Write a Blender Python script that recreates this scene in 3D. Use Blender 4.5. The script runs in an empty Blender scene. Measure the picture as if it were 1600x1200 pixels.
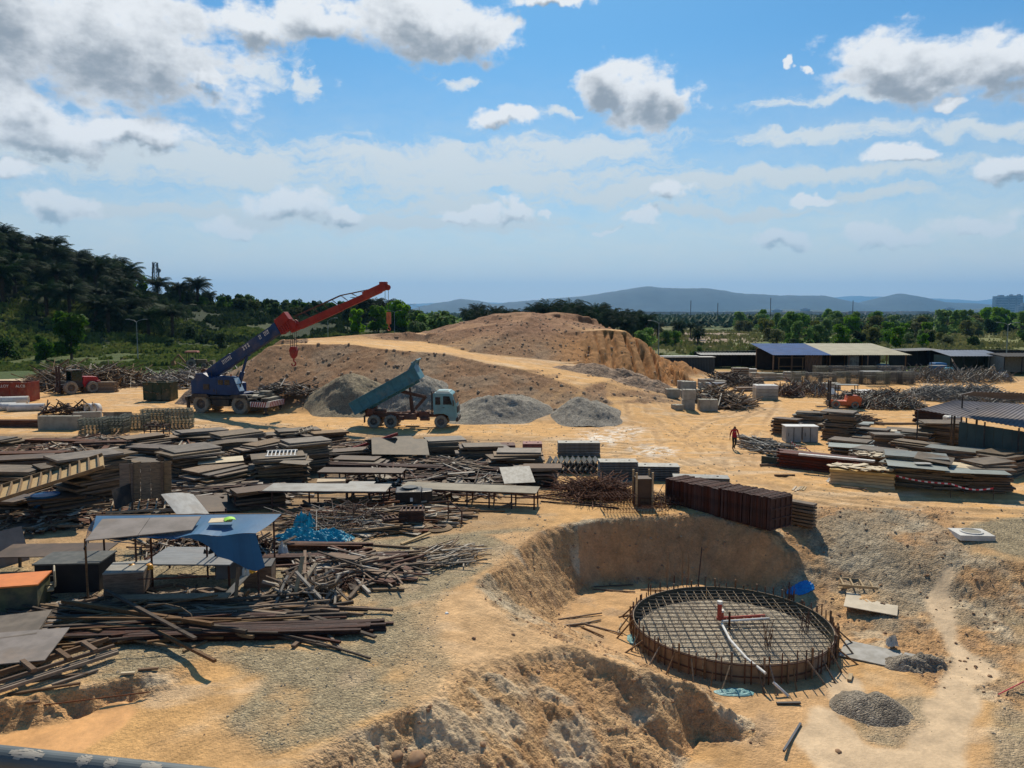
import bpy, bmesh, math, random
import numpy as np
from mathutils import Vector, Matrix, Euler
import mathutils.geometry as mg

# ------------------------------------------------------------------ camera, sky, sun, exposure
S = bpy.context.scene
COL = S.collection
CAM_Z = 9.5
F = 1200.0
PITCH = math.atan(110 / F)
cam_d = bpy.data.cameras.new("camera")
cam_d.sensor_width = 36; cam_d.lens = 27.0
cam_d.clip_start = 0.1; cam_d.clip_end = 60000
cam = bpy.data.objects.new("camera", cam_d); COL.objects.link(cam)
cam.location = (0, 0, CAM_Z)
cam.rotation_euler = (math.pi / 2 - PITCH, 0, 0)
S.camera = cam
S.render.engine = 'CYCLES'
S.cycles.use_denoising = True
S.cycles.max_bounces = 6
S.cycles.diffuse_bounces = 3
S.cycles.glossy_bounces = 2
S.cycles.transmission_bounces = 3
S.cycles.transparent_max_bounces = 8
S.cycles.volume_bounces = 0
S.view_settings.view_transform = 'Standard'
S.view_settings.look = 'None'
S.view_settings.gamma = 1
S.view_settings.exposure = 0.1

SUNV = Vector((0.02, 0.98, 1.0)).normalized()
SUN_EL = math.asin(SUNV.z)
SUN_AZ = math.atan2(SUNV.x, SUNV.y)
sun_d = bpy.data.lights.new("sun", 'SUN')
sun_d.energy = 4.8; sun_d.angle = math.radians(0.5); sun_d.color = (1.0, 0.90, 0.74)
sun = bpy.data.objects.new("sun", sun_d); COL.objects.link(sun)
sun.rotation_euler = SUNV.to_track_quat('Z', 'Y').to_euler()
sun.location = (0, 0, 60)


def ray(u, v):
    cp, sp = math.cos(PITCH), math.sin(PITCH)
    dx, dy = u - 800.0, v - 600.0
    return Vector((dx, F * cp - dy * sp, -(F * sp + dy * cp)))


W = bpy.data.worlds.new("World"); S.world = W; W.use_nodes = True
nt = W.node_tree; nt.nodes.clear()


class NG:
    def __init__(s, tree): s.t = tree
    def n(s, typ, **kw):
        nd = s.t.nodes.new(typ)
        for k, val in kw.items(): setattr(nd, k, val)
        return nd
    def put(s, sock, val):
        if hasattr(val, 'is_output'): s.t.links.new(val, sock)
        else: sock.default_value = val
    def m(s, op, *a, clamp=False):
        nd = s.n('ShaderNodeMath', operation=op, use_clamp=clamp)
        for i, x in enumerate(a): s.put(nd.inputs[i], x)
        return nd.outputs[0]
    def v(s, op, *a):
        nd = s.n('ShaderNodeVectorMath', operation=op)
        for i, x in enumerate(a): s.put(nd.inputs[i], x)
        return nd.outputs['Value'] if op in ('LENGTH', 'DOT_PRODUCT', 'DISTANCE') else nd.outputs[0]
    def noise(s, vec, scale, detail=3.0, rough=0.55, out=0, dist=0.0):
        nd = s.n('ShaderNodeTexNoise')
        s.put(nd.inputs['Vector'], vec); nd.inputs['Scale'].default_value = scale
        nd.inputs['Detail'].default_value = detail; nd.inputs['Roughness'].default_value = rough
        nd.inputs['Distortion'].default_value = dist
        return nd.outputs[out]
    def ss(s, x, a, b, c=0.0, d=1.0):
        nd = s.n('ShaderNodeMapRange', interpolation_type='SMOOTHSTEP')
        s.put(nd.inputs[0], x)
        for i, q in enumerate((a, b, c, d)): nd.inputs[1 + i].default_value = q
        return nd.outputs[0]
    def mix(s, f, a, b, blend='MIX'):
        nd = s.n('ShaderNodeMix', data_type='RGBA', blend_type=blend)
        s.put(nd.inputs[0], f); s.put(nd.inputs[6], a); s.put(nd.inputs[7], b)
        return nd.outputs[2]


def c4(c): return (c[0], c[1], c[2], 1.0)


g = NG(nt)
tc = g.n('ShaderNodeTexCoord').outputs['Generated']
dirn = g.v('NORMALIZE', tc)
sky = g.n('ShaderNodeTexSky', sky_type='NISHITA', sun_disc=False)
sky.sun_elevation = SUN_EL; sky.sun_rotation = SUN_AZ
sky.altitude = 50; sky.air_density = 1.0; sky.dust_density = 0.6; sky.ozone_density = 2.5
sep = g.n('ShaderNodeSeparateXYZ'); g.put(sep.inputs[0], dirn)
az = g.m('ARCTAN2', sep.outputs[0], sep.outputs[1])
el = g.m('ARCSINE', sep.outputs[2])
cx = g.n('ShaderNodeCombineXYZ'); g.put(cx.inputs[0], az); g.put(cx.inputs[1], el)
ang = cx.outputs[0]
# the clouds live in direction space (azimuth, elevation); noise warps their outlines
nz = g.v('SUBTRACT', g.noise(ang, 16.0, 4.0, 0.6, out=1), (0.5, 0.5, 0.5))
angw = g.v('ADD', ang, g.v('MULTIPLY', nz, (0.10, 0.055, 0.0)))


def blob(pu, pv, ru, rv, src):
    r = ray(pu, pv).normalized()
    a0, e0 = math.atan2(r.x, r.y), math.asin(r.z)
    sx, sy = 1200.0 / ru, 1200.0 / rv
    vv = g.v('MULTIPLY_ADD', src, (sx, sy, 0), (-a0 * sx, -e0 * sy, 0))
    return g.v('LENGTH', vv)


DENSE = [(120, 60, 260, 100), (20, 25, 200, 90), (260, 95, 110, 60), (30, 175, 80, 45), (200, 205, 100, 22), (60, 205, 130, 40),
         (400, 40, 90, 32), (500, 35, 110, 40), (650, 35, 120, 62), (740, 50, 70, 48), (850, 2, 80, 14), (330, 118, 30, 22),
         (950, 130, 52, 48), (1005, 150, 70, 60), (1050, 155, 52, 42), (1390, 100, 95, 56), (1480, 105, 100, 52), (1570, 110, 80, 45),
         (785, 187, 62, 17), (1237, 101, 11, 11), (1270, 107, 16, 9), (455, 318, 74, 30), (535, 332, 40, 17), (90, 325, 52, 27), (365, 355, 52, 15),
         (805, 330, 34, 20), (740, 335, 60, 16), (848, 334, 18, 9), (1405, 237, 44, 13), (1568, 258, 40, 20), (1270, 307, 36, 10), (1048, 302, 30, 20),
         (1000, 340, 34, 12), (955, 359, 34, 7), (1210, 372, 56, 17), (1395, 364, 95, 18), (1555, 350, 52, 17), (1490, 168, 30, 10), (20, 270, 45, 18)]
THIN = [(330, 255, 330, 42), (700, 250, 330, 34), (900, 232, 190, 22), (760, 280, 330, 34), (1200, 275, 380, 15), (1000, 300, 160, 24),
        (1290, 213, 170, 13), (1370, 300, 85, 12), (120, 240, 200, 36), (560, 345, 420, 18), (1380, 150, 190, 10), (700, 318, 120, 26), (1560, 200, 90, 12),
        (470, 125, 18, 30), (710, 128, 30, 10), (880, 175, 40, 12), (400, 110, 60, 18), (1150, 330, 170, 10), (200, 330, 200, 14)]


def chain(lst, src):
    cur = None
    for b in lst:
        o = blob(*b, src)
        cur = o if cur is None else g.m('SMOOTH_MIN', cur, o, 0.18)
    return g.m('SUBTRACT', 1.0, cur)


lp = g.v('MULTIPLY', ang, (1.0, 1.55, 1.0))
n1 = g.noise(lp, 20.0, 9.0, 0.58)
n2 = g.noise(g.v('ADD', lp, (0.0, 0.012, 0.3)), 11.0, 8.0, 0.62)
d0 = chain(DENSE, angw)
d_up = chain(DENSE, g.v('ADD', angw, (0.0, 0.016, 0.0)))
dd = g.m('ADD', d0, g.m('MULTIPLY', g.m('SUBTRACT', n1, 0.52), 1.9))
a_d = g.ss(dd, -0.05, 0.40)
under = g.m('MULTIPLY', g.m('SUBTRACT', d_up, d0), 1.6)
shade_in = g.m('ADD', g.m('ADD', dd, under), g.m('MULTIPLY', g.m('SUBTRACT', n2, 0.5), 1.9))
grey = g.ss(shade_in, -0.05, 1.3)
th = chain(THIN, angw)
n3 = g.noise(g.v('MULTIPLY', angw, (1.0, 3.2, 1.0)), 18.0, 10.0, 0.68)
th = g.m('ADD', th, g.m('MULTIPLY', g.m('SUBTRACT', n3, 0.52), 2.4))
a_t = g.m('MULTIPLY', g.ss(th, -0.2, 0.60), 0.95)
veil = g.m('MULTIPLY', g.ss(el, 0.34, 0.06), g.m('ADD', 0.16, g.m('MULTIPLY', n3, 0.95)))
KC = 8.2
white = c4((1.02 * KC, 1.04 * KC, 1.05 * KC)); greyc = c4((0.36 * KC, 0.40 * KC, 0.44 * KC))
lowc = c4((0.98 * KC, 0.97 * KC, 0.84 * KC))
skyc = g.mix(1.0, sky.outputs[0], (0.35, 0.73, 0.93, 1), 'MULTIPLY')
base = g.mix(g.m('MULTIPLY', veil, 0.85), skyc, lowc)
base = g.mix(g.ss(el, 0.16, -0.01), base, lowc)
base = g.mix(a_t, base, g.mix(g.ss(el, 0.06, 0.30), c4((0.74 * KC, 0.82 * KC, 0.81 * KC)), c4((0.90 * KC, 0.95 * KC, 0.97 * KC))))
cc = g.mix(grey, g.mix(g.ss(el, 0.0, 0.22), c4((0.84 * KC, 0.9 * KC, 0.88 * KC)), white), g.mix(g.ss(el, 0.05, 0.26), c4((0.42 * KC, 0.50 * KC, 0.53 * KC)), greyc))
base = g.mix(g.m('MULTIPLY', a_d, g.ss(el, 0.02, 0.20, 0.72, 1.0)), base, cc)
bg = g.n('ShaderNodeBackground'); bg.inputs[1].default_value = 0.1
g.put(bg.inputs[0], base)
wo = g.n('ShaderNodeOutputWorld'); g.put(wo.inputs[0], bg.outputs[0])
W.cycles.sampling_method = 'MANUAL'; W.cycles.sample_map_resolution = 256

# ------------------------------------------------------------------ noise
def _h(ix, iy, seed):
    h = (ix.astype(np.int64) * 374761393 + iy.astype(np.int64) * 668265263 + seed * 1442695041) & 0xffffffff
    h = ((h ^ (h >> 13)) * 1274126177) & 0xffffffff
    return ((h ^ (h >> 16)) & 0xffff) / 65535.0


def vn(x, y, seed=0):
    ix = np.floor(x); iy = np.floor(y); fx = x - ix; fy = y - iy
    fx = fx * fx * (3 - 2 * fx); fy = fy * fy * (3 - 2 * fy)
    a = _h(ix, iy, seed); b = _h(ix + 1, iy, seed); c = _h(ix, iy + 1, seed); d = _h(ix + 1, iy + 1, seed)
    return (a + (b - a) * fx) * (1 - fy) + (c + (d - c) * fx) * fy


def fbm(x, y, oct=4, seed=0, gain=0.5):
    s = 0; a = 1; t = 0
    for i in range(oct):
        s = s + a * vn(x * 2 ** i + 17.3 * i, y * 2 ** i - 9.1 * i, seed + i); t += a; a *= gain
    return s / t - 0.5


def sst(x, a, b):
    t = np.clip((x - a) / (b - a), 0, 1); return t * t * (3 - 2 * t)


# ------------------------------------------------------------------ terrain heights
def pz(u, v, z):
    r = ray(u, v); t = (z - CAM_Z) / r.z
    return (r.x * t, r.y * t, z)


LINES = [  # (u, v, z) breaklines of the yard, the pit, the banks and the mound
    [('w', -9, 3, 0), ('w', -7.5, 8, 0), ('w', -6.3, 12, 0), (430, 1215, 0), (520, 1160, 0), (605, 1122, 0), (690, 1085, 0), (712, 1050, 0), (695, 1000, .1), (690, 945, .15), (725, 920, .1), (761, 904, .05)],
    [(761, 904, .05), (800, 865, 0), (844, 832, 0), (890, 818, 0), (945, 811, 0), (1024, 806, 0), (1094, 800, 0), (1137, 810, 0), (1190, 828, -.1), (1232, 862, -.9), (1250, 905, -1.8)],
    [(700, 930, .2), (780, 960, 0), (870, 1000, -.5), (960, 1030, -.9), (1050, 1055, -1.25), (1105, 1072, -1.55), (1122, 1090, -1.8)],
    [(775, 925, -.5), (815, 950, -1.4), (860, 975, -2.4), (900, 985, -2.5), (945, 1010, -2.5), (1000, 1036, -2.55), (1060, 1064, -2.55), (1105, 1078, -2.55)],
    [(860, 972, -2.35), (885, 942, -2.5), (911, 924, -2.55), (937, 912, -2.6), (1012, 912, -2.6), (1100, 909, -2.6), (1196, 929, -2.5), (1235, 940, -2.35)],
    [('w', -4, 3, -3.1), ('w', -3, 8, -3.0), ('w', -1.0, 11.7, -3.1), ('w', .6, 14.2, -3.1), ('w', 2.4, 16.7, -3.1), ('w', 3.9, 18.7, -3.0), (1085, 1160, -2.9), (1125, 1120, -2.65), (1132, 1096, -2.55)],
    [(945, 795, 0), (1100, 785, 0), (1200, 800, 0), (1300, 800, 0), (1450, 808, 0), (1600, 822, 0), (1800, 835, 0)],
    [(1250, 845, -.8), (1330, 850, -.7), (1450, 865, -.6), (1600, 880, -.5), (1800, 900, -.5)],
    [(1270, 910, -1.85), (1340, 915, -1.8), (1450, 930, -1.75), (1600, 960, -1.8), (1800, 1000, -1.8)],
    [(1330, 965, -2.3), (1400, 1000, -2.45), (1600, 1040, -2.4), (1900, 1080, -2.4)],
    [(1150, 1100, -2.5), (1200, 1150, -2.6), (1300, 1180, -2.65), (1450, 1190, -2.65), (1600, 1180, -2.5), (1900, 1200, -2.4)],
    # puddle ditch lower left
    [(-200, 1120, 0), (0, 1100, 0), (130, 1075, 0), (230, 1052, 0), (330, 1022, 0), (420, 1000, 0)],
    [(-200, 1160, -.55), (0, 1140, -.55), (110, 1122, -.5), (200, 1100, -.4), (330, 1050, -.12)],
    [(-200, 1240, -.55), (0, 1200, -.55), (150, 1165, -.52), (215, 1130, -.42)],
    [(200, 1225, -.4), (300, 1180, -.2), (360, 1120, -.05), (430, 1060, 0)],
    # mound: foot, terrace crest, ramp edges, big heap
    [(300, 570, 0), (322, 600, 0), (345, 640, 0), (440, 645, 0), (560, 651, 0), (720, 657, 0), (860, 662, 0), (984, 666, 0), (1040, 662, 0), (1100, 648, 0)],
    [(418, 541, 5.9), (430, 538, 6.1), (480, 536, 6.15), (560, 539, 6.0), (600, 545, 5.7), (694, 552, 5.2), (756, 566, 4.4), (819, 577, 3.8), (866, 593, 2.9), (912, 609, 2.1), (944, 621, 1.4), (975, 640, .7)],
    [(560, 530, 6.2), (662, 534, 5.75), (725, 552, 4.95), (772, 562, 4.35), (819, 573, 3.85), (881, 584, 3.1), (944, 596, 2.5), (990, 609, 1.8), (1040, 628, .8), (1080, 640, .2)],
    [(440, 531, 'd', 103), (500, 528, 'd', 103), (560, 523, 'd', 103), (640, 519, 'd', 104), (690, 519, 'd', 104)],
    [(660, 533, 'd', 104), (680, 525, 'd', 107), (703, 514, 'd', 110), (734, 499, 'd', 112), (766, 492, 'd', 112), (800, 487.5, 'd', 112), (831, 488, 'd', 112), (850, 493, 'd', 113), (866, 489, 'd', 116), (900, 492, 'd', 116), (925, 499, 'd', 116), (953, 513, 'd', 114)],
    [(800, 503, 'd', 105), (825, 502, 'd', 104), (850, 512, 'd', 103), (875, 520, 'd', 102), (912, 517, 'd', 102), (953, 516, 'd', 102), (981, 518, 'd', 102), (1003, 531, 'd', 101), (1028, 552, 'd', 100), (1053, 574, 'd', 99), (1081, 592, 'd', 100)],
    [(690, 540, 5.4), (740, 553, 4.7), (790, 564, 4.2), (830, 568, 3.9), (881, 566, 3.75), (912, 566, 3.7), (959, 578, 2.8), (1000, 591, 1.9), (1037, 603, .9), (1066, 604, .3), (1095, 600, 0)],
    [(1110, 640, 0), (1110, 605, 0), (1115, 585, 0)],
]
RING_C = Vector((8.15, 27.7)); RING_R = 3.6; FLOOR_Z = -2.55


def wpt(p):
    if p[0] == 'w': return Vector(p[1:])
    if len(p) == 4:
        r = ray(p[0], p[1]); t = p[3] / r.y
        return Vector((r.x * t, p[3], CAM_Z + r.z * t))
    return Vector(pz(*p))


def tin_points():
    P = []
    for ln in LINES:
        w = [wpt(p) for p in ln]
        for a, b in zip(w[:-1], w[1:]):
            n = max(1, int((b - a).length / (0.6 if a.y < 60 else 1.6)))
            for k in range(n): P.append(tuple(a.lerp(b, k / n)))
        P.append(tuple(w[-1]))
    for k in range(28):
        a = k * math.tau / 28
        P.append((RING_C.x + math.cos(a) * (RING_R + .25), RING_C.y + math.sin(a) * (RING_R + .25), FLOOR_Z))
    P.append((RING_C.x, RING_C.y, FLOOR_Z))
    P += [(x, y, 0) for x in range(-60, 61, 6) for y in (138, 145)]
    P += [(-40, y, 0) for y in range(10, 140, 5)] + [(60, y, 0 if y > 38 else -2.4 if y < 32 else -1) for y in range(2, 140, 5)]
    P += [(x, y, -3.3) for x in range(2, 58, 4) for y in (2, 8)]
    P += [(x, y, 0) for x in (-32, -24, -14) for y in (2, 8, 12)]
    P += [(10, 120, 9.0), (4, 121, 9.2), (0, 118, 9), (-4, 118, 8), (-6, 126, 4), (8, 129, 5), (16, 121, 6.6), (20, 127, 2), (26, 112, 0), (30, 100, 0), (-30, 112, 5.6), (-22, 116, 6), (-14, 116, 6.6), (-28, 124, 0), (-10, 134, 0), (-42, 100, 0), (-42, 112, 0)]
    return P


GX0, GY0, GS, GNX, GNY = -60.0, 2.0, 0.15, 801, 950
def build_tin():
    P = tin_points()
    from mathutils.geometry import delaunay_2d_cdt
    vs, es, fs, ov, oe, of = delaunay_2d_cdt([Vector((p[0], p[1])) for p in P], [], [], 0, 1e-4)
    zz = [sum(P[i][2] for i in o) / len(o) for o in ov]
    G = np.zeros((GNY, GNX))
    for f in fs:
        (x0, y0), (x1, y1), (x2, y2) = vs[f[0]], vs[f[1]], vs[f[2]]
        den = (y1 - y2) * (x0 - x2) + (x2 - x1) * (y0 - y2)
        if abs(den) < 1e-9: continue
        i0 = max(0, int((min(x0, x1, x2) - GX0) / GS)); i1 = min(GNX - 1, int((max(x0, x1, x2) - GX0) / GS) + 1)
        j0 = max(0, int((min(y0, y1, y2) - GY0) / GS)); j1 = min(GNY - 1, int((max(y0, y1, y2) - GY0) / GS) + 1)
        if i1 < i0 or j1 < j0: continue
        X = GX0 + GS * np.arange(i0, i1 + 1)[None, :]; Y = GY0 + GS * np.arange(j0, j1 + 1)[:, None]
        a = ((y1 - y2) * (X - x2) + (x2 - x1) * (Y - y2)) / den
        b = ((y2 - y0) * (X - x2) + (x0 - x2) * (Y - y2)) / den
        c = 1 - a - b
        m = (a >= -1e-6) & (b >= -1e-6) & (c >= -1e-6)
        sub = G[j0:j1 + 1, i0:i1 + 1]
        sub[m] = (a * zz[f[0]] + b * zz[f[1]] + c * zz[f[2]])[m]
    return G


def blur(G, k=1):
    for _ in range(k):
        G = np.pad(G, 1, mode='edge')
        G = (G[:-2, 1:-1] + G[2:, 1:-1] + G[1:-1, :-2] + G[1:-1, 2:] + 2 * G[1:-1, 1:-1]) / 6
    return G


TIN = blur(build_tin(), 3)
TY, TX = np.mgrid[0:GNY, 0:GNX]; TX = GX0 + TX * GS; TY = GY0 + TY * GS


def samp(G, x, y):
    fx = np.clip((x - GX0) / GS, 0, GNX - 1.001); fy = np.clip((y - GY0) / GS, 0, GNY - 1.001)
    i = fx.astype(int); j = fy.astype(int); fx = fx - i; fy = fy - j
    return (G[j, i] * (1 - fx) + G[j, i + 1] * fx) * (1 - fy) + (G[j + 1, i] * (1 - fx) + G[j + 1, i + 1] * fx) * fy


def polymask(pts, soft=2, z=None):
    """pts in picture coordinates on the ground at height z (or world if z is 'w'); returns a soft mask on the yard grid"""
    w = [(p[0], p[1]) if z == 'w' else pz(p[0], p[1], (z or 0) if len(p) < 3 else p[2])[:2] for p in pts]
    M = np.zeros(TX.shape, bool)
    wx = TX + 0.5 * fbm(TX * .8, TY * .8, 4, 91); wy = TY + 0.9 * fbm(TX * .8, TY * .8, 4, 95)
    n = len(w)
    for k in range(n):
        (xa, ya), (xb, yb) = w[k], w[(k + 1) % n]
        if ya == yb: continue
        c = ((ya > wy) != (yb > wy)) & (wx < (xb - xa) * (wy - ya) / (yb - ya) + xa)
        M ^= c
    return sst(blur(M.astype(float), soft + 2) + .55 * fbm(TX * 1.7, TY * 1.7, 4, 97), .3, .7)


SLOPE = np.hypot(*np.gradient(blur(TIN, 2), GS))
M_gravel = np.maximum.reduce([
    polymask([(-300, 880), (0, 870), (120, 860), (420, 850), (600, 845), (740, 830), (840, 822), (800, 860), (740, 900), (690, 945), (680, 985), (705, 1040), (690, 1080), (600, 1120), (500, 1160), (420, 1175), (340, 1120), (420, 1060), (330, 1030), (200, 1060), (-300, 1120)], 5),
    polymask([(1480, 850), (1700, 820), (1800, 960), (1590, 950), (1500, 900)], 5, -.8),
    polymask([(1540, 1070), (1800, 1040), (1900, 1290), (1570, 1250)], 4, -2.4),
    polymask([(1330, 1100), (1440, 1085), (1480, 1130), (1400, 1160), (1330, 1140)], 3, -2.5)])
M_puddle = polymask([(-300, 1165), (0, 1142), (110, 1124), (200, 1102), (215, 1118), (180, 1150), (90, 1190), (-300, 1260)], 2, -.5)
M_pale = np.maximum(polymask([(1270, 1090), (1300, 1105), (1340, 1150), (1410, 1165), (1450, 1130), (1450, 1100), (1490, 1040), (1440, 960), (1480, 935), (1500, 1010), (1555, 1050), (1520, 1110), (1500, 1220), (1300, 1200), (1240, 1150)], 2, -2.5),
                    polymask([(1280, 1040), (1340, 1055), (1350, 1090), (1290, 1090)], 2, -2.5))
M_grub = polymask([(1240, 800), (1440, 815), (1500, 850), (1480, 900), (1400, 880), (1300, 870)], 5, -.5)
M_road = np.maximum.reduce([
    polymask([(120, 615), (330, 640), (340, 690), (560, 690), (860, 700), (1060, 760), (1200, 755), (1260, 800), (1600, 830), (1800, 830), (1800, 770), (1560, 770), (1330, 760), (1200, 710), (1180, 680), (1420, 660), (1440, 640), (1200, 640), (1170, 590), (1140, 590), (1200, 640), (1080, 645), (1000, 660), (860, 672), (560, 672), (440, 660), (300, 640), (120, 610)], 6),
    polymask([(1010, 650), (1090, 640), (1060, 630), (1040, 628), (990, 609), (944, 600), (912, 612), (984, 662)], 4)])
M_terr = polymask([(-24, 84), (-12, 82), (0, 80), (6, 72), (14, 68), (22, 74), (10, 82), (0, 92), (-6, 104), (-30, 108), (-32, 96)], 5, 'w')
y_mound = (TY > 66) & (TIN > .25)
M_bank = ((sst(SLOPE, .12, .4)) * (TY < 50))
M_soilrough = np.maximum(M_bank, polymask([(1230, 830), (1480, 830), (1520, 900), (1600, 960), (1600, 1040), (1480, 1020), (1350, 960), (1230, 930)], 5, -1.2))
M_SR2 = blur(M_soilrough, 2)
M_floor = polymask([(760, 920), (870, 975), (960, 1020), (1120, 1080), (1130, 1120), (1200, 1200), (1330, 1120), (1340, 1000), (1250, 930), (1100, 905), (940, 905)], 3, -2.5)


# wheel tracks on the sand: (u, v) centre lines, half gauge
TRACKS = [([(330, 668), (500, 682), (700, 690), (880, 694), (1000, 702), (1120, 740), (1250, 775), (1420, 800), (1620, 808)], .95), ([(300, 655), (440, 668), (620, 692), (850, 706), (1010, 715), (1150, 758), (1330, 786), (1620, 794)], 1.0),
          ([(990, 610), (1010, 632), (1040, 655), (1090, 690), (1150, 726), (1240, 765), (1400, 788)], .95), ([(965, 602), (985, 630), (1000, 660), (1015, 700), (1080, 735), (1200, 768)], .9), ([(1180, 640), (1120, 662), (1080, 690), (1010, 700), (900, 690)], .95),
          ([(1190, 610), (1200, 632), (1180, 655), (1150, 690), (1160, 730), (1240, 760)], .95), ([(1200, 640), (1100, 655), (1030, 650), (985, 625), (960, 606)], .9), ([(130, 618), (250, 632), (320, 660), (420, 668)], .95), ([(700, 700), (820, 730), (900, 728), (1000, 712)], .8),
          ([(1260, 830), (1350, 838), (1450, 850), (1530, 880), (1570, 940), (1530, 1000), (1500, 1060)], .9)]


def track_field():
    T = np.zeros(TX.shape); T2 = np.zeros(TX.shape)
    wob = .12 * fbm(TX * .5, TY * .5, 3, 55)
    for pts, gz_ in TRACKS:
        w = [Vector(pz(u, v, 0)) for u, v in pts]
        D = np.full(TX.shape, 1e9)
        for a, b in zip(w[:-1], w[1:]):
            dx, dy = b.x - a.x, b.y - a.y; L2 = dx * dx + dy * dy
            t = np.clip(((TX - a.x) * dx + (TY - a.y) * dy) / L2, 0, 1)
            D = np.minimum(D, np.hypot(TX - a.x - t * dx, TY - a.y - t * dy))
        e = np.abs(D - gz_ + wob)
        T = np.maximum(T, 1 - sst(e, .10, .30)); T2 = np.maximum(T2, (1 - sst(np.abs(e - .38), .0, .2)))
    k = sst(fbm(TX * .35, TY * .35, 3, 58), -.28, .05)
    return T * k, T2 * k * (1 - T)


TRK, TRK2 = track_field()


def detail(x, y):
    """fine relief added to the smooth heights: gullies, clods, wheel ruts"""
    sl = samp(SLOPE, x, y); tz = samp(TIN, x, y)
    near = y < 60
    rough = np.clip(samp(M_SR2, x, y), 0, 1)
    steep = sst(sl, .3, .9)
    d = 0.05 * fbm(x * .45, y * .45, 4, 3)
    d += 0.035 * fbm(x * 3, y * 3, 3, 7)
    # ruts on the haul road
    rd = samp(M_road, x, y)
    ph = fbm(x * .06, y * .06, 2, 21) * 26 + y * 1.0 + x * .22
    d += rd * 0.05 * (np.abs(np.sin(ph * 1.3)) - .5) * sst(fbm(x * .12, y * .12, 2, 33), -.1, .15)
    tk = samp(TRK, x, y)
    d -= tk * .07 * (1 + .8 * fbm(x * 4, y * 4, 2, 39)) - .02 * samp(TRK2, x, y)
    cl = fbm(x * 1.1, y * 1.1, 5, 40, .62)
    d += rough * near * (0.34 * cl + 0.12 * np.abs(fbm(x * 5, y * 5, 2, 44)))
    d += rough * near * 0.10 * fbm(x * 7, y * 7, 2, 46)
    # excavator tooth marks on the left wall of the pit, erosion gullies on the near bank
    wall = near & (y > 26.5) & (x > -2) & (x < 12)
    d += wall * steep * 0.20 * fbm(x * 4.2 - y * 2.2, y * .5 + x * .3, 3, 51)
    bank = near & (y < 27)
    q = (x * .80 + y * .6); q2 = (-x * .6 + y * .8)
    d -= bank * sst(sl, .25, .6) * 0.85 * np.clip(.28 - np.abs(fbm(q * .42 + .3 * fbm(x, y, 2, 3), q2 * .10, 3, 57)) * 2.6, 0, 1)
    d += bank * sst(sl, .25, .6) * 0.22 * fbm(q * 2.6, q2 * .7, 4, 59)
    # mound
    md = sst(tz, .2, 1.2) * (y > 64)
    rm = sst(sl, .12, .35) * md
    d += rm * (0.5 * fbm(x * .5, y * .5, 5, 61, .6) + 0.16 * fbm(x * 3, y * 3, 2, 63))
    rightface = sst(x, 3, 7) * sst(y, 80, 88) * md
    gl = np.abs(fbm(x * .7 + .5 * fbm(x * .3, y * .3, 3, 3), y * .06, 4, 71, .55))
    d -= rightface * sst(sl, .25, .6) * 3.4 * np.clip(.26 - gl * 1.9, 0, 1) * 1.7
    d += rightface * sst(sl, .25, .6) * .5 * fbm(x * 1.5, y * .25, 3, 73)
    # lumps tipped on the top of the heap
    hp = sst(tz, 6.5, 8.5) * md
    d += hp * 0.8 * fbm(x * .35, y * .35, 3, 77)
    pud = samp(M_puddle, x, y); pal = samp(M_pale, x, y)
    k = 1 - np.clip(pud * 1.3 + pal * .85, 0, 1)
    return d * k


HR = [(-0.72, 32), (-0.66, 30), (-0.60, 25), (-0.5, 18.5), (-0.42, 14), (-0.35, 11), (-0.25, 10.5), (-0.15, 9), (-0.08, 6.5), (-.03, 2.5), (.03, 0)]


def far_h(x, y):
    r = np.hypot(x, y); a = x / np.maximum(y, 1)
    a = np.where(y < 1, np.where(x < 0, -3, 3), a)
    ridge = np.interp(a, [p[0] for p in HR], [p[1] for p in HR])
    z = ridge * sst(r, 196, 300) * (1 - .7 * sst(r, 420, 900)) * (1 + .25 * fbm(x * .012, y * .012, 3, 81))
    z = z + sst(r, 125, 160) * (1.0 * fbm(x * .05, y * .05, 3, 83) + .5 * fbm(x * .4, y * .4, 2, 85)) * (1 - sst(r, 900, 2000))
    z = z - sst(r, 132, 170) * .5 * (a < -.1)
    return z


def Hfull(x, y):
    x = np.asarray(x, float); y = np.asarray(y, float)
    inside = sst(x, -60, -56) * (1 - sst(x, 56, 60)) * sst(y, 2, 4) * (1 - sst(y, 136, 144))
    z = samp(TIN, x, y) * inside + detail(x, y) * inside
    return z + far_h(x, y)


def gz(x, y): return float(Hfull(np.array([x]), np.array([y]))[0])


def gp(u, v, lift=0.0):
    """the ground point seen at photo pixel (u, v)"""
    r = ray(u, v).normalized()
    t = np.concatenate([np.arange(8, 150, .12), np.arange(150, 1500, 1.5)])
    x, y, z = r.x * t, r.y * t, CAM_Z + r.z * t
    k = np.nonzero(z < samp(TIN, x, y) * ((y < 143) & (np.abs(x) < 60)) + far_h(x, y))[0]
    i = k[0] if len(k) else len(t) - 1
    px, py = float(x[i]), float(y[i])
    return Vector((px, py, gz(px, py) + lift))

# ------------------------------------------------------------------ materials
MATS = {}


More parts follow.
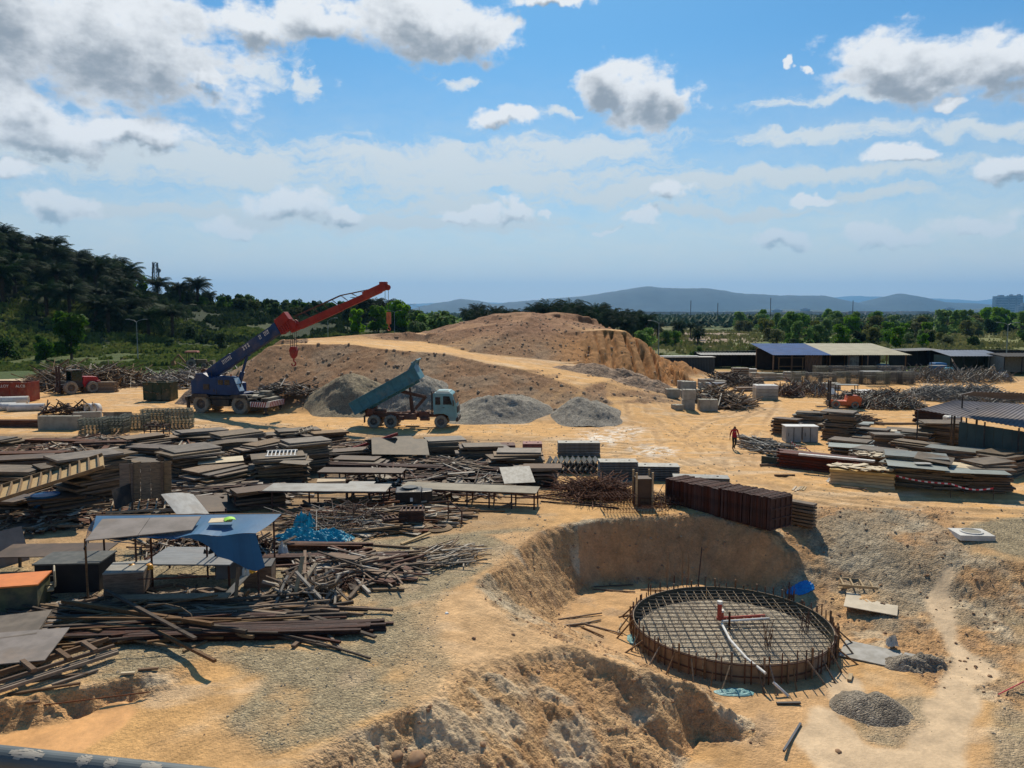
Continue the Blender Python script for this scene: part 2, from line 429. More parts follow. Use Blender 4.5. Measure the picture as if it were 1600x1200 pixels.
def material(name, col, col2=None, rough=.8, scale=3.0, bump=.0, bscale=30.0, metal=0.0, rnd=.0, spec=.3, stretch=None, trans=0.0, dirt=0.0):
    if name in MATS: return MATS[name]
    m = bpy.data.materials.new(name); m.use_nodes = True
    t = m.node_tree; t.nodes.clear(); q = NG(t)
    co = q.n('ShaderNodeTexCoord').outputs['Object']
    if stretch: co = q.v('MULTIPLY', co, stretch)
    oi = q.n('ShaderNodeObjectInfo').outputs['Random']
    if rnd:
        co = q.v('ADD', co, q.v('MULTIPLY', q.n('ShaderNodeCombineXYZ').outputs[0], (0, 0, 0)))
    col2 = col2 or tuple(c * .7 for c in col)
    n = q.noise(co, scale, 6.0, .62)
    c = q.mix(q.ss(n, .36, .66), c4(col), c4(col2))
    if dirt:
        n2 = q.noise(co, scale * .35, 5.0, .7)
        c = q.mix(q.m('MULTIPLY', q.ss(n2, .48, .68), dirt), c, (0.30, 0.20, 0.12, 1))
    if rnd:
        hs = q.n('ShaderNodeHueSaturation'); q.put(hs.inputs['Color'], c)
        q.put(hs.inputs['Value'], q.m('ADD', 1 - rnd * .5, q.m('MULTIPLY', oi, rnd)))
        q.put(hs.inputs['Saturation'], q.m('ADD', .75, q.m('MULTIPLY', q.m('FRACT', q.m('MULTIPLY', oi, 7.3)), .5)))
        c = hs.outputs[0]
    b = q.n('ShaderNodeBsdfPrincipled')
    q.put(b.inputs['Base Color'], c); b.inputs['Roughness'].default_value = rough
    b.inputs['Metallic'].default_value = metal; b.inputs['Specular IOR Level'].default_value = spec
    if bump:
        bn = q.n('ShaderNodeBump'); bn.inputs['Strength'].default_value = bump; bn.inputs['Distance'].default_value = .03
        q.put(bn.inputs['Height'], q.noise(co, bscale, 4.0, .6)); q.put(b.inputs['Normal'], bn.outputs[0])
    out = b.outputs[0]
    if trans:
        tr = q.n('ShaderNodeBsdfTranslucent'); q.put(tr.inputs[0], c)
        mx = q.n('ShaderNodeMixShader'); mx.inputs[0].default_value = trans
        q.put(mx.inputs[1], out); q.put(mx.inputs[2], tr.outputs[0]); out = mx.outputs[0]
    o = q.n('ShaderNodeOutputMaterial'); q.put(o.inputs[0], out)
    MATS[name] = m
    return m


def ground_material():
    m = bpy.data.materials.new('soil'); m.use_nodes = True
    t = m.node_tree; t.nodes.clear(); q = NG(t)
    ge = q.n('ShaderNodeNewGeometry').outputs['Position']
    at = q.n('ShaderNodeAttribute', attribute_name='soil'); col = at.outputs['Color']
    gr = q.n('ShaderNodeAttribute', attribute_name='grit').outputs['Fac']      # how stony
    wt = q.n('ShaderNodeAttribute', attribute_name='wet').outputs['Fac']
    vo = q.n('ShaderNodeTexVoronoi'); q.put(vo.inputs['Vector'], ge); vo.inputs['Scale'].default_value = 13.0; vo.inputs['Randomness'].default_value = 1
    vo2 = q.n('ShaderNodeTexVoronoi'); q.put(vo2.inputs['Vector'], ge); vo2.inputs['Scale'].default_value = 31.0
    n1 = q.noise(ge, 1.3, 8.0, .68); n2 = q.noise(ge, 9.0, 5.0, .65)
    sh = q.n('ShaderNodeSeparateColor'); q.put(sh.inputs[0], vo.outputs['Color'])
    sh2 = q.n('ShaderNodeSeparateColor'); q.put(sh2.inputs[0], vo2.outputs['Color'])
    val = q.m('ADD', .30, q.m('MULTIPLY', n1, 1.36))
    stone = q.m('ADD', .50, q.m('ADD', q.m('MULTIPLY', sh.outputs[0], .62), q.m('MULTIPLY', sh2.outputs[0], .5)))
    val = q.m('MULTIPLY', val, q.m('ADD', q.m('SUBTRACT', 1.0, gr), q.m('MULTIPLY', gr, stone)))
    val = q.m('MULTIPLY', val, q.m('ADD', .8, q.m('MULTIPLY', n2, .4)))
    cc = q.n('ShaderNodeCombineXYZ'); [q.put(cc.inputs[i], val) for i in range(3)]
    c = q.mix(1.0, col, cc.outputs[0], 'MULTIPLY')
    b = q.n('ShaderNodeBsdfPrincipled'); q.put(b.inputs['Base Color'], c)
    q.put(b.inputs['Roughness'], q.m('SUBTRACT', .95, q.m('MULTIPLY', wt, .5)))
    b.inputs['Specular IOR Level'].default_value = .25
    hgt = q.m('ADD', q.m('MULTIPLY', q.m('MULTIPLY', vo.outputs['Distance'], gr), -.9), q.m('MULTIPLY', n2, .7))
    hgt = q.m('ADD', hgt, q.m('MULTIPLY', q.m('MULTIPLY', vo2.outputs['Distance'], gr), -.5))
    bn = q.n('ShaderNodeBump'); bn.inputs['Distance'].default_value = .08
    q.put(bn.inputs['Strength'], q.m('SUBTRACT', .8, q.m('MULTIPLY', wt, .75)))
    q.put(bn.inputs['Height'], hgt); q.put(b.inputs['Normal'], bn.outputs[0])
    o = q.n('ShaderNodeOutputMaterial'); q.put(o.inputs[0], b.outputs[0])
    MATS['soil'] = m
    return m


# ------------------------------------------------------------------ ground sheet
def tagk(o, kind):
    o['kind'] = kind; return o


def soil_colour(x, y, z):
    n = len(x)
    sand = np.array([.62, .355, .135]); C = np.tile(sand, (n, 1))
    grit = np.full(n, .25); wet = np.zeros(n)
    big = fbm(x * .12, y * .12, 4, 101); med = fbm(x * .7, y * .7, 4, 103)

    def lay(mask, col, gr=None, w=None):
        nonlocal C, grit, wet
        mk = np.clip(mask, 0, 1)[:, None]
        C = C * (1 - mk) + np.array(col) * mk
        if gr is not None: grit = grit * (1 - mk[:, 0]) + gr * mk[:, 0]
        if w is not None: wet = wet * (1 - mk[:, 0]) + w * mk[:, 0]
    r = np.hypot(x, y); a = x / np.maximum(y, 1)
    sl = samp(SLOPE, x, y); tz = samp(TIN, x, y)
    lay(sst(big, -.02, .25) * .5, (.46, .29, .155)); lay(sst(med, .08, .3) * .35, (.63, .47, .29))
    lay(sst(fbm(x * .3, y * .9, 4, 105), .1, .25) * .4, (.66, .53, .37))
    yw = 2.5 * fbm(x * .25, y * .25, 3, 99)
    yard = (1 - sst(x + yw, -5 + .1 * y, 1 + .1 * y)) * sst(y, 26, 32) * (1 - sst(y + yw, 57, 61))
    lay(yard * .55, (.26, .19, .12), .6)
    lay(yard * (x < -3) * (y > 33) * sst(fbm(x * .5, y * .5, 4, 98), -.2, .05) * .8, (.13, .095, .065), .8)
    lay(samp(TRK, x, y) * .6, (.40, .255, .13), .3)
    lay(samp(TRK2, x, y) * .5, (.66, .45, .24), .3)
    lay(samp(blur(M_gravel, 2), x, y) * sst(med, -.42, .0), (.33, .26, .155), 1.0)
    lay(samp(M_gravel, x, y) * sst(fbm(x * .5, y * .5, 3, 107), .05, .2) * .7, (.42, .31, .19), .8)
    rough = samp(M_soilrough, x, y)
    lay(rough * .85, (.48, .275, .125), .7)
    lay(rough * sst(med, 0, .2) * .7, (.58, .37, .18), .6)
    lay(rough * sst(fbm(x * 2.2, y * 2.2, 3, 109), .04, .2) * .6, (.34, .21, .115), .6)
    lay(rough * sst(fbm(x * .45 + 9, y * .6, 4, 131), .02, .16) * (.75 - .35 * (y < 25)), (.33, .27, .18), 1.0)
    lay(rough * sst(fbm(x * .6 + 3, y * .9, 4, 133), .1, .2) * .6, (.62, .50, .33), .3)
    lay(samp(M_grub, x, y) * sst(med, -.2, .1) * .6, (.33, .28, .20), 1.0)
    lay(samp(M_floor, x, y) * (sl < .4) * .85, (.56, .34, .16), .25)
    lay(samp(M_floor, x, y) * (sl < .4) * sst(med, .05, .2) * .6, (.40, .27, .16), .5)
    backw = (y > 31.5) & (y < 37) & (x > 3) & (x < 14) * (tz < -.15)
    lay(backw * sst(sl, .6, 1.2) * .8, (.52, .26, .11), .2)
    top = (tz < .4) * (tz > -2.1) * (1 - sst(y, 28, 31)) * sst(x + fbm(x * .6, y * .6, 3, 12) * 3, -3.5, -.5) * (1 - sst(x, 7.5, 8.5))
    lay(top * (1 - sst(sl, .38, .62)) * (fbm(x * .5, y * .5, 3, 111) > -.12) * .8, (.60, .38, .19), .3)
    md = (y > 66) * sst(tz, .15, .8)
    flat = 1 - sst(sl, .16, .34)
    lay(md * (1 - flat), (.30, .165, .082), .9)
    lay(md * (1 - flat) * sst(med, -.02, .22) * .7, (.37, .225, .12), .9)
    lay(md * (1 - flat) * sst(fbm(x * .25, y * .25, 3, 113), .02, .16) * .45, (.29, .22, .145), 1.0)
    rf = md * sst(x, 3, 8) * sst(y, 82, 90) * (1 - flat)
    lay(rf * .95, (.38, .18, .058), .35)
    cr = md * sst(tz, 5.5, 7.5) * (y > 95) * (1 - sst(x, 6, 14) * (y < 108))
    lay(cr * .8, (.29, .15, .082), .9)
    lay(samp(M_pale, x, y), (.60, .43, .255), .05, .5)
    lay(samp(M_puddle, x, y), (.70, .36, .13), .0, .85)
    # white dried cement on the road by the gravel heaps
    for (u, v, rr) in ((950, 680, 2.2), (935, 690, 1.6), (1020, 703, 1.8), (985, 672, 1.3)):
        p = pz(u, v, 0); q = np.hypot((x - p[0]) / rr, (y - p[1]) / (rr * 1.4))
        lay((1 - sst(q, .4, 1.4)) * sst(fbm(x * 3, y * 3, 3, 115), -.1, .12) * .8, (.80, .72, .60), .2)
    # beyond the yard
    far = sst(r, 118, 134) * (a < -.1) + sst(r, 128, 150) * (a >= -.1)
    gm = fbm(x * .05, y * .05, 4, 121); gm2 = fbm(x * .35, y * .35, 4, 123)
    lay(far, (.06, .09, .022), .5)
    lay(far * sst(gm, -.02, .2), (.10, .115, .03)); lay(far * sst(gm2, .02, .22) * .7, (.04, .07, .015))
    lay(far * sst(fbm(x * .02, y * .02, 3, 127), .08, .2) * .6, (.22, .19, .08))
    hill = far * sst(r, 205, 232) * (a < .02)
    lay(hill, (.018, .032, .009)); lay(hill * (a > -.36) * sst(gm, -.05, .12) * .6, (.085, .10, .038))
    bf = sst(r, 215, 235) * (1 - sst(r, 400, 430)) * sst(a, .12, .15) * (1 - sst(a, .30, .34))
    lay(bf, (.30, .22, .155)); lay(bf * sst(fbm(x * .05, y * .2, 4, 129), 0, .2) * .6, (.20, .16, .09))
    lay(far * (a > .28) * sst(gm, -.1, .12) * .8, (.13, .18, .045))
    bf2 = sst(r, 150, 165) * (1 - sst(r, 420, 520)) * sst(a, .53, .56)
    lay(bf2 * .7, (.21, .20, .07))
    tr = (np.abs(r * 1.0 - 130 - 2 * fbm(a * 3, a * 3, 2, 5)) < 3.2) & (a < -.16)
    lay(tr * .95, (.62, .47, .30))
    lay(sst(r, 700, 1500), (.05, .075, .025))
    return C, grit, wet


def build_ground():
    rr = np.concatenate([np.linspace(.5, 11, 14)[:-1], np.exp(np.linspace(math.log(11), math.log(138), 1060))[:-1],
                         np.exp(np.linspace(math.log(138), math.log(600), 260))[:-1], np.exp(np.linspace(math.log(600), math.log(45000), 60))])
    aa = np.radians(np.concatenate([np.linspace(-180, -42, 40)[:-1], np.linspace(-42, 42, 960), np.linspace(42, 180, 40)[1:]]))
    nr, na = len(rr), len(aa)
    R, A = np.meshgrid(rr, aa, indexing='ij')
    x = (R * np.sin(A)).ravel(); y = (R * np.cos(A)).ravel()
    z = Hfull(x, y)
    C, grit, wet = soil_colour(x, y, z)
    me = bpy.data.meshes.new('ground')
    me.vertices.add(nr * na); me.vertices.foreach_set('co', np.stack([x, y, z], 1).ravel().astype(np.float32))
    i = (np.arange(nr - 1)[:, None] * na + np.arange(na - 1)[None, :]).ravel()
    q = np.stack([i, i + na, i + na + 1, i + 1], 1).ravel()
    nf = len(i)
    me.loops.add(nf * 4); me.loops.foreach_set('vertex_index', q.astype(np.int32))
    me.polygons.add(nf); me.polygons.foreach_set('loop_start', (np.arange(nf) * 4).astype(np.int32))
    me.polygons.foreach_set('use_smooth', np.ones(nf, bool))
    me.update(calc_edges=True)
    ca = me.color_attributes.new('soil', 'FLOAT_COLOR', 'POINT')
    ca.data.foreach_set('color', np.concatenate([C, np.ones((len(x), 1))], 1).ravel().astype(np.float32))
    for nm, ar in (('grit', grit), ('wet', wet)):
        at = me.attributes.new(nm, 'FLOAT', 'POINT'); at.data.foreach_set('value', ar.astype(np.float32))
    me.materials.append(ground_material())
    o = bpy.data.objects.new('ground', me); COL.objects.link(o); tagk(o, 'structure')
    return o


build_ground()

# ------------------------------------------------------------------ mesh building helpers
class MB:
    def __init__(s): s.v = []; s.f = []; s.mi = []; s.cur = 0
    def quad(s, a, b, c, d):
        n = len(s.v); s.v += [tuple(a), tuple(b), tuple(c), tuple(d)]; s.f.append((n, n + 1, n + 2, n + 3)); s.mi.append(s.cur)
        return s
    def tri(s, a, b, c):
        n = len(s.v); s.v += [tuple(a), tuple(b), tuple(c)]; s.f.append((n, n + 1, n + 2)); s.mi.append(s.cur); return s
    def box(s, c, d, rz=0.0, M=None, taper=1.0):
        """c centre of the base?  no: centre; d full sizes"""
        hx, hy, hz = d[0] / 2, d[1] / 2, d[2] / 2
        R = M if M is not None else Matrix.Rotation(rz, 3, 'Z')
        c = Vector(c); n = len(s.v)
        for k, (i, j, l) in enumerate(((-1, -1, -1), (1, -1, -1), (1, 1, -1), (-1, 1, -1), (-1, -1, 1), (1, -1, 1), (1, 1, 1), (-1, 1, 1))):
            tp = taper if l > 0 else 1.0
            s.v.append(tuple(c + R @ Vector((i * hx * tp, j * hy * tp, l * hz))))
        for q in ((0, 3, 2, 1), (4, 5, 6, 7), (0, 1, 5, 4), (1, 2, 6, 5), (2, 3, 7, 6), (3, 0, 4, 7)):
            s.f.append(tuple(n + i for i in q)); s.mi.append(s.cur)
        return s
    def bar(s, a, b, w, h, up=(0, 0, 1)):
        a = Vector(a); b = Vector(b); d = b - a; L = d.length
        if L < 1e-6: return s
        X = d / L; up = Vector(up)
        if abs(X.dot(up)) > .98: up = Vector((0, 1, 0))
        Y = up.cross(X).normalized(); Z = X.cross(Y)
        M = Matrix((X, Y, Z)).transposed()
        return s.box((a + b) / 2, (L, w, h), M=M)
    def tube(s, a, b, r, n=8, r2=None, caps=True):
        a = Vector(a); b = Vector(b); d = (b - a)
        if d.length < 1e-6: return s
        X = d.normalized(); up = Vector((0, 0, 1)) if abs(X.z) < .95 else Vector((1, 0, 0))
        U = X.cross(up).normalized(); V = X.cross(U); r2 = r if r2 is None else r2
        k = len(s.v)
        for p, q in ((a, r), (b, r2)):
            for i in range(n):
                t = math.tau * i / n; s.v.append(tuple(p + U * math.cos(t) * q + V * math.sin(t) * q))
        for i in range(n):
            j = (i + 1) % n; s.f.append((k + i, k + j, k + n + j, k + n + i)); s.mi.append(s.cur)
        if caps:
            s.f.append(tuple(k + i for i in reversed(range(n)))); s.mi.append(s.cur)
            s.f.append(tuple(k + n + i for i in range(n))); s.mi.append(s.cur)
        return s
    def path(s, pts, r, n=6):
        for a, b in zip(pts[:-1], pts[1:]): s.tube(a, b, r, n)
        return s
    def lathe(s, prof, c=(0, 0, 0), axis='Z', n=24):
        """prof: list of (radius, along)"""
        c = Vector(c); k = len(s.v)
        for (r, h) in prof:
            for i in range(n):
                t = math.tau * i / n; p = (math.cos(t) * r, math.sin(t) * r, h)
                if axis == 'Y': p = (p[0], p[2], p[1])
                elif axis == 'X': p = (p[2], p[0], p[1])
                s.v.append(tuple(c + Vector(p)))
        for a in range(len(prof) - 1):
            for i in range(n):
                j = (i + 1) % n
                s.f.append((k + a * n + i, k + a * n + j, k + (a + 1) * n + j, k + (a + 1) * n + i)); s.mi.append(s.cur)
        return s
    def prism(s, poly, a, b, plane='XZ'):
        """extrude a polygon drawn in a plane between two positions along the third axis"""
        k = len(s.v); n = len(poly)
        for t in (a, b):
            for p in poly:
                s.v.append((p[0], t, p[1]) if plane == 'XZ' else (p[0], p[1], t) if plane == 'XY' else (t, p[0], p[1]))
        for i in range(n):
            j = (i + 1) % n; s.f.append((k + i, k + j, k + n + j, k + n + i)); s.mi.append(s.cur)
        s.f.append(tuple(k + i for i in reversed(range(n)))); s.f.append(tuple(k + n + i for i in range(n))); s.mi += [s.cur, s.cur]
        return s
    def xf(s, M):
        s.v = [tuple(M @ Vector(p)) for p in s.v]; return s
    def mesh(s, name, *ms, smooth=False):
        me = bpy.data.meshes.new(name); me.from_pydata(s.v, [], s.f)
        for m in ms: me.materials.append(m)
        if len(ms) > 1: me.polygons.foreach_set('material_index', s.mi)
        if smooth:
            me.polygons.foreach_set('use_smooth', [True] * len(s.f))
        me.update(); return me
    def obj(s, name, *ms, parent=None, smooth=False, bevel=0, norm=True):
        me = s.mesh(name, *ms, smooth=smooth)
        if norm:
            bm = bmesh.new(); bm.from_mesh(me); bmesh.ops.recalc_face_normals(bm, faces=bm.faces); bm.to_mesh(me); bm.free()
        o = bpy.data.objects.new(name, me); COL.objects.link(o)
        if parent is not None: o.parent = parent
        if bevel:
            bv = o.modifiers.new('bevel', 'BEVEL'); bv.width = bevel; bv.segments = 2; bv.limit_method = 'ANGLE'
        return o


def tag(o, label, cat, group=None, kind=None):
    o['label'] = label; o['category'] = cat
    if group: o['group'] = group
    o['kind'] = kind or 'thing'
    return o


def thing(name, label, cat, loc=(0, 0, 0), rz=0.0, group=None):
    o = bpy.data.objects.new(name, None); COL.objects.link(o)
    o.empty_display_size = .3
    o.location = loc; o.rotation_euler = (0, 0, rz)
    return tag(o, label, cat, group)


def place(me, name, loc, rot=(0, 0, 0), sc=1.0, parent=None):
    o = bpy.data.objects.new(name, me); COL.objects.link(o)
    o.location = loc; o.rotation_euler = rot
    o.scale = (sc, sc, sc) if not hasattr(sc, '__len__') else sc
    if parent is not None: o.parent = parent
    return o


def copy_tree(o, loc=None, rz=None, label=None, parent=None, sc=None):
    c = o.copy(); COL.objects.link(c); c.parent = parent
    if loc is not None: c.location = loc
    if rz is not None: c.rotation_euler = (0, 0, rz)
    if sc is not None: c.scale = (sc, sc, sc)
    if label: c['label'] = label
    for ch in list(o.children): copy_tree(ch, parent=c)
    return c

# ------------------------------------------------------------------ far hills, city, haze, vegetation
rng = random.Random(11)


def ridge_mesh(name, d, pts, thick, col, seed, label=None):
    """a mountain range: silhouette heights (pixel column, row) become real heights at distance d"""
    us = np.linspace(pts[0][0], pts[-1][0], 420)
    vs = np.interp(us, [p[0] for p in pts], [p[1] for p in pts])
    x = (us - 800) / F * d
    h = (490 - vs) / F * d + CAM_Z
    x0 = x
    h = h * (1 + 0.05 * fbm(us * .03, us * 0, 4, seed)) + fbm(us * .15, us * 0 + 3, 3, seed) * d * .0012
    rows = 34; V = []
    for j in range(rows):
        t = j / (rows - 1); y = d - thick + 2 * thick * t
        prof = math.sin(math.pi * min(1, max(0, t))) ** 1.1
        xs = x0 * (y / d) ** .3
        n = fbm(x0 * .0011, np.full_like(x0, y * .0011), 5, seed + 5)
        z = h * prof * (1 + .5 * n * (1 - prof)) - 5
        V.append(np.stack([xs, np.full_like(xs, y), z], 1))
    V = np.concatenate(V); n = len(us)
    fs = [(j * n + i, j * n + i + 1, (j + 1) * n + i + 1, (j + 1) * n + i) for j in range(rows - 1) for i in range(n - 1)]
    me = bpy.data.meshes.new(name); me.from_pydata(V.tolist(), [], fs)
    me.polygons.foreach_set('use_smooth', [True] * len(fs)); me.update()
    me.materials.append(material('forest_' + name, col, tuple(c * .6 for c in col), scale=.004, rough=.9))
    o = bpy.data.objects.new(name, me); COL.objects.link(o); tagk(o, 'structure')


ridge_mesh('mountain_range', 11000, [(560, 492), (640, 484), (680, 474), (720, 467), (750, 470), (775, 475), (800, 471), (850, 467), (900, 463), (930, 460), (970, 453), (1010, 448), (1050, 450), (1100, 450), (1150, 458), (1210, 461), (1280, 462), (1310, 468), (1335, 474), (1360, 468), (1400, 459), (1430, 464), (1460, 472), (1520, 474), (1560, 480), (1650, 484), (1800, 488), (2000, 490)], 1500, (.03, .05, .04), 5)
ridge_mesh('distant_hills', 24000, [(300, 492), (500, 482), (700, 472), (900, 474), (1250, 470), (1330, 462), (1450, 466), (1520, 470), (1600, 462), (1700, 466), (1900, 480), (2200, 490)], 2500, (.06, .09, .07), 15)
ridge_mesh('low_foothills', 6500, [(700, 492), (1000, 489), (1150, 485), (1200, 482), (1350, 486), (1480, 486), (1560, 478), (1640, 476), (1800, 482), (2000, 488)], 500, (.035, .055, .035), 25)

leafm = material('palm_leaf', (.012, .03, .013), (.028, .055, .02), rough=.75, scale=.8, rnd=.35, trans=.2, spec=.08)
trunkm = material('palm_trunk', (.07, .055, .04), rough=.9, scale=4, rnd=.2)
barkm = material('bark', (.10, .08, .06), rough=.9, scale=4, rnd=.2)


def palm_meshes(seed, nf=34, h=5.5, L=5.0):
    r = random.Random(seed); m = MB()
    for k in range(nf):
        az = k * 2.39996 + r.uniform(-.2, .2); e = math.radians(r.uniform(-5, 80)) if k > 5 else math.radians(80)
        if k < nf * .4: e = math.radians(r.uniform(25, 80))
        ln = L * r.uniform(.8, 1.1); c, s_ = math.cos(az), math.sin(az)
        p = Vector((0, 0, h)); ang = e; pts = [p.copy()]; st = 9
        for i in range(st):
            ang -= math.radians(r.uniform(4, 8.5)) * (1 + i * .14)
            p = p + Vector((c * math.cos(ang), s_ * math.cos(ang), math.sin(ang))) * (ln / st); pts.append(p.copy())
        side = Vector((-s_, c, 0))
        for i in range(1, st + 1):
            a, b = pts[i - 1], pts[i]; d = (b - a).normalized()
            up = side.cross(d)
            for q in range(3):
                pp = a.lerp(b, q / 3); t = (i - 1 + q / 3) / st
                w = (.95 * math.sin(math.pi * min(1, .18 + t * .82)) + .12) * L / 5
                for sg in (-1, 1):
                    tip = pp + side * sg * w * r.uniform(.75, 1) + d * w * .55 - Vector((0, 0, 1)) * w * r.uniform(.15, .55) + up * w * .2
                    wd = d * .062 * L / 5
                    m.quad(pp - wd, pp + wd, tip + wd * .2, tip - wd * .2)
            m.bar(a, b, .05, .05)
    t = MB(); t.tube((0, 0, -1.5), (0, 0, h * .5), .42, 8, .36); t.tube((0, 0, h * .5), (0, 0, h + .2), .36, 8, .5)
    for k in range(26):
        a = k * 2.4; z = h * (.2 + .8 * k / 26)
        t.bar((math.cos(a) * .3, math.sin(a) * .3, z), (math.cos(a) * .75, math.sin(a) * .75, z + .35), .16, .08)
    return m.mesh('crown', leafm), t.mesh('trunk', trunkm)


PALMS = [palm_meshes(1, 46, 5.5, 5.6), palm_meshes(2, 50, 5.5, 5.2), palm_meshes(3, 42, 6.5, 5.6), palm_meshes(4, 48, 4.5, 6.0)]


def leafmats(name, c1, c2):
    return material(name, c1, c2, rough=.7, scale=.6, rnd=.4, trans=.5, spec=.1)


GREEN = [leafmats('leaf_deep_green', (.085, .17, .032), (.13, .22, .05)), leafmats('leaf_mid_green', (.13, .24, .04), (.19, .31, .065)),
         leafmats('leaf_olive', (.11, .125, .03), (.16, .17, .05)), leafmats('leaf_dark', (.025, .055, .016), (.045, .085, .025))]


def crown_mesh(seed, mat, n=1500, R=3.0, H=5.5, leaf=.34, low=.2, nb=12):
    r = random.Random(seed); m = MB(); bl = []
    for i in range(nb):
        a = r.uniform(0, math.tau); q = R * .62 * math.sqrt(r.random()); t = r.random()
        z = H * (low + (1 - low) * t); k = 1 - .55 * abs(t - .45)
        bl.append((Vector((math.cos(a) * q * k, math.sin(a) * q * k, z)), R * r.uniform(.28, .52) * k))
    for i in range(n):
        c, rad = bl[r.randrange(nb)]
        d = Vector((r.gauss(0, 1), r.gauss(0, 1), r.gauss(0, 1))).normalized()
        p = c + d * rad * r.uniform(.55, 1.08) ** .6
        if p.z < 0.05: p.z = r.uniform(.05, .5)
        u = Vector((r.gauss(0, 1), r.gauss(0, 1), r.gauss(0, .6))).normalized(); w = u.cross(d).normalized() if abs(u.dot(d)) < .99 else Vector((1, 0, 0))
        s = leaf * r.uniform(.5, 1.3)
        m.quad(p - u * s, p - w * s * .6 + d * s * .2, p + u * s, p + w * s * .6)
    return m.mesh('crown', mat)


def tree_trunk(seed, h, R):
    r = random.Random(seed); t = MB(); t.tube((0, 0, -.8), (0, 0, h * .5), R * .07, 7, R * .05)
    for k in range(6):
        a = r.uniform(0, 6.28); q = R * r.uniform(.3, .6)
        t.tube((0, 0, h * r.uniform(.2, .5)), (math.cos(a) * q, math.sin(a) * q, h * r.uniform(.55, .9)), R * .035, 5, R * .012)
    return t.mesh('trunk', barkm)


TREES = []
for k in range(8):
    R = (3.0, 2.6, 3.4, 2.2)[k % 4]; H = (5.5, 6.5, 5.0, 4.2)[k % 4]
    TREES.append((crown_mesh(20 + k, GREEN[k % 4], 1700, R, H, .33), tree_trunk(40 + k, H, R)))
LG = [leafmats('bush_green', (.045, .095, .02), (.08, .14, .035)), GREEN[3], leafmats('bush_olive', (.06, .085, .022), (.10, .12, .035)), leafmats('bush_mid', (.05, .10, .025), (.075, .13, .035))]
TREE_L = (crown_mesh(88, LG[0], 1900, 3.0, 5.8, .33), tree_trunk(89, 5.5, 3))
BUSH = [(crown_mesh(60 + k, LG[(k + 1) % 4], 900, 2.4, 2.6, .30, .02, 9), tree_trunk(70 + k, 2.2, 2)) for k in range(4)]


def put_tree(kind, x, y, sc, name, label, cat, group, sz=None):
    z = gz_fast(x, y)
    t = thing(name, label, cat, (x, y, z), rng.uniform(0, 6.28), group)
    t.scale = (sc, sc, sc * (sz or 1))
    place(kind[0], 'crown', (0, 0, 0), parent=t); place(kind[1], 'trunk', (0, 0, 0), parent=t)
    return t


def gz_fast(x, y): return gz(x, y)


def at(u, d): return (u - 800) / F * d, d


def frac(a, n): return [a[i % len(a)] for i in range(n)]


# oil palms on the hill at the left
def ridge_v(u): return np.interp(u, [0, 60, 100, 150, 200, 215, 260, 285], [372, 380, 402, 416, 436, 455, 474, 500])
cnt = 0
WHERE_H = ["at the foot", "halfway up the side", "at the top"]
for row in range(9):
    d = 206 + row * 15
    u = -130 + (row % 2) * 25
    while u < 285:
        uu = u + rng.uniform(-12, 12); dd = d + rng.uniform(-5, 5); x, y = at(uu, dd)
        lim = 283 - row * 22
        if uu < lim:
            hpart = 0 if row < 3 else 1 if row < 6 else 2
            side = "at far left" if uu < 90 else "left of the mast"
            put_tree(PALMS[rng.randrange(4)], x, y, rng.uniform(.95, 1.25) * (1.1 if row > 5 else 1), 'oil_palm', f"dark oil palm {WHERE_H[hpart]} of the hill {side}", 'palm', f'oil palms {WHERE_H[hpart]} of the hill {side}'); cnt += 1
        u += 34 - row * .6
for (u, d, s) in ((250, 262, 1.0), (284, 268, .85), (312, 275, 1.15), (298, 280, .8), (330, 285, .7)):
    put_tree(PALMS[rng.randrange(4)], *at(u, d), s, 'oil_palm', "oil palm standing on the ridge line just right of the telecom tower", 'palm', 'palms by the telecom tower')
# broadleaf trees among the palms on the ridge
for (u, d, s) in ((118, 300, 1.7), (150, 296, 1.9), (168, 290, 1.6), (190, 284, 1.8), (206, 280, 1.5), (225, 272, 1.1)):
    put_tree(TREES[rng.choice((3, 0, 7))], *at(u, d), s, 'broadleaf_tree', "round-crowned dark tree on the hill crest left of the telecom tower", 'tree', 'trees on the hill crest')
# ridge scrub from the tower to the boom
for i in range(130):
    u = rng.uniform(262, 640); d = rng.uniform(262, 335)
    put_tree(BUSH[rng.choice((0, 2, 2, 0, 1))], *at(u, d), rng.uniform(.8, 1.7), 'scrub_bush', "dark green bush in the scrub on the long ridge behind the crane", 'bush', 'bushes on the ridge behind the crane')
for (u, d, s) in ((375, 285, 1.25), (392, 285, 1.0), (432, 290, .9), (455, 292, .8), (497, 280, 1.2), (512, 282, .7)):
    put_tree(TREES[rng.choice((3, 0, 7))], *at(u, d), s, 'broadleaf_tree', "tree standing above the ridge line behind the crane", 'tree', 'trees above the ridge behind the crane')
for (u, d, s) in ((566, 262, .95), (585, 258, 1.0), (604, 262, .9)):
    put_tree(PALMS[rng.randrange(4)], *at(u, d), s, 'oil_palm', "oil palm on the ridge directly behind the tip of the red boom", 'palm', 'palms behind the boom tip')
for (u, d, s) in ((618, 250, 1.5), (632, 246, 1.3), (650, 240, 1.2), (592, 240, 1.4), (560, 236, 1.2), (668, 205, 1.55), (688, 200, 1.7), (703, 205, 1.5), (655, 190, 1.3), (712, 208, 1.1)):
    put_tree(TREES[rng.choice((0, 4, 0, 5))], *at(u, d), s, 'broadleaf_tree', "green tree in the clump between the boom tip and the big earth heap", 'tree', 'trees left of the big earth heap')
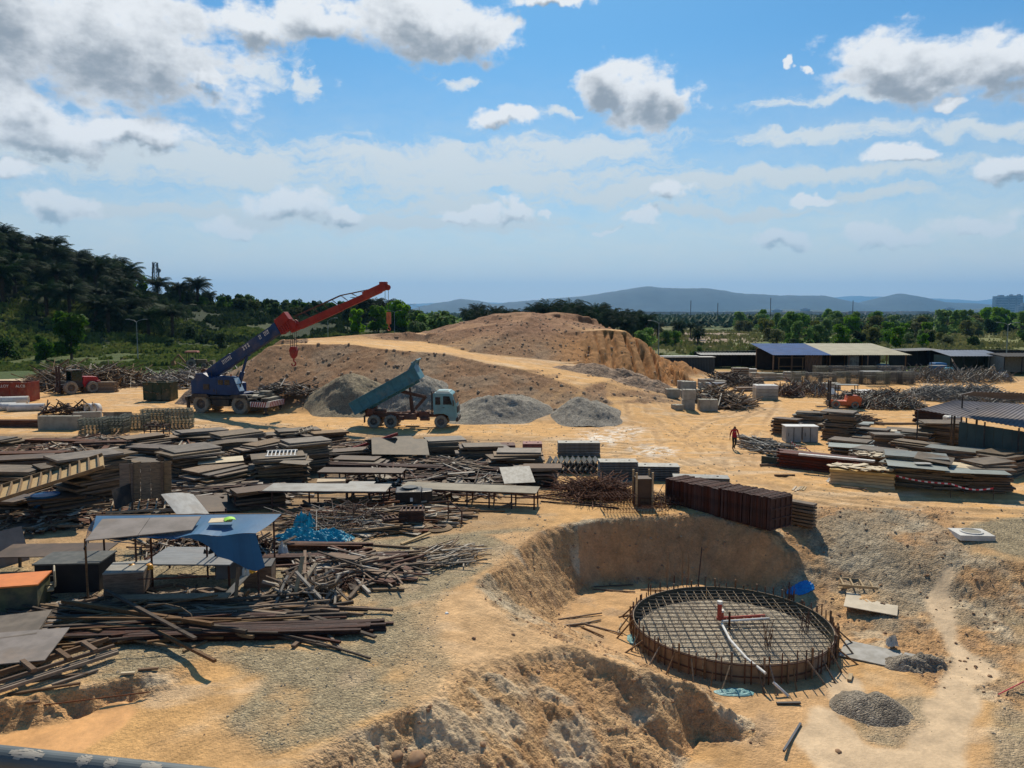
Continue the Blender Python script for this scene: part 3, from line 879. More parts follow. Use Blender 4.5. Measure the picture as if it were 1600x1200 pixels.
# palms behind the big heap
for i in range(62):
    u = rng.uniform(722, 1095); d = rng.uniform(225, 300)
    s = np.interp(u, [720, 760, 900, 1000, 1095], [.6, .95, 1.12, .9, .45]) * rng.uniform(.85, 1.12)
    put_tree(PALMS[rng.randrange(4)], *at(u, d), s, 'oil_palm', "dark oil palm in the belt behind the big brown earth heap", 'palm', 'palms behind the big earth heap', 1.25)
for (u, d, s) in ((985, 180, .75), (1005, 172, .95), (1012, 176, .9), (965, 190, .7), (1040, 215, .8), (1055, 218, .75)):
    put_tree(TREES[rng.choice((0, 4, 1))], *at(u, d), s, 'broadleaf_tree', "small green tree showing over the right shoulder of the earth heap", 'tree', 'trees at the shoulder of the heap')
# bushes of the left field
for (u, v, s, k) in ((112, 562, 1.55, 1), (72, 562, 1.25, 3), (10, 562, 1.5, 0), (-25, 560, 1.5, 3), (295, 532, 1.25, 0), (153, 522, 1.0, 0), (215, 540, .9, 3), (66, 542, .8, 3), (40, 548, .7, 0), (265, 545, .8, 2), (345, 548, .7, 1)):
    p = gp(u, v)
    put_tree(BUSH[k] if k != 1 else TREE_L, p.x, p.y, s, 'field_bush', {112: "bright green young tree in the field behind the red forklift", 72: "dark rounded bush left of the bright young tree in the field", 295: "round dark green bush below the scrub ridge, left of the boom"}.get(u, "bush standing alone in the grass field left of the crane"), 'bush', None if u in (112, 72, 295) else 'bushes in the left field')
# green belt on the right
for i in range(190):
    u = rng.uniform(1140, 1760)
    d = rng.choice((rng.uniform(210, 290), rng.uniform(290, 460)))
    if u < 1200: d = rng.uniform(380, 520)
    if u > 1480 and d < 300: d += 160
    s = rng.uniform(.6, 1.25) * (1.0 if d < 300 else 1.6)
    near = d < 300
    put_tree(TREES[rng.choice((0, 1, 1, 5, 4, 2, 6, 3))], *at(u, d), s * .9, 'broadleaf_tree', "green tree in the near row of the belt behind the blue and beige roofed shed" if near else "green tree in the far row of the belt beyond the sheds", 'tree', 'near trees of the green belt' if near else 'far trees of the green belt')
for (u, d, s) in ((1238, 215, .8), (1262, 205, .7), (1290, 200, .75), (1300, 160, .7), (1340, 205, .9), (1480, 230, .9), (1520, 215, .95), (1510, 175, .35), (1560, 190, .4), (1600, 260, 1)):
    put_tree(BUSH[rng.randrange(4)], *at(u, d), s, 'field_bush', "low bush at the front of the green belt behind the sheds", 'bush', 'bushes at the front of the green belt')
for (u, d, s) in ((1090, 170, .8), (1180, 165, .95), (1195, 160, .7), (1205, 166, .8)):
    put_tree(BUSH[1 if u > 1100 else 2], *at(u, d), s, 'field_bush', "yellow-green bush between the brown field and the dark hoarding", 'bush', 'bushes by the brown field')


# far plain: tree mass and low buildings as uncountable stuff, towers as things
def far_woods():
    r = random.Random(5); m = MB(); m2 = []
    for i in range(5200):
        d = 520 * (1 + r.random() ** 1.6 * 9); u = r.uniform(560, 1900); x, y = at(u, d)
        w = r.uniform(5, 12) * (d / 900) ** .55; h = r.uniform(4, 8) * (d / 900) ** .4
        for k in range(5):
            c = Vector((x + r.uniform(-w, w), y + r.uniform(-w, w) * .5, r.uniform(.2, .7) * h)); q = h * r.uniform(.35, .6)
            n = 6; top = c + Vector((0, 0, q)); pts = [c + Vector((math.cos(j * 1.047) * q * 1.3, math.sin(j * 1.047) * q, r.uniform(-.5, .2) * q)) for j in range(n)]
            for j in range(n): m.tri(pts[j], pts[(j + 1) % n], top)
    o = m.obj('distant_woodland', material('leaf_far', (.035, .065, .02), (.07, .11, .035), rough=.8, scale=.02), norm=False)
    tag(o, "hazy woodland spreading over the plain below the blue mountains", 'woodland', kind='stuff')


far_woods()


def far_town():
    r = random.Random(9); m = MB()
    for i in range(520):
        d = r.uniform(1600, 5200); u = r.uniform(980, 1800); x, y = at(u, d)
        m.box((x, y, 6 + 2), (r.uniform(20, 60), 12, r.uniform(4, 11) + d / 600), rz=r.uniform(-.3, .3))
    o = m.obj('distant_town', material('town_wall', (.5, .48, .46), (.3, .28, .27), rough=.7, scale=.01, rnd=.3), norm=False)
    tag(o, "scatter of low pale roofs across the hazy plain below the mountains", 'town', kind='stuff')


far_town()
tm = material('tower_block', (.42, .43, .45), rough=.7, scale=.02); tw = material('tower_window', (.12, .14, .17), rough=.3, scale=.05)
for (u, w, h, lab) in ((1559, 95, 135, "broad grey tower block, leftmost of the three on the far right skyline"), (1575, 42, 140, "slim grey tower block, middle of the three on the skyline"), (1587, 42, 142, "slim grey tower block, rightmost of the three on the skyline")):
    x, y = at(u, 5600)
    t = thing('tower_block', lab, 'tower block', (x, y, 0), 0)
    MB().box((0, 0, h / 2), (w, 40, h)).box((0, 0, h + 4), (w * .4, 20, 8)).obj('wall', tm, parent=t)
    for k in range(7):
        if k / 7 * w > w: break
    b = MB()
    for fz in range(10, int(h) - 5, 12): b.box((0, -20.5, fz), (w * .9, 1.2, 5))
    b.obj('window_band', tw, parent=t)
for i, (u, w, h) in enumerate(((1600, 60, 75), (1612, 50, 60), (1590, 45, 55), (1480, 50, 42), (1256, 50, 38), (1212, 60, 32))):
    x, y = at(u, 4800)
    t = thing('apartment_block', f"pale apartment block on the hazy plain {'right of the three towers' if u > 1585 else 'left of the three towers'}", 'apartment block', (x, y, 0), 0, 'apartment blocks right of the towers' if u > 1585 else 'apartment blocks left of the towers')
    MB().box((0, 0, h / 2), (w, 30, h)).box((0, 0, h + 2), (w * .5, 12, 5)).obj('wall', tm, parent=t)
    b = MB()
    for fz in range(8, int(h) - 3, 9): b.box((0, -15.4, fz), (w * .9, 1.0, 3))
    b.obj('window_band', tw, parent=t)

# haze: one closed even box of air round everything
hz = MB().box((2000, 12500, 449), (60000, 31000, 950)); hz.v = [(p[0], p[1], -26 if p[2] < 0 else 1100) for p in hz.v]
ho = hz.obj('haze'); ho['kind'] = 'stuff'; ho['label'] = 'thin blue air over the whole plain'; ho['category'] = 'haze'
hm = bpy.data.materials.new('haze'); hm.use_nodes = True; hm.node_tree.nodes.clear(); q = NG(hm.node_tree)
pv = q.n('ShaderNodeVolumePrincipled'); pv.inputs['Color'].default_value = (.22, .55, 1.0, 1); pv.inputs['Density'].default_value = .00005; pv.inputs['Anisotropy'].default_value = .2
oo = q.n('ShaderNodeOutputMaterial'); q.t.links.new(pv.outputs[0], oo.inputs['Volume'])
ho.data.materials.append(hm)


# grass and weeds of the left field
def grass_field(name, n, u0, u1, d0, d1, mat, label, h0=.25, h1=.8, seed=3):
    r = np.random.RandomState(seed)
    u = r.uniform(u0, u1, n); d = np.sqrt(r.uniform(d0 ** 2, d1 ** 2, n)); x = (u - 800) / F * d; y = d
    k = fbm(x * .09, y * .09, 4, 200 + seed) + .35 * fbm(x * .6, y * .6, 2, 7)
    keep = k > -.02; x, y, k = x[keep], y[keep], k[keep]
    z = Hfull(x, y); h = (h0 + (h1 - h0) * r.rand(len(x))) * (1 + 3 * np.clip(k, 0, .4)); w = h * r.uniform(.3, .8, len(x)); a = r.uniform(0, 3.14, len(x))
    cx, sx = np.cos(a) * w, np.sin(a) * w
    lx, ly = r.uniform(-.3, .3, len(x)) * h, r.uniform(-.3, .3, len(x)) * h
    V = np.stack([np.stack([x - cx, y - sx, z - .1], 1), np.stack([x + cx, y + sx, z - .1], 1), np.stack([x + cx * .5 + lx, y + sx * .5 + ly, z + h], 1), np.stack([x - cx * .7 + lx, y - sx * .7 + ly, z + h * .8], 1)], 1).reshape(-1, 3)
    nf = len(x); me = bpy.data.meshes.new(name); me.vertices.add(nf * 4); me.vertices.foreach_set('co', V.ravel().astype(np.float32))
    me.loops.add(nf * 4); me.loops.foreach_set('vertex_index', np.arange(nf * 4, dtype=np.int32)); me.polygons.add(nf)
    me.polygons.foreach_set('loop_start', (np.arange(nf) * 4).astype(np.int32)); me.update(calc_edges=True); me.materials.append(mat)
    o = bpy.data.objects.new(name, me); COL.objects.link(o); tag(o, label, 'grass', kind='stuff')


wild = material('wild_grass', (.085, .135, .025), (.17, .19, .05), rough=.7, scale=.35, trans=.3)
wild2 = material('dry_grass', (.12, .14, .04), (.22, .2, .08), rough=.7, scale=.3, trans=.3)
under = material('undergrowth', (.02, .04, .012), (.06, .085, .028), rough=.7, scale=.3, trans=.2)
grass_field('wild_grass', 60000, -140, 620, 139, 235, wild, "rough green grass of the field between the dirt track and the palm hill", seed=3)
grass_field('hill_undergrowth', 60000, -160, 690, 205, 330, under, "dark creepers and ferns carpeting the ridge behind the crane", .4, 1.2, seed=4)
grass_field('meadow_grass', 30000, 1000, 1800, 150, 420, wild2, "yellow-green grass around the trees beyond the sheds", .3, .9, seed=6)
grass_field('verge_grass', 26000, -140, 640, 130, 142, wild, "low grass verge between the scrap timber and the field", .12, .35, seed=8)

# ------------------------------------------------------------------ shared materials for things
blue = material('crane_blue', (.006, .042, .135), (.005, .03, .095), rough=.5, scale=1.2, dirt=.25)
red = material('boom_red', (.32, .022, .014), (.22, .018, .012), rough=.5, scale=1.5, dirt=.2)
darkm = material('dark_steel', (.03, .03, .032), (.05, .045, .04), rough=.6, scale=3, dirt=.3)
rubber = material('tyre_rubber', (.20, .18, .145), (.30, .26, .20), rough=.9, scale=5, dirt=.3)
rimm = material('rim_grey', (.09, .085, .08), (.14, .11, .09), rough=.7, scale=6, dirt=.4)
glass = material('glass_pale', (.55, .62, .62), (.45, .52, .53), rough=.15, scale=1, spec=.8)
glassd = material('glass_dark', (.012, .014, .016), (.02, .02, .022), rough=.1, scale=1, spec=.7)
white = material('white_paint', (.75, .74, .70), (.6, .58, .53), rough=.5, scale=4, dirt=.2)
rust = material('rusty_steel', (.085, .038, .022), (.14, .062, .036), rough=.85, scale=5, bump=.3, bscale=40, rnd=.4)
rustd = material('dark_rusty_steel', (.05, .024, .018), (.085, .04, .028), rough=.85, scale=4, bump=.3, bscale=40, rnd=.4)
teal = material('truck_teal', (.055, .20, .25), (.045, .15, .185), rough=.5, scale=2.5, dirt=.25)
tealc = material('cab_pale_blue', (.17, .35, .38), (.14, .29, .32), rough=.45, scale=2, dirt=.25)
bodyrust = material('chassis_rust', (.17, .065, .04), (.10, .05, .035), rough=.8, scale=3, dirt=.3)
wood = material('grey_wood', (.27, .19, .12), (.15, .11, .075), rough=.85, scale=3, bump=.3, bscale=20, rnd=.5, stretch=(1, 6, 6))
woodp = material('pale_wood', (.50, .38, .23), (.38, .28, .17), rough=.8, scale=3, bump=.2, bscale=20, rnd=.4, stretch=(1, 6, 6))
woodb = material('brown_wood', (.20, .125, .075), (.12, .075, .045), rough=.85, scale=3, bump=.3, bscale=20, rnd=.5, stretch=(1, 6, 6))
ply = material('plywood_grey', (.165, .125, .085), (.10, .078, .055), rough=.65, scale=1.6, rnd=.45, spec=.2, dirt=.15)
plyp = material('plywood_pale', (.62, .50, .32), (.50, .40, .25), rough=.7, scale=1.6, rnd=.2)
plyb = material('plywood_brown', (.105, .07, .05), (.07, .05, .037), rough=.7, scale=1.6, rnd=.35, dirt=.3)
conc = material('concrete', (.37, .34, .27), (.27, .25, .20), rough=.9, scale=2, bump=.3, bscale=15, rnd=.2)
concw = material('pale_concrete', (.62, .60, .56), (.5, .48, .44), rough=.8, scale=2, rnd=.2)
galv = material('galvanised_steel', (.22, .22, .205), (.15, .145, .13), rough=.6, scale=4, metal=.3, rnd=.4)
scaf = material('scaffold_grey', (.20, .19, .16), (.13, .115, .09), rough=.7, scale=4, metal=.2, rnd=.4)


def txt(s, size, mat, parent, loc, rot, name='lettering', depth=.01):
    cu = bpy.data.curves.new('t', 'FONT'); cu.body = s; cu.size = size; cu.extrude = depth; cu.align_x = 'CENTER'; cu.align_y = 'CENTER'
    o = bpy.data.objects.new('t', cu); COL.objects.link(o)
    me = bpy.data.meshes.new_from_object(o.evaluated_get(bpy.context.evaluated_depsgraph_get()))
    bpy.data.objects.remove(o); me.materials.clear(); me.materials.append(mat)
    t = bpy.data.objects.new(name, me); COL.objects.link(t); t.parent = parent; t.location = loc; t.rotation_euler = rot
    return t


def wheel(parent, x, y, r, w, name='wheel', rimk=.55, steer=0.0):
    """axle along Y"""
    t = MB(); hw = w / 2
    t.lathe([(r * rimk, -hw * .8), (r * .8, -hw), (r * .95, -hw * .9), (r, -hw * .6), (r, hw * .6), (r * .95, hw * .9), (r * .8, hw), (r * rimk, hw * .8), (r * rimk, -hw * .8)], axis='Y', n=32)
    for k in range(22):
        a = math.tau * k / 22
        for sg in (-1, 1):
            M = Matrix.Rotation(-a, 3, 'Y') @ Matrix.Rotation(sg * .5, 3, 'X')
            c = Matrix.Rotation(-a, 3, 'Y') @ Vector((r * 1.0, sg * hw * .42, 0))
            t.box(c, (r * .07, hw * .9, r * .09), M=Matrix.Rotation(-a, 3, 'Y'))
    o = t.obj(name, rubber, parent=parent, smooth=False)
    o.location = (x, y, r); o.rotation_euler = (0, 0, steer)
    m = MB()
    m.lathe([(.001, -hw * .35), (r * .2, -hw * .62), (r * .3, -hw * .35), (r * .45, -hw * .2), (r * (rimk + .01), -hw * .82), (r * (rimk + .01), hw * .82), (r * .45, hw * .2), (r * .3, hw * .35), (r * .2, hw * .62), (.001, hw * .35)], axis='Y', n=24)
    for k in range(8):
        a = math.tau * k / 8
        for sg in (-1, 1): m.tube((math.cos(a) * r * .37, sg * hw * .2, math.sin(a) * r * .37), (math.cos(a) * r * .37, sg * hw * .4, math.sin(a) * r * .37), r * .035, 6)
    m.obj('rim', rimm, parent=o)
    return o


# ------------------------------------------------------------------ mobile crane
def build_crane():
    p = gp(351, 646); t = thing('mobile_crane', "blue mobile crane with raised red jib parked beside the earth mound", 'crane', (p.x, p.y + 1.1, p.z), -.25)
    t.scale = (1.08, 1.08, 1.08)
    # carrier
    m = MB(); m.box((.3, 0, 1.0), (7.4, 1.5, .55)); m.box((-2.9, 0, 1.25), (1.0, 2.4, .5)); m.box((0, 0, 1.42), (3.6, 2.3, .25))
    for sx in (-1.95, 1.95): m.tube((sx, -1.0, .78), (sx, 1.0, .78), .16, 8); m.box((sx, 0, .78), (.5, .5, .45))
    m.box((0, -.95, .95), (1.7, .35, .6)); m.box((0, .95, .95), (1.7, .35, .6))
    for k in range(5): m.box((.2 + k * .2, -1.14, .9), (.05, .04, .5))
    m.obj('carrier', darkm, parent=t, bevel=.03)
    for x, st in ((-1.95, 0), (1.95, .0)):
        for y in (-1.05, 1.05):
            wheel(t, x, y, .80, .52, steer=st)
    f = MB()
    for x in (-1.95, 1.95):
        for y in (-1.05, 1.05):
            f.prism([(x - .95, 1.45), (x - .7, 1.72), (x + .7, 1.72), (x + .95, 1.45), (x + .9, 1.42), (x - .9, 1.42)], y - .32, y + .32)
    f.obj('mudguard', darkm, parent=t)
    # deck in front of the cab
    d = MB(); d.box((3.15, 0, 1.55), (1.7, 2.2, .14)); d.box((2.6, -.9, 1.68), (.7, .5, .06)); d.box((3.6, .3, 1.78), (.9, .7, .35)); d.box((4.3, 0, 1.3), (.6, 2.3, .3))
    d.bar((2.5, -1.1, 1.2), (4.6, -1.1, 1.7), .08, .08); d.bar((3.0, -1.12, 1.7), (3.9, -1.12, 1.1), .06, .06); d.tube((3.4, -.6, 1.65), (4.5, -.5, 1.95), .06, 6)
    for k in range(4): d.tube((3.0 + k * .4, .9 - k * .3, 1.6), (3.0 + k * .4, .9 - k * .3, 1.95), .03, 5)
    d.obj('front_deck', scaf, parent=t, bevel=.015)
    # striped bumper
    m = MB(); m.box((4.78, 0, .95), (.12, 2.5, .48)); m.box((3.9, -1.27, .92), (1.75, .06, .46)); b = m.obj('bumper', white, parent=t)
    s = MB()
    for k in range(9):
        y = -1.15 + k * .27
        s.prism([(y, .72), (y + .13, .72), (y + .36, 1.18), (y + .23, 1.18)], 4.842, 4.852, 'YZ')
    for k in range(7):
        x = 3.06 + k * .22; s.prism([(x, .7), (x + .11, .7), (x + .26, 1.14), (x + .15, 1.14)], -1.312, -1.302)
    s.obj('stripe', material('stripe_red', (.35, .05, .04), rough=.6), parent=b)
    for x in (-3.3, 4.45):
        for y in (-1.15, 1.15):
            o = MB().box((0, 0, .45), (.22, .22, .9)).box((0, 0, .95), (.3, .5, .3)).lathe([(0.001, -.35), (.24, -.35), (.24, -.28), (.06, -.22), (.06, .1)], n=12).obj('outrigger', darkm, parent=t, bevel=.01)
            o.location = (x, y, .35)
    # superstructure
    m = MB()
    m.prism([(-2.9, 1.65), (-2.95, 2.7), (-2.5, 3.15), (-2.45, 3.5), (-1.7, 3.55), (-.9, 3.1), (-.3, 3.3), (-.3, 1.65)], -1.2, -.35)
    m.prism([(-2.9, 1.65), (-2.95, 2.7), (-2.5, 3.15), (-1.7, 3.3), (-.9, 3.0), (1.1, 2.6), (1.1, 1.65)], .35, 1.2)
    m.box((-.4, 0, 1.72), (4.6, 2.3, .16)); m.tube((0, 0, 1.3), (0, 0, 1.7), .75, 20)
    m.box((-2.6, 0, 2.3), (.7, 2.3, 1.1))
    m.obj('superstructure', blue, parent=t, bevel=.04)
    v = MB(); v.box((-1.35, -1.215, 2.35), (.6, .04, .5))
    for k in range(6): v.box((-1.35, -1.24, 2.15 + k * .08), (.56, .03, .03))
    v.box((-.6, -1.21, 2.05), (.12, .03, .22)); v.obj('vent', darkm, parent=t)
    # cab
    m = MB(); m.prism([(-.28, 1.66), (-.28, 3.2), (-.1, 3.32), (1.35, 3.28), (1.95, 1.95), (1.8, 1.66)], -1.25, -.4); c = m.obj('cab', blue, parent=t, bevel=.03)
    n = Vector((1.33, 0, .6)).normalized(); a = Vector((1.40, -.82, 3.17)); b2 = Vector((1.93, -.82, 2.02))
    MB().bar(a + n * .02, b2 + n * .02, .76, .02, up=n).obj('windscreen', glass, parent=c)
    MB().bar(Vector((1.69, -1.2, 2.62)), Vector((1.69, -.44, 2.62)), .05, .07, up=n).obj('glazing_bar', darkm, parent=c)
    w = MB(); w.box((.12, -1.256, 2.78), (.5, .02, .44)); w.box((.78, -1.256, 2.78), (.52, .02, .44)); w.obj('side_window', glassd, parent=c)
    # boom
    A = Vector((-1.95, 0, 3.2)); dr = Vector((math.cos(math.radians(31)), 0, math.sin(math.radians(31)))); up = Vector((-dr.z, 0, dr.x))
    m = MB(); m.bar(A, A + dr * 8.0, .62, .98, up=up); m.bar(A + dr * 8.0, A + dr * 8.45, .7, 1.08, up=up); m.bar(A + dr * .3 + up * .5, A + dr * 3 + up * .56, .3, .14, up=up)
    m.tube(A + Vector((0, -.6, .1)), A + Vector((0, .6, .1)), .3, 14)
    bo = m.obj('boom', blue, parent=t, bevel=.04)
    rot = (math.pi / 2, -math.radians(31), 0)
    for k, (q, w_, n_) in enumerate(((2.6, 1.1, 7), (4.9, .85, 3), (7.0, 1.15, 8))):
        g_ = MB()
        for j in range(n_):
            cc = A + dr * (q - w_ / 2 + w_ * (j + .5) / n_) + up * .18 + Vector((0, -.318, 0))
            ww = w_ / n_ * .72
            if k == 2 and j in (2, 3): continue
            g_.bar(cc - up * .17, cc + up * .17, .012, ww * .35, up=dr); g_.bar(cc - dr * ww / 2 + up * (.1 if j % 2 else -.1), cc + dr * ww / 2 + up * (.1 if j % 2 else -.1), .012, .07, up=up)
            g_.bar(cc - dr * ww / 2 + up * .16, cc + dr * ww / 2 + up * .16, .012, .05, up=up)
        g_.obj('lettering', white, parent=bo)
    # inner telescopic sections (red) and head
    m = MB(); B = A + dr * 8.45
    m.bar(B, B + dr * 1.25, .56, 1.35, up=up); m.bar(B + dr * .15 + up * .3, B + dr * 1.35 + up * .45, .7, .8, up=up)
    for k in range(5): m.bar(B + dr * (.15 + k * .24) - up * .7, B + dr * (.15 + k * .24) + up * .78, .72, .07, up=dr)
    m.lathe([(.001, -.3), (.42, -.3), (.42, -.22), (.3, -.1), (.3, .1), (.42, .22), (.42, .3), (.001, .3)], c=B + dr * 1.35 - up * .45, axis='Y', n=18)
    hd = m.obj('boom_head', red, parent=t, bevel=.02)
    # jib
    J = B + dr * .9 - up * .75; e = math.radians(22); jd = Vector((math.cos(e), 0, math.sin(e))); ju = Vector((-jd.z, 0, jd.x)); L = 9.4
    m = MB(); m.bar(J, J + jd * L * .97, .36, .52, up=ju); m.bar(J + jd * 1.0, J + jd * L * .55, .42, .6, up=ju)
    m.bar(J + jd * L * .8 + ju * .1, J + jd * (L + .3) + ju * .12, .5, .62, up=ju); m.box(J + jd * (L + .1) + ju * .28, (.62, .4, .5))
    m.lathe([(.001, -.12), (.26, -.12), (.2, 0), (.26, .12), (.001, .12)], c=J + jd * (L + .35) - ju * .05, axis='Y', n=16)
    jb = m.obj('jib', red, parent=t, bevel=.02)
    m = MB()
    for q in range(9):
        a = J + jd * (.8 + q * .95) + ju * (.95 if q < 6 else .95 - (q - 5) * .2); b_ = J + jd * (.8 + (q + 1) * .95) + ju * (.95 if q + 1 < 6 else .95 - (q - 4) * .2)
        for y in (-.15, .15): m.tube(a + Vector((0, y, 0)), b_ + Vector((0, y, 0)), .035, 5); m.tube(a + Vector((0, y, 0)), J + jd * (1.25 + q * .95) + ju * .25, .02, 4) if q < 7 else None
    m.obj('jib_stay', rust, parent=jb)
    # lift ram
    m = MB(); P0 = Vector((.9, 0, 1.9)); P1 = A + dr * 4.4 - up * .45; m.tube(P0, P0.lerp(P1, .55), .2, 12); m.tube(P0.lerp(P1, .5), P1, .12, 10); m.box(P1 + up * .1, (.4, .5, .3))
    m.obj('lift_ram', blue, parent=t)
    # main hook block on its ropes
    hb = B + dr * 1.35 - up * .45 + Vector((-.05, 0, -2.35))
    m = MB()
    for y in (-.16, -.05, .06, .17): m.tube(hb + Vector((y * 1.2, y, .35)), hb + Vector((y * 1.2, y, 2.4)), .022, 5)
    m.obj('hoist_rope', darkm, parent=t)
    m = MB(); m.prism([(-.28, -.35), (-.36, .1), (-.25, .42), (.25, .42), (.36, .1), (.28, -.35), (.1, -.6), (-.1, -.6)], -.16, .16); m.lathe([(.001, -.2), (.25, -.2), (.25, .2), (.001, .2)], axis='Y', n=16)
    h = m.obj('hook_block', red, parent=t, bevel=.02); h.location = hb
    m = MB(); m.tube((0, 0, -.6), (0, 0, -.85), .07, 8); m.path([(math.cos(a) * .2 - .02, 0, -1.05 + math.sin(a) * .2) for a in [math.radians(x) for x in range(90, -181, -30)]], .06, 6); m.obj('hook', red, parent=h)
    # jib hook
    jt = J + jd * (L + .35) + Vector((.1, 0, 0)); m = MB(); m.tube(jt, jt + Vector((0, 0, -2.2)), .02, 5); m.tube(jt + Vector((-.3, 0, .1)), jt + Vector((-.3, 0, -1.1)), .02, 5); m.obj('jib_rope', darkm, parent=t)
    m = MB(); m.tube((0, 0, .5), (0, 0, -.5), .2, 12); m.tube((0, 0, -.5), (0, 0, -.8), .06, 8); m.path([(math.cos(a) * .14, 0, -.92 + math.sin(a) * .14) for a in [math.radians(x) for x in range(90, -181, -45)]], .04, 5)
    h = m.obj('jib_hook', material('hook_orange', (.5, .14, .06), rough=.6), parent=t); h.location = jt + Vector((0, 0, -2.6))


build_crane()


# ------------------------------------------------------------------ tipper truck
def build_truck():
    p = gp(640, 669); t = thing('tipper_truck', "pale blue tipper truck with its teal dump bed raised beside the gravel heaps", 'truck', (p.x, p.y + 1.1, p.z), -.03)
    m = MB(); m.box((-.1, -.42, 1.02), (7.4, .14, .3)); m.box((-.1, .42, 1.02), (7.4, .14, .3))
    for x in (-3.4, -2.2, -.9, .4, 1.6): m.box((x, 0, 1.02), (.12, .8, .22))
    m.box((-3.3, 0, 1.35), (.5, 1.9, .5)); m.box((-3.0, 0, 1.28), (1.6, 1.2, .25))
    for x in (-2.95, -1.55, 2.65): m.tube((x, -1.0, .55), (x, 1.0, .55), .11, 8); m.box((x, 0, .56), (.4, .4, .4))
    m.obj('chassis', bodyrust, parent=t, bevel=.015)
    m = MB(); m.box((.1, -.85, .95), (1.0, .5, .5)); m.box((1.2, -.7, 1.1), (.8, .3, .55)); m.tube((.9, -.95, .75), (1.7, -.95, .75), .14, 10); m.box((-.7, -.8, .8), (.45, .4, .35)); m.box((.1, .85, .95), (1.2, .5, .5))
    for k in range(8): m.tube((.9 + k * .11, -.9, .8), (.95 + k * .1, -.75, 1.3), .03, 5)
    m.obj('fuel_tank', bodyrust, parent=t, bevel=.02)
    for x in (-2.95, -1.55):
        for y in (-1.02, 1.02): wheel(t, x, y, .54, .46)
    for y in (-1.05, 1.05): wheel(t, 2.65, y, .54, .28)
    m = MB()
    for y in (-1.0, 1.0): m.box((-3.75, y, .75), (.04, .5, .6))
    m.obj('mud_flap', darkm, parent=t)
    # cab
    m = MB(); m.prism([(2.05, 1.15), (2.0, 2.85), (2.12, 2.98), (3.45, 2.98), (3.62, 2.85), (3.92, 2.0), (4.0, .95), (3.88, .62), (3.38, .62), (3.25, 1.05), (2.9, 1.22), (2.3, 1.2)], -1.18, 1.18)
    m.prism([(2.2, 2.98), (2.25, 3.08), (3.35, 3.08), (3.45, 2.98)], -1.05, 1.05)
    c = m.obj('cab', tealc, parent=t, bevel=.05)
    m = MB(); m.box((2.42, -1.187, 2.3), (.42, .02, .62)); m.obj('rear_window', glassd, parent=c)
    d = MB(); d.prism([(2.78, 1.3), (2.78, 2.8), (3.42, 2.8), (3.72, 1.95), (3.75, 1.3)], -1.2, -1.182); d = d.obj('door', tealc, parent=c)
    MB().prism([(2.86, 2.0), (2.86, 2.7), (3.38, 2.7), (3.60, 2.0)], -1.212, -1.202).obj('door_window', glassd, parent=d)
    MB().box((2.9, -1.22, 1.75), (.16, .03, .05)).obj('handle', darkm, parent=d)
    n = Vector((.94, 0, .33)).normalized()
    MB().bar(Vector((3.64, 0, 2.8)) + n * .012, Vector((3.90, 0, 2.05)) + n * .012, 2.05, .02, up=n).obj('windscreen', glassd, parent=c)
    MB().box((4.02, 0, 1.55), (.04, 1.8, .55)).obj('grille', darkm, parent=c)
    m = MB(); m.box((4.0, 0, .75), (.2, 2.35, .35)); m.obj('bumper', darkm, parent=c, bevel=.03)
    for y in (-.9, .9): MB().box((4.06, y, 1.15), (.05, .3, .2)).obj('headlight', glass, parent=c, bevel=.02)
    m = MB(); m.box((3.72, -1.38, 2.15), (.08, .2, .5)); m.tube((3.7, -1.2, 2.5), (3.72, -1.38, 2.4), .02, 5); m.obj('mirror', darkm, parent=c)
    # bed, hinged at the rear, raised 29 degrees
    b = thing('x', 'x', 'x'); b.name = 'bed'; del b['label']; del b['category']; bpy.data.objects.remove(b)
    e = math.radians(29); R = Matrix.Translation((-3.55, 0, 1.55)) @ Matrix.Rotation(-e, 4, 'Y')
    m = MB(); L = 6.3; h = 1.02
    for y in (-1.2, 1.2): m.box((L / 2 - 1.05, y, h / 2 + .1), (L, .06, h))
    m.box((L / 2 - 1.05, 0, .1), (L, 2.4, .08)); m.box((L - 1.08, 0, h / 2 + .35), (.07, 2.4, h + .5)); m.box((-1.02, 0, h / 2 + .1), (.05, 2.36, h))
    for k in range(9):
        for y in (-1.255, 1.255): m.box((-1.0 + k * (L - .1) / 8, y, h / 2 + .1), (.09, .06, h))
    for y in (-1.25, 1.25): m.box((L / 2 - 1.05, y, h + .12), (L, .11, .09)); m.box((L / 2 - 1.05, y, .12), (L, .09, .12))
    m.prism([(L - 1.1, h), (L - 1.1, h + .5), (L - .6, h + .62), (L - .55, h + .52), (L - 1.0, h + .35)], -1.2, 1.2)
    m.prism([(L - 1.75, h + .1), (L - 1.1, h + .5), (L - .6, h + .62), (L - 1.05, h + .1)], -1.22, -1.16); m.prism([(L - 1.75, h + .1), (L - 1.1, h + .5), (L - .6, h + .62), (L - 1.05, h + .1)], 1.16, 1.22)
    for y in (-.42, .42): m.box((2, y, -.05), (5.6, .12, .2))
    for k in range(7): m.box((-.6 + k * .85, 0, 0), (.1, 2.3, .12))
    m.xf(R); m.obj('dump_bed', teal, parent=t, bevel=.012)
    m = MB(); P1 = R @ Vector((3.9, 0, -.1)); m.tube((.1, 0, 1.2), Vector((.1, 0, 1.2)).lerp(P1, .6), .16, 12); m.tube(Vector((.1, 0, 1.2)).lerp(P1, .55), P1, .09, 10)
    for y in (-.3, .3): m.bar((.1, y, 1.2), (1.25, y, 1.9 + .6), .08, .22); m.bar((1.25, y, 2.5), R @ Vector((3.1, y, -.1)), .08, .2)
    m.obj('hoist_ram', rust, parent=t)


build_truck()


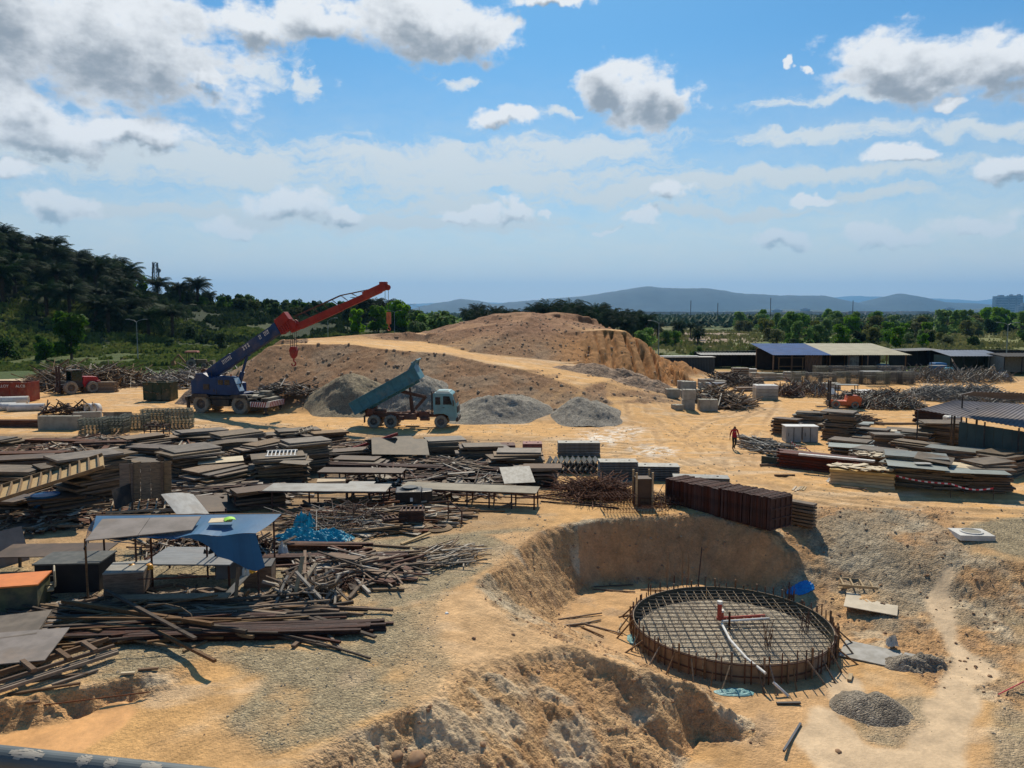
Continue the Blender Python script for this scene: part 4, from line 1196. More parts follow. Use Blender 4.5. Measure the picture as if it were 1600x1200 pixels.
# ------------------------------------------------------------------ red rough terrain forklift, orange forklift, tractor, skips
def build_red_forklift():
    p = gp(111, 616); t = thing('rough_terrain_forklift', "red rough terrain forklift with dark cab and big muddy wheels before the scrap timber", 'forklift', (p.x, p.y + 1.2, p.z), math.radians(236))
    rr = material('forklift_red', (.42, .02, .03), (.3, .02, .025), rough=.45, scale=2, dirt=.25)
    for x, r, w in ((1.2, .78, .5), (-1.35, .68, .4)):
        for y in (-1.05, 1.05): wheel(t, x, y, r, w)
    m = MB(); m.box((0, 0, .95), (3.6, 1.3, .4)); m.obj('frame', darkm, parent=t)
    m = MB(); m.prism([(-2.3, .7), (-2.35, 1.5), (-2.1, 1.9), (-.5, 2.0), (-.4, 1.2), (-.6, .7)], -.75, .75); m.box((-2.2, 0, 1.0), (.5, 1.9, .9)); b = m.obj('engine_cover', rr, parent=t, bevel=.06)
    MB().box((-2.43, 0, 1.62), (.03, .8, .34)).obj('radiator_grille', darkm, parent=b)
    txt("MANITTU", .2, white, b, (-2.475, 0, 1.15), (math.pi / 2, 0, -math.pi / 2))
    m = MB()
    for x, y in ((-.4, -.6), (-.4, .6), (.8, -.6), (.8, .6)): m.tube((x, y, 1.2), (x, y, 2.75), .05, 6)
    m.box((.2, 0, 2.8), (1.5, 1.4, .08)); m.box((.2, 0, 1.35), (1.3, 1.3, .4)); c = m.obj('cab', darkm, parent=t)
    MB().box((-.42, 0, 2.1), (.03, 1.16, 1.15)).box((.2, -.62, 2.1), (1.1, .02, 1.1)).box((.2, .62, 2.1), (1.1, .02, 1.1)).obj('window', material('glass_green', (.01, .035, .025), rough=.12, spec=.6), parent=c)
    m = MB()
    for y in (-.4, -.25, .25, .4): m.box((2.05, y, 1.75), (.14, .08, 3.1))
    for z in (.5, 1.8, 3.2): m.box((2.05, 0, z), (.12, .9, .12))
    m.box((2.2, 0, .6), (.06, 1.3, .6)); m.obj('mast', rustd, parent=t)
    for y in (-.4, .4): MB().box((2.85, y, .2), (1.25, .13, .06)).box((2.26, y, .5), (.06, .13, .6)).obj('fork', darkm, parent=t)


build_red_forklift()


def build_orange_forklift():
    p = gp(1323, 639); t = thing('forklift', "orange forklift truck with a grey overhead guard beside the heap of scaffold tubes", 'forklift', (p.x, p.y + .8, p.z), math.radians(172))
    og = material('forklift_orange', (.62, .13, .04), (.5, .11, .035), rough=.45, scale=2, dirt=.2)
    for y in (-.55, .55): wheel(t, .9, y, .42, .3); wheel(t, -.95, y, .36, .25)
    m = MB(); m.prism([(-1.5, .3), (-1.6, 1.05), (-1.35, 1.3), (-.3, 1.3), (-.15, .75), (1.0, .75), (1.2, .9), (1.25, .35), (.9, .3)], -.6, .6); b = m.obj('body', og, parent=t, bevel=.06)
    MB().box((-1.1, -.61, 1.0), (.5, .03, .35)).obj('side_vent', darkm, parent=b)
    m = MB(); m.box((-.5, 0, 1.4), (.6, .6, .14)); m.box((-.8, 0, 1.65), (.12, .55, .5)); m.obj('seat', darkm, parent=t, bevel=.03)
    m = MB()
    for x, y in ((-1.25, -.5), (-1.25, .5), (.75, -.5), (.75, .5)): m.bar((x, y, 1.0), (x * .92, y, 2.32), .07, .07)
    m.obj('overhead_guard', darkm, parent=t)
    MB().box((-.25, 0, 2.36), (2.1, 1.15, .07)).obj('roof_panel', material('roof_grey', (.22, .24, .22), rough=.6, scale=2, dirt=.3), parent=t)
    m = MB()
    for y in (-.38, .38): m.box((1.42, y, 1.45), (.16, .12, 2.7))
    for z in (.4, 1.5, 2.7): m.box((1.42, 0, z), (.12, .76, .1))
    m.box((1.56, 0, .5), (.06, 1.1, .5)); m.tube((1.4, 0, .3), (1.4, 0, 2.4), .07, 8); m.obj('mast', darkm, parent=t)
    for y in (-.3, .3): MB().box((2.1, y, .12), (1.1, .12, .05)).obj('fork', darkm, parent=t)
    m = MB(); m.tube((.35, 0, .9), (.15, 0, 1.5), .04, 6); m.lathe([(.17, -.02), (.21, 0), (.17, .02)], c=(.15, 0, 1.52), n=14); m.obj('steering_wheel', darkm, parent=t)


build_orange_forklift()


def build_tractor():
    p = gp(302, 575); t = thing('backhoe_tractor', "muddy backhoe tractor with a faded red roof behind the scrap timber heap", 'tractor', (p.x, p.y, p.z), math.radians(8))
    mud = material('mud_brown', (.16, .13, .08), (.22, .15, .08), rough=.9, scale=3, dirt=.5)
    for y in (-.85, .85): wheel(t, -.1, y, .78, .45); wheel(t, 2.0, y, .45, .3)
    m = MB(); m.box((1.2, 0, 1.15), (2.2, .9, .7)); m.box((-.3, 0, 1.0), (1.6, 1.0, .5)); m.obj('body', mud, parent=t, bevel=.05)
    m = MB()
    for x, y in ((-.9, -.7), (-.9, .7), (.7, -.7), (.7, .7)): m.tube((x, y, 1.2), (x, y, 2.75), .05, 6)
    m.box((-.1, 0, 1.6), (.5, .5, .5)); m.obj('roll_cage', darkm, parent=t)
    MB().prism([(-1.2, 2.72), (-1.1, 3.0), (.9, 3.0), (1.0, 2.72)], -.85, .85).obj('roof', material('faded_red', (.42, .13, .09), (.33, .14, .1), rough=.7, scale=2), parent=t, bevel=.04)
    m = MB(); m.bar((-1.2, 0, .8), (-2.4, 0, 2.4), .25, .28); m.bar((-2.4, 0, 2.4), (-3.3, 0, 1.3), .2, .22); m.prism([(-3.6, .5), (-3.5, 1.2), (-3.1, 1.3), (-2.9, .7), (-3.2, .45)], -.4, .4); m.obj('digging_arm', material('arm_orange', (.30, .15, .06), (.2, .13, .07), rough=.8, scale=3), parent=t)
    m = MB(); m.bar((1.6, -.5, 1.1), (3.0, -.5, .9), .12, .16); m.bar((1.6, .5, 1.1), (3.0, .5, .9), .12, .16); m.prism([(2.9, .4), (3.0, 1.3), (3.5, 1.35), (3.7, .35)], -1.0, 1.0); m.obj('loader_bucket', mud, parent=t)


build_tractor()


def skip(name, u, v, L, D, H, rz, mat, label, words=None):
    p = gp(u, v); t = thing(name, label, 'skip', (p.x, p.y + D / 2, p.z), rz)
    m = MB()
    for y in (-D / 2, D / 2): m.box((0, y, H / 2 + .1), (L, .06, H))
    for x in (-L / 2, L / 2): m.box((x, 0, H / 2 + .1), (.06, D - .07, H))
    m.box((0, 0, .12), (L - .07, D - .07, .06))
    for k in range(int(L / .8) + 1):
        x = -L / 2 + .06 + k * (L - .12) / int(L / .8)
        for y in (-D / 2 - .05, D / 2 + .05): m.box((x, y, H / 2 + .08), (.1, .05, H - .1))
    for y in (-D / 2 - .04, D / 2 + .04): m.box((0, y, H + .12), (L + .1, .12, .1))
    for x in (-L / 2 - .04, L / 2 + .04): m.box((x, 0, H + .12), (.12, D - .05, .1))
    b = m.obj('container_wall', mat, parent=t)
    for w, x in (words or []): txt(w, .42, white, b, (x, -D / 2 - .085, H - .22), (math.pi / 2, 0, 0))
    r = random.Random(hash(name) % 7 + 3); m = MB()
    for k in range(140):
        c = Vector((r.uniform(-.45, .45) * L, r.uniform(-.45, .45) * D, r.uniform(.3, .95) * H + r.uniform(0, .25))); e = Euler((r.uniform(-.6, .6), r.uniform(-.6, .6), r.uniform(0, 3)))
        m.box(c, (r.uniform(.3, 1.1), r.uniform(.08, .4), r.uniform(.03, .12)), M=e.to_matrix())
    o = m.obj('rubble_load', wood, parent=None); o.parent = t; o['kind'] = 'stuff'
    return t


skip('waste_skip', 2, 629, 5.6, 2.2, 2.0, .0, material('skip_red', (.26, .045, .025), (.18, .035, .02), rough=.6, scale=2, dirt=.3), "long red waste skip with white lettering behind the concrete pipes", [("ALLOY", .3), ("ALCB", 2.2)])
skip('waste_skip', 246, 627, 3.0, 1.7, 1.9, -.05, material('skip_green', (.02, .045, .025), (.04, .05, .025), rough=.6, scale=2, dirt=.4), "small dark green skip heaped with rubble between forklift and crane")


def dress_vehicles():
    """small fittings that break up the big machines' outlines"""
    cr = bpy.data.objects['mobile_crane']; m = MB()
    for x in (-2.6, -1.7, -.8): m.tube((x, -1.15, 3.0 if x < -1 else 2.9), (x, -1.15, 3.75), .02, 5)
    m.tube((-2.6, -1.15, 3.72), (-.8, -1.15, 3.72), .02, 5); m.tube((-.3, -1.3, 1.7), (-.3, -1.3, 2.1), .02, 5)
    for k in range(4): m.box((-.55, -1.3, .55 + k * .3), (.4, .05, .03))
    m.obj('handrail', darkm, parent=cr)
    m = MB(); m.tube((2.0, -1.25, 2.6), (2.3, -1.55, 2.75), .02, 5); m.box((2.3, -1.55, 2.6), (.05, .18, .32)); m.obj('mirror', darkm, parent=cr)
    m = MB(); m.lathe([(.001, -.28), (.3, -.28), (.3, .28), (.001, .28)], c=(-2.3, .1, 3.55), axis='Y', n=16); m.obj('winch_drum', rust, parent=cr)
    m = MB()
    for k in range(5): m.path([(-1.0 + k * .08, -.35 + .1 * k, 3.1), (-.3 + k * .1, -.3, 2.75 + .06 * k), (.6 + k * .05, -.3, 2.9), (1.3, -.2, 3.5 + k * .08)], .025, 5)
    m.obj('hydraulic_hose', rubber, parent=cr)
    m = MB(); m.tube((1.1, -1.1, 3.32), (1.1, -1.1, 3.5), .07, 10); m.obj('beacon', MATS['hook_orange'], parent=cr)
    tr = bpy.data.objects['tipper_truck']; m = MB()
    MB().tube((1.9, -1.05, 1.2), (1.9, -1.05, 3.1), .05, 8).obj('exhaust', darkm, parent=tr)
    m = MB(); m.box((1.85, 0, 2.1), (.06, 2.0, .08)); m.box((1.85, 0, 2.8), (.06, 2.0, .06))
    for y in (-.8, -.3, .3, .8): m.box((1.85, y, 2.1), (.05, .05, 1.6))
    m.obj('cab_guard', bodyrust, parent=tr)
    m = MB()
    for s in (.3, .45, .6): m.path([(1.3, -s, 1.3), (1.0, -s, 1.5), (.7, -s, 1.35), (.4, -s, 1.5)], .025, 5)
    m.tube((2.2, -.9, 3.1), (3.3, -.9, 3.12), .03, 6); m.obj('hydraulic_hose', rubber, parent=tr)
    MB().box((4.06, 0, .95), (.02, .5, .13)).obj('number_plate', darkm, parent=tr)


dress_vehicles()

# ------------------------------------------------------------------ heaps, stacks, scrap
R2 = random.Random(77)


def P3(u, v, z=None):
    """ground point at a photo pixel, or the point of that ray at height z above level ground"""
    return gp(u, v) if z is None else Vector(pz(u, v, z))


def heap(name, u0, u1, vb, h, depth, mat, label, cat, seed, peaks=2, rough=.12):
    a = gp(u0, vb); b = gp(u1, vb); W = (b - a).length; c = (a + b) / 2; c.y += depth * .48
    r = random.Random(seed); n = 90
    X, Y = np.meshgrid(np.linspace(-1, 1, n), np.linspace(-1, 1, n))
    rad = np.hypot(X, Y); A = np.arctan2(Y, X)
    edge = 1 + .12 * np.sin(A * 2 + seed) + .07 * np.sin(A * 5 + seed * 2)
    Z = np.zeros_like(X)
    for k in range(peaks):
        px = (k - (peaks - 1) / 2) * (.75 / max(1, peaks)) + r.uniform(-.08, .08); py = r.uniform(-.1, .1); hh = r.uniform(.75, 1)
        Z = np.maximum(Z, hh * (1 - np.hypot((X - px) / edge / (1.0 if peaks == 1 else .78), (Y - py) / edge)))
    Z = np.clip(Z, -.05, 1); Z = np.where(Z > .72, .72 + (Z - .72) * .45, Z)
    wx, wy = X * W / 2, Y * depth / 2
    nz = fbm(wx * 1.1 + seed, wy * 1.1, 5, seed, .6) * rough * 4 * np.clip(Z * 3, 0, 1) + fbm(wx * 5, wy * 1.2, 3, seed + 9) * .12 * np.clip(Z * 4, 0, 1)
    gx, gy = wx + c.x, wy + c.y
    ZZ = Hfull(gx.ravel(), gy.ravel()).reshape(n, n) - .12 + Z * h * 1.15 + nz
    z0 = c.z
    V = np.stack([wx, wy, ZZ - z0], -1).reshape(-1, 3)
    keep = (Z > -.04)
    fs = [(j * n + i, j * n + i + 1, (j + 1) * n + i + 1, (j + 1) * n + i) for j in range(n - 1) for i in range(n - 1) if keep[j, i] and keep[j + 1, i + 1] and keep[j, i + 1] and keep[j + 1, i]]
    me = bpy.data.meshes.new(name); me.from_pydata(V.tolist(), [], fs); me.polygons.foreach_set('use_smooth', [True] * len(fs)); me.materials.append(mat); me.update()
    o = bpy.data.objects.new(name, me); COL.objects.link(o); o.location = c
    return tag(o, label, cat)


def gritmat(name, c1, c2, sc=14.0):
    m = bpy.data.materials.new(name); m.use_nodes = True; m.node_tree.nodes.clear(); q = NG(m.node_tree)
    co = q.n('ShaderNodeTexCoord').outputs['Object']; vo = q.n('ShaderNodeTexVoronoi'); q.put(vo.inputs['Vector'], co); vo.inputs['Scale'].default_value = sc
    sh = q.n('ShaderNodeSeparateColor'); q.put(sh.inputs[0], vo.outputs['Color']); n = q.noise(co, 1.1, 7, .65)
    c = q.mix(q.ss(n, .38, .62), c4(c1), c4(c2)); v = q.m('ADD', .6, q.m('MULTIPLY', sh.outputs[0], .8)); cb = q.n('ShaderNodeCombineXYZ'); [q.put(cb.inputs[i], v) for i in range(3)]
    c = q.mix(1.0, c, cb.outputs[0], 'MULTIPLY'); b = q.n('ShaderNodeBsdfPrincipled'); q.put(b.inputs['Base Color'], c); b.inputs['Roughness'].default_value = .95
    bn = q.n('ShaderNodeBump'); bn.inputs['Strength'].default_value = .9; bn.inputs['Distance'].default_value = .08
    q.put(bn.inputs['Height'], q.m('SUBTRACT', q.noise(co, 6, 5, .6), q.m('MULTIPLY', vo.outputs['Distance'], .8))); q.put(b.inputs['Normal'], bn.outputs[0])
    o = q.n('ShaderNodeOutputMaterial'); q.put(o.inputs[0], b.outputs[0]); return m


g_grey = gritmat('gravel_grey', (.34, .30, .235), (.22, .195, .155)); g_tan = gritmat('gravel_tan', (.30, .24, .145), (.22, .175, .11)); g_sand = gritmat('sand_damp', (.30, .25, .185), (.20, .165, .12), 20)
g_brown = gritmat('rubble_brown', (.36, .24, .15), (.26, .165, .10), 8)
heap('gravel_heap', 455, 600, 653, 2.6, 9, g_tan, "tall tan gravel heap between the crane and the raised dump bed", 'gravel heap', 3, 1)
heap('gravel_heap', 560, 700, 650, 2.1, 7, g_grey, "grey gravel heap seen beneath the raised dump bed", 'gravel heap', 5, 2)
heap('gravel_heap', 698, 868, 664, 1.75, 8, g_grey, "wide pale grey gravel heap directly in front of the truck cab", 'gravel heap', 7, 3)
heap('gravel_heap', 858, 996, 667, 1.75, 8, g_grey, "pointed grey gravel heap at the foot of the dirt ramp", 'gravel heap', 12, 2)
heap('spoil_heap', 262, 330, 634, 2.6, 7, g_brown, "reddish brown rubble heap against the rear of the blue crane", 'spoil heap', 14, 1)
heap('spoil_heap', 905, 1010, 596, 1.3, 5, g_brown, "low grey brown rubble heap at the foot of the gullied slope", 'spoil heap', 15, 3)
heap('spoil_heap', 985, 1060, 614, 1.2, 4.5, g_brown, "small lumpy rubble heap between the dirt ramp and the concrete blocks", 'spoil heap', 17, 2)
heap('gravel_heap', 1325, 1458, 1142, .62, 2.5, g_sand, "dark damp gravel heap surrounded by pale mud near the round formwork", 'gravel heap', 21, 2, .06)


def bars(m, n, cx, cy, rx, ry, zf, l0, l1, w0, w1, tilt, r, az=None, flat=False):
    for k in range(n):
        while True:
            a, b = r.uniform(-1, 1), r.uniform(-1, 1)
            if a * a + b * b < 1: break
        x, y = cx + a * rx, cy + b * ry; hz = zf(a, b)
        z = hz * r.random() ** .5
        L = r.uniform(l0, l1); th = (r.uniform(0, math.pi) if az is None else az + r.gauss(0, .35)); ti = r.uniform(-tilt, tilt)
        d = Vector((math.cos(th) * math.cos(ti), math.sin(th) * math.cos(ti), math.sin(ti))); w = r.uniform(w0, w1)
        p = Vector((x, y, z + abs(d.z) * L / 2 + w * .3 + .03)); m.cur = r.randrange(m.nm)
        if flat: m.bar(p - d * L / 2, p + d * L / 2, w * r.uniform(2, 6), w * .4)
        else: m.bar(p - d * L / 2, p + d * L / 2, w, w * r.uniform(.5, 1))


def tangle(name, u0, u1, v, depth, h, n, mats, label, cat, l=(.8, 3), w=(.04, .1), tilt=.7, seed=1, flat=.0, az=None, lumps=3):
    a = gp(u0, v); b = gp(u1, v); W = (b - a).length; c = (a + b) / 2; c.y += depth / 2; c.z = gz(c.x, c.y)
    r = random.Random(seed); m = MB(); m.nm = len(mats)
    ph = [r.uniform(0, 6) for _ in range(4)]
    zf = lambda a, b: max(0, h * (1 - (a * a + b * b) ** 1.2) * (.65 + .35 * math.sin(a * lumps * 2 + ph[0]) * math.cos(b * 2 + ph[1])))
    bars(m, int(n * (1 - flat)), 0, 0, W / 2, depth / 2, zf, l[0], l[1], w[0], w[1], tilt, r, az)
    if flat: bars(m, int(n * flat), 0, 0, W / 2, depth / 2, zf, l[0], l[1] * .7, w[0], w[1], tilt * .7, r, az, True)
    o = m.obj(name, *mats, norm=False); o.location = c
    return tag(o, label, cat, kind='stuff')


pale_scrap = material('scrap_pale', (.42, .37, .30), (.28, .24, .19), rough=.85, scale=2, rnd=.2)
dark_scrap = material('scrap_dark', (.10, .075, .055), (.06, .045, .035), rough=.9, scale=2)
tangle('scrap_timber', -10, 175, 612, 16, 2.7, 1500, [wood, pale_scrap, woodb, dark_scrap], "long heap of broken scrap timber behind the red skip and forklift", 'scrap timber', (1, 4.5), (.05, .12), .5, 3, .25)
tangle('scrap_timber', 208, 345, 604, 17, 1.9, 1300, [wood, pale_scrap, woodb, pale_scrap], "heap of pale broken boards in front of the backhoe tractor", 'scrap timber', (.8, 3.8), (.05, .12), .5, 5, .35)
tangle('scrap_timber', 395, 480, 636, 5, 1.3, 260, [wood, pale_scrap, dark_scrap], "scrap boards dumped along the mound foot behind the crane's bumper", 'scrap timber', (.7, 2.5), (.05, .1), .4, 6, .3)
tangle('scrap_timber', 1095, 1195, 640, 11, 1.6, 620, [wood, pale_scrap, woodb, dark_scrap], "tangled timber and pipe scrap beside the concrete block pile", 'scrap timber', (.7, 3), (.05, .11), .5, 8, .3)
tangle('scrap_timber', 1120, 1200, 606, 10, 1.5, 420, [wood, dark_scrap, woodb], "dark scrap heap between the block pile and the long fence", 'scrap timber', (.7, 3), (.05, .11), .5, 9, .2)
tangle('scaffold_tube_heap', 1330, 1475, 641, 9, 1.6, 2300, [scaf, pale_scrap, galv, rust], "tangled heap of scaffold tubes just right of the orange forklift", 'scaffold tubes', (.6, 1.7), (.04, .065), .5, 11)
tangle('scaffold_tube_heap', 1465, 1640, 632, 12, 1.6, 2600, [scaf, galv, scaf, pale_scrap], "large tangled heap of scaffold frames behind the grey shed roof", 'scaffold tubes', (.6, 1.9), (.04, .065), .45, 12)
tangle('scaffold_tube_heap', 1258, 1310, 622, 7, 1.4, 420, [scaf, rust, pale_scrap], "small tangle of scaffold tubes left of the orange forklift", 'scaffold tubes', (.6, 1.8), (.04, .07), 1.0, 13)
tangle('scaffold_tube_heap', 1395, 1620, 600, 12, 1.3, 1700, [scaf, galv, wood], "farthest spread of scaffold frames in front of the open sheds", 'scaffold tubes', (.8, 2.4), (.04, .07), .8, 14)
tangle('rusty_scrap', 1222, 1262, 622, 5, 1.5, 260, [rust, rustd, wood], "rusty brown scrap pile at the left end of the panel rows", 'scrap', (.5, 1.8), (.05, .1), .8, 15, .2)
tangle('scrap_timber', 1285, 1372, 664, 4, .8, 260, [rustd, woodb, dark_scrap], "dark brown sticks heaped at the back of the right-hand stacks", 'scrap timber', (1.2, 3.5), (.05, .1), .2, 16)
tangle('pale_planks', 1190, 1248, 712, 5.5, .55, 130, [pale_scrap, wood, galv], "loose bundle of pale planks and tubes at the left tip of the stacks", 'planks', (1.6, 3.6), (.06, .11), .12, 17, az=2.0)
# ground litter between the stacks of the left yard
for i, (u0, u1, v, dep, n, lab) in enumerate(((-120, 130, 835, 9, 620, "loose boards and sticks littering the ground at the left edge"), (130, 420, 802, 8, 520, "broken boards under the stacks behind the blue roofed shelter"), (-150, 260, 742, 14, 760, "brown boards and sticks strewn between the rear stacks at the left"),
                                               (260, 560, 742, 12, 620, "boards and offcuts strewn among the middle stacks"), (520, 850, 778, 10, 520, "planks and rusty bars strewn behind the long benches"), (430, 700, 838, 6, 420, "sticks and rods strewn in front of the long steel benches"), (440, 640, 918, 3, 120, "offcuts of timber strewn on the gravel right of the shelter"))):
    tangle('timber_litter', u0, u1, v, dep, .6, int(n * 1.5), [wood, woodb, rust, pale_scrap, dark_scrap], lab, 'timber litter', (.8, 3.2), (.05, .11), .10, 30 + i, .35, az=.15 if i % 2 else None)


# ---- single boards and panels, one mesh per kind, each instance an object
def panel_mesh(L, W, th, mt, me, name='formwork_panel'):
    m = MB(); m.cur = 0; m.box((0, 0, th - .011), (L, W, .022)); m.cur = 1
    for y in (-W / 2 + .03, 0, W / 2 - .03): m.box((0, y, (th - .024) / 2), (L, .05, th - .024))
    for x in (-L / 2 + .03, 0, L / 2 - .03): m.box((x, 0, (th - .024) / 2), (.05, W - .12, th - .028))
    return m.mesh(name, mt, me)


def stack(u, v, L, W, n, th, rz, mt, me, where, name='formwork_panel', cat='panel', jit=.1, jr=.05, adj='grey', z0=0.0, tops=None, lean=0.0, tilt=0.0):
    """a stack of separate boards; (u, v) is the middle of the base line nearest the camera"""
    p = gp(u, v); rz = math.radians(rz)
    half = abs(W / 2 * math.cos(rz)) + abs(L / 2 * math.sin(rz))
    cx, cy = p.x * (1 + half / p.y), p.y + half
    z = max(gz(cx, cy), gz(cx - L / 3, cy), gz(cx + L / 3, cy), p.z) + z0
    meshes = [panel_mesh(L * s, W * s2, th, mt if k != 1 else ply, me, name) for k, (s, s2) in enumerate(((1, 1), (.94, 1.04), (1.04, .92)))]
    out = []
    group = f"boards of the stack {where}"[:90]
    n = round(n * (1.3 if name == 'formwork_panel' else 1.25))
    for k in range(n):
        top = k == n - 1
        j = jit * (1.1 + 1.2 * k / n)
        o = bpy.data.objects.new(name, meshes[R2.randrange(3)]); COL.objects.link(o)
        o.location = (cx + R2.uniform(-j, j) + lean * k * math.cos(rz), cy + R2.uniform(-j, j) + lean * k * math.sin(rz), z)
        o.rotation_euler = (R2.uniform(-.02, .02) + tilt * k / n, R2.uniform(-.02, .02), rz + R2.gauss(0, jr * 1.6) + (.35 if R2.random() < .1 else 0))
        z += th + R2.uniform(.004, .018)
        if top: tag(o, f"topmost {adj} board of the stack {where}", cat)
        else: tag(o, f"{adj} board inside the stack {where}", cat, group)
        out.append(o)
    return Vector((cx, cy, z)), rz


DULL = material('dull_white', (.40, .395, .37), (.30, .29, .27), rough=.7, scale=3, dirt=.2)


def sheet(u, v, z, L, W, rz, mt, label, tilt=(0, 0), name='plywood_sheet', th=.018, bend=.0, cat='sheet'):
    mt = DULL if mt is white else mt
    p = Vector(pz(u, v, z)) if z is not None else gp(u, v, .03)
    m = MB(); n = 8
    for i in range(n):
        x0, x1 = -L / 2 + L * i / n, -L / 2 + L * (i + 1) / n; f = lambda x: bend * (1 - (2 * x / L) ** 2)
        for (a, b, c, d) in (((x0, -W / 2), (x1, -W / 2), (x1, W / 2), (x0, W / 2)),):
            m.quad((x0, -W / 2, f(x0) + th), (x1, -W / 2, f(x1) + th), (x1, W / 2, f(x1) + th), (x0, W / 2, f(x0) + th))
            m.quad((x0, -W / 2, f(x0)), (x0, W / 2, f(x0)), (x1, W / 2, f(x1)), (x1, -W / 2, f(x1)))
            m.quad((x0, -W / 2, f(x0)), (x1, -W / 2, f(x1)), (x1, -W / 2, f(x1) + th), (x0, -W / 2, f(x0) + th)); m.quad((x0, W / 2, f(x0)), (x0, W / 2, f(x0) + th), (x1, W / 2, f(x1) + th), (x1, W / 2, f(x1)))
    for x in (-L / 2, L / 2): m.quad((x, -W / 2, 0), (x, W / 2, 0), (x, W / 2, th), (x, -W / 2, th))
    o = m.obj(name, mt); o.location = p; o.rotation_euler = (tilt[0], tilt[1], math.radians(rz))
    return tag(o, label, cat)


pg, pb = (ply, wood), (plyb, woodb)
# rear left rows
LEFT = [
    # u, v, L, W, n, th, rz, mats, where, jit, adj
    (315, 697, 5.5, 2.0, 7, .09, 4, pg, "in the low back row nearest the crane's shadow", .25, 'weathered'),
    (455, 702, 4.2, 1.6, 8, .10, 12, (plyb, wood), "at the back, left of the rising red beam", .3, 'dark'),
    (372, 713, 3.4, 1.9, 9, .10, 22, pg, "of thick grey boards behind the big pale sheet", .12, 'thick grey'),
    (300, 762, 3.2, 2.1, 13, .10, 24, pg, "under the large pale grey sheet", .14, 'grey'),
    (345, 776, 3.2, 1.6, 9, .085, 30, (wood, woodb), "of splayed planks behind the white and brown sheets", .35, 'splayed brown'),
    (437, 761, 3.1, 1.7, 11, .10, 8, pg, "just behind the left end of the grey topped bench", .14, 'grey'),
    (478, 744, 2.9, 1.8, 13, .10, 14, pg, "carrying the small white slatted panel", .12, 'grey brown'),
    (150, 802, 3.2, 2.2, 17, .105, 28, pg, "between the slatted ramp and the upright frame", .16, 'dark grey'),
    (108, 812, 2.8, 1.6, 6, .10, 8, pb, "low in front of the tall dark stack", .25, 'dark brown'),
    (18, 778, 3.4, 1.9, 9, .10, -6, pg, "at the far left below the brown beams", .16, 'long grey'),
    (6, 812, 3.0, 1.6, 6, .10, -10, pb, "at the left edge beside the blue drum", .2, 'dark'),
    (60, 742, 3.8, 1.6, 7, .09, 10, pb, "at the left, behind the slatted ramp", .3, 'brown'),
    (8, 700, 3.2, 1.6, 5, .09, -12, pg, "of pale boards at the left edge near the pipes", .3, 'pale'),
    (212, 752, 3.0, 1.5, 6, .09, -18, pg, "tucked behind the upright grey frame", .3, 'jumbled grey'),
    (255, 723, 4.0, 1.6, 7, .09, -8, pb, "left of the thick grey boards", .3, 'dark brown'),
    (686, 716, 2.6, 1.7, 7, .11, 4, pg, "right of the tent-like dark sheets", .2, 'grey brown'),
    (608, 713, 3.0, 1.8, 6, .11, 6, pg, "under the tent-like dark sheets", .15, 'dark'),
    (752, 722, 3.0, 1.5, 7, .10, 3, (plyb, wood), "of brown planks left of the scaffold bundles", .2, 'brown'),
    (806, 737, 3.2, 1.5, 8, .10, -4, (wood, woodb), "behind the tilted grey plate", .2, 'grey brown'),
    (835, 757, 2.2, 1.4, 7, .10, -3, (woodb, wood), "beside the rebar bundle right of the tilted plate", .22, 'dark'),
    (552, 723, 3.2, 1.4, 5, .10, 12, pb, "below the rising red beam", .3, 'dark'),
    (395, 690, 4.0, 1.5, 4, .09, -5, pg, "lying loose at the very back", .3, 'weathered'),
    (405, 800, 2.6, 1.5, 7, .10, 16, pb, "behind the shelter under the bare end of the bench", .3, 'brown'),
    (232, 712, 2.6, 1.4, 8, .10, 24, (wood, woodb), "just behind the thick grey boards, brown edged", .3, 'brown edged'),
    (512, 700, 2.6, 1.4, 7, .10, 20, (wood, woodb), "at the back beneath the dark slatted panel", .3, 'brown'),
    (110, 772, 2.6, 1.6, 10, .10, 20, (wood, woodb), "beneath the slatted ramp's upper end", .3, 'brown'),
    (400, 735, 2.4, 1.4, 10, .10, 26, (wood, woodb), "between the cream sheet and the bench stacks", .25, 'brown'),
    (560, 735, 2.6, 1.5, 5, .09, -10, (plyb, woodb), "left of the tent-like sheets", .3, 'dark brown'),
]
for a in LEFT:
    stack(a[0], a[1], min(a[2], 3.6) * (.9 if a[2] > 2.6 else 1), a[3], a[4], a[5], a[6] * 1.7 + 6, a[7][0], a[7][1], a[8], jit=a[9], adj=a[10])
sheet(297, 712, 1.52, 2.7, 2.0, 26, ply, "large pale grey sheet topping the stack right of the upright frame", (.02, .02))
sheet(345, 719, 1.25, 2.4, 1.3, 22, plyp, "cream plywood sheet beside the large grey sheet on the left stacks", (.04, -.02))
sheet(152, 722, 2.0, 1.6, 1.1, 20, ply, "small grey sheet lying on top of the tall dark stack", (.03, 0))
sheet(360, 692, 1.15, 3.4, 1.0, 20, ply, "long curved grey sheet on the thick grey boards", (.08, -.05), bend=.12)
sheet(462, 722, 1.35, 1.5, .9, -8, ply, "small grey sheet lying askew on the stack behind the bench", (.05, .05))
sheet(625, 698, .95, 3.6, 2.2, 12, ply, "big dark sheet forming the front of the tent-like pair", (.32, .05), th=.03)
sheet(600, 691, 1.0, 2.2, 1.5, -10, material('sheet_blue_grey', (.16, .19, .22), (.12, .14, .16), rough=.5, scale=2), "blue grey sheet folded against the tent-like dark sheet", (-.45, -.1), th=.03)
sheet(660, 703, .6, 1.6, 1.3, 70, plyb, "narrow dark sheet leaning at the right end of the tent-like pair", (.6, 0), th=.03)
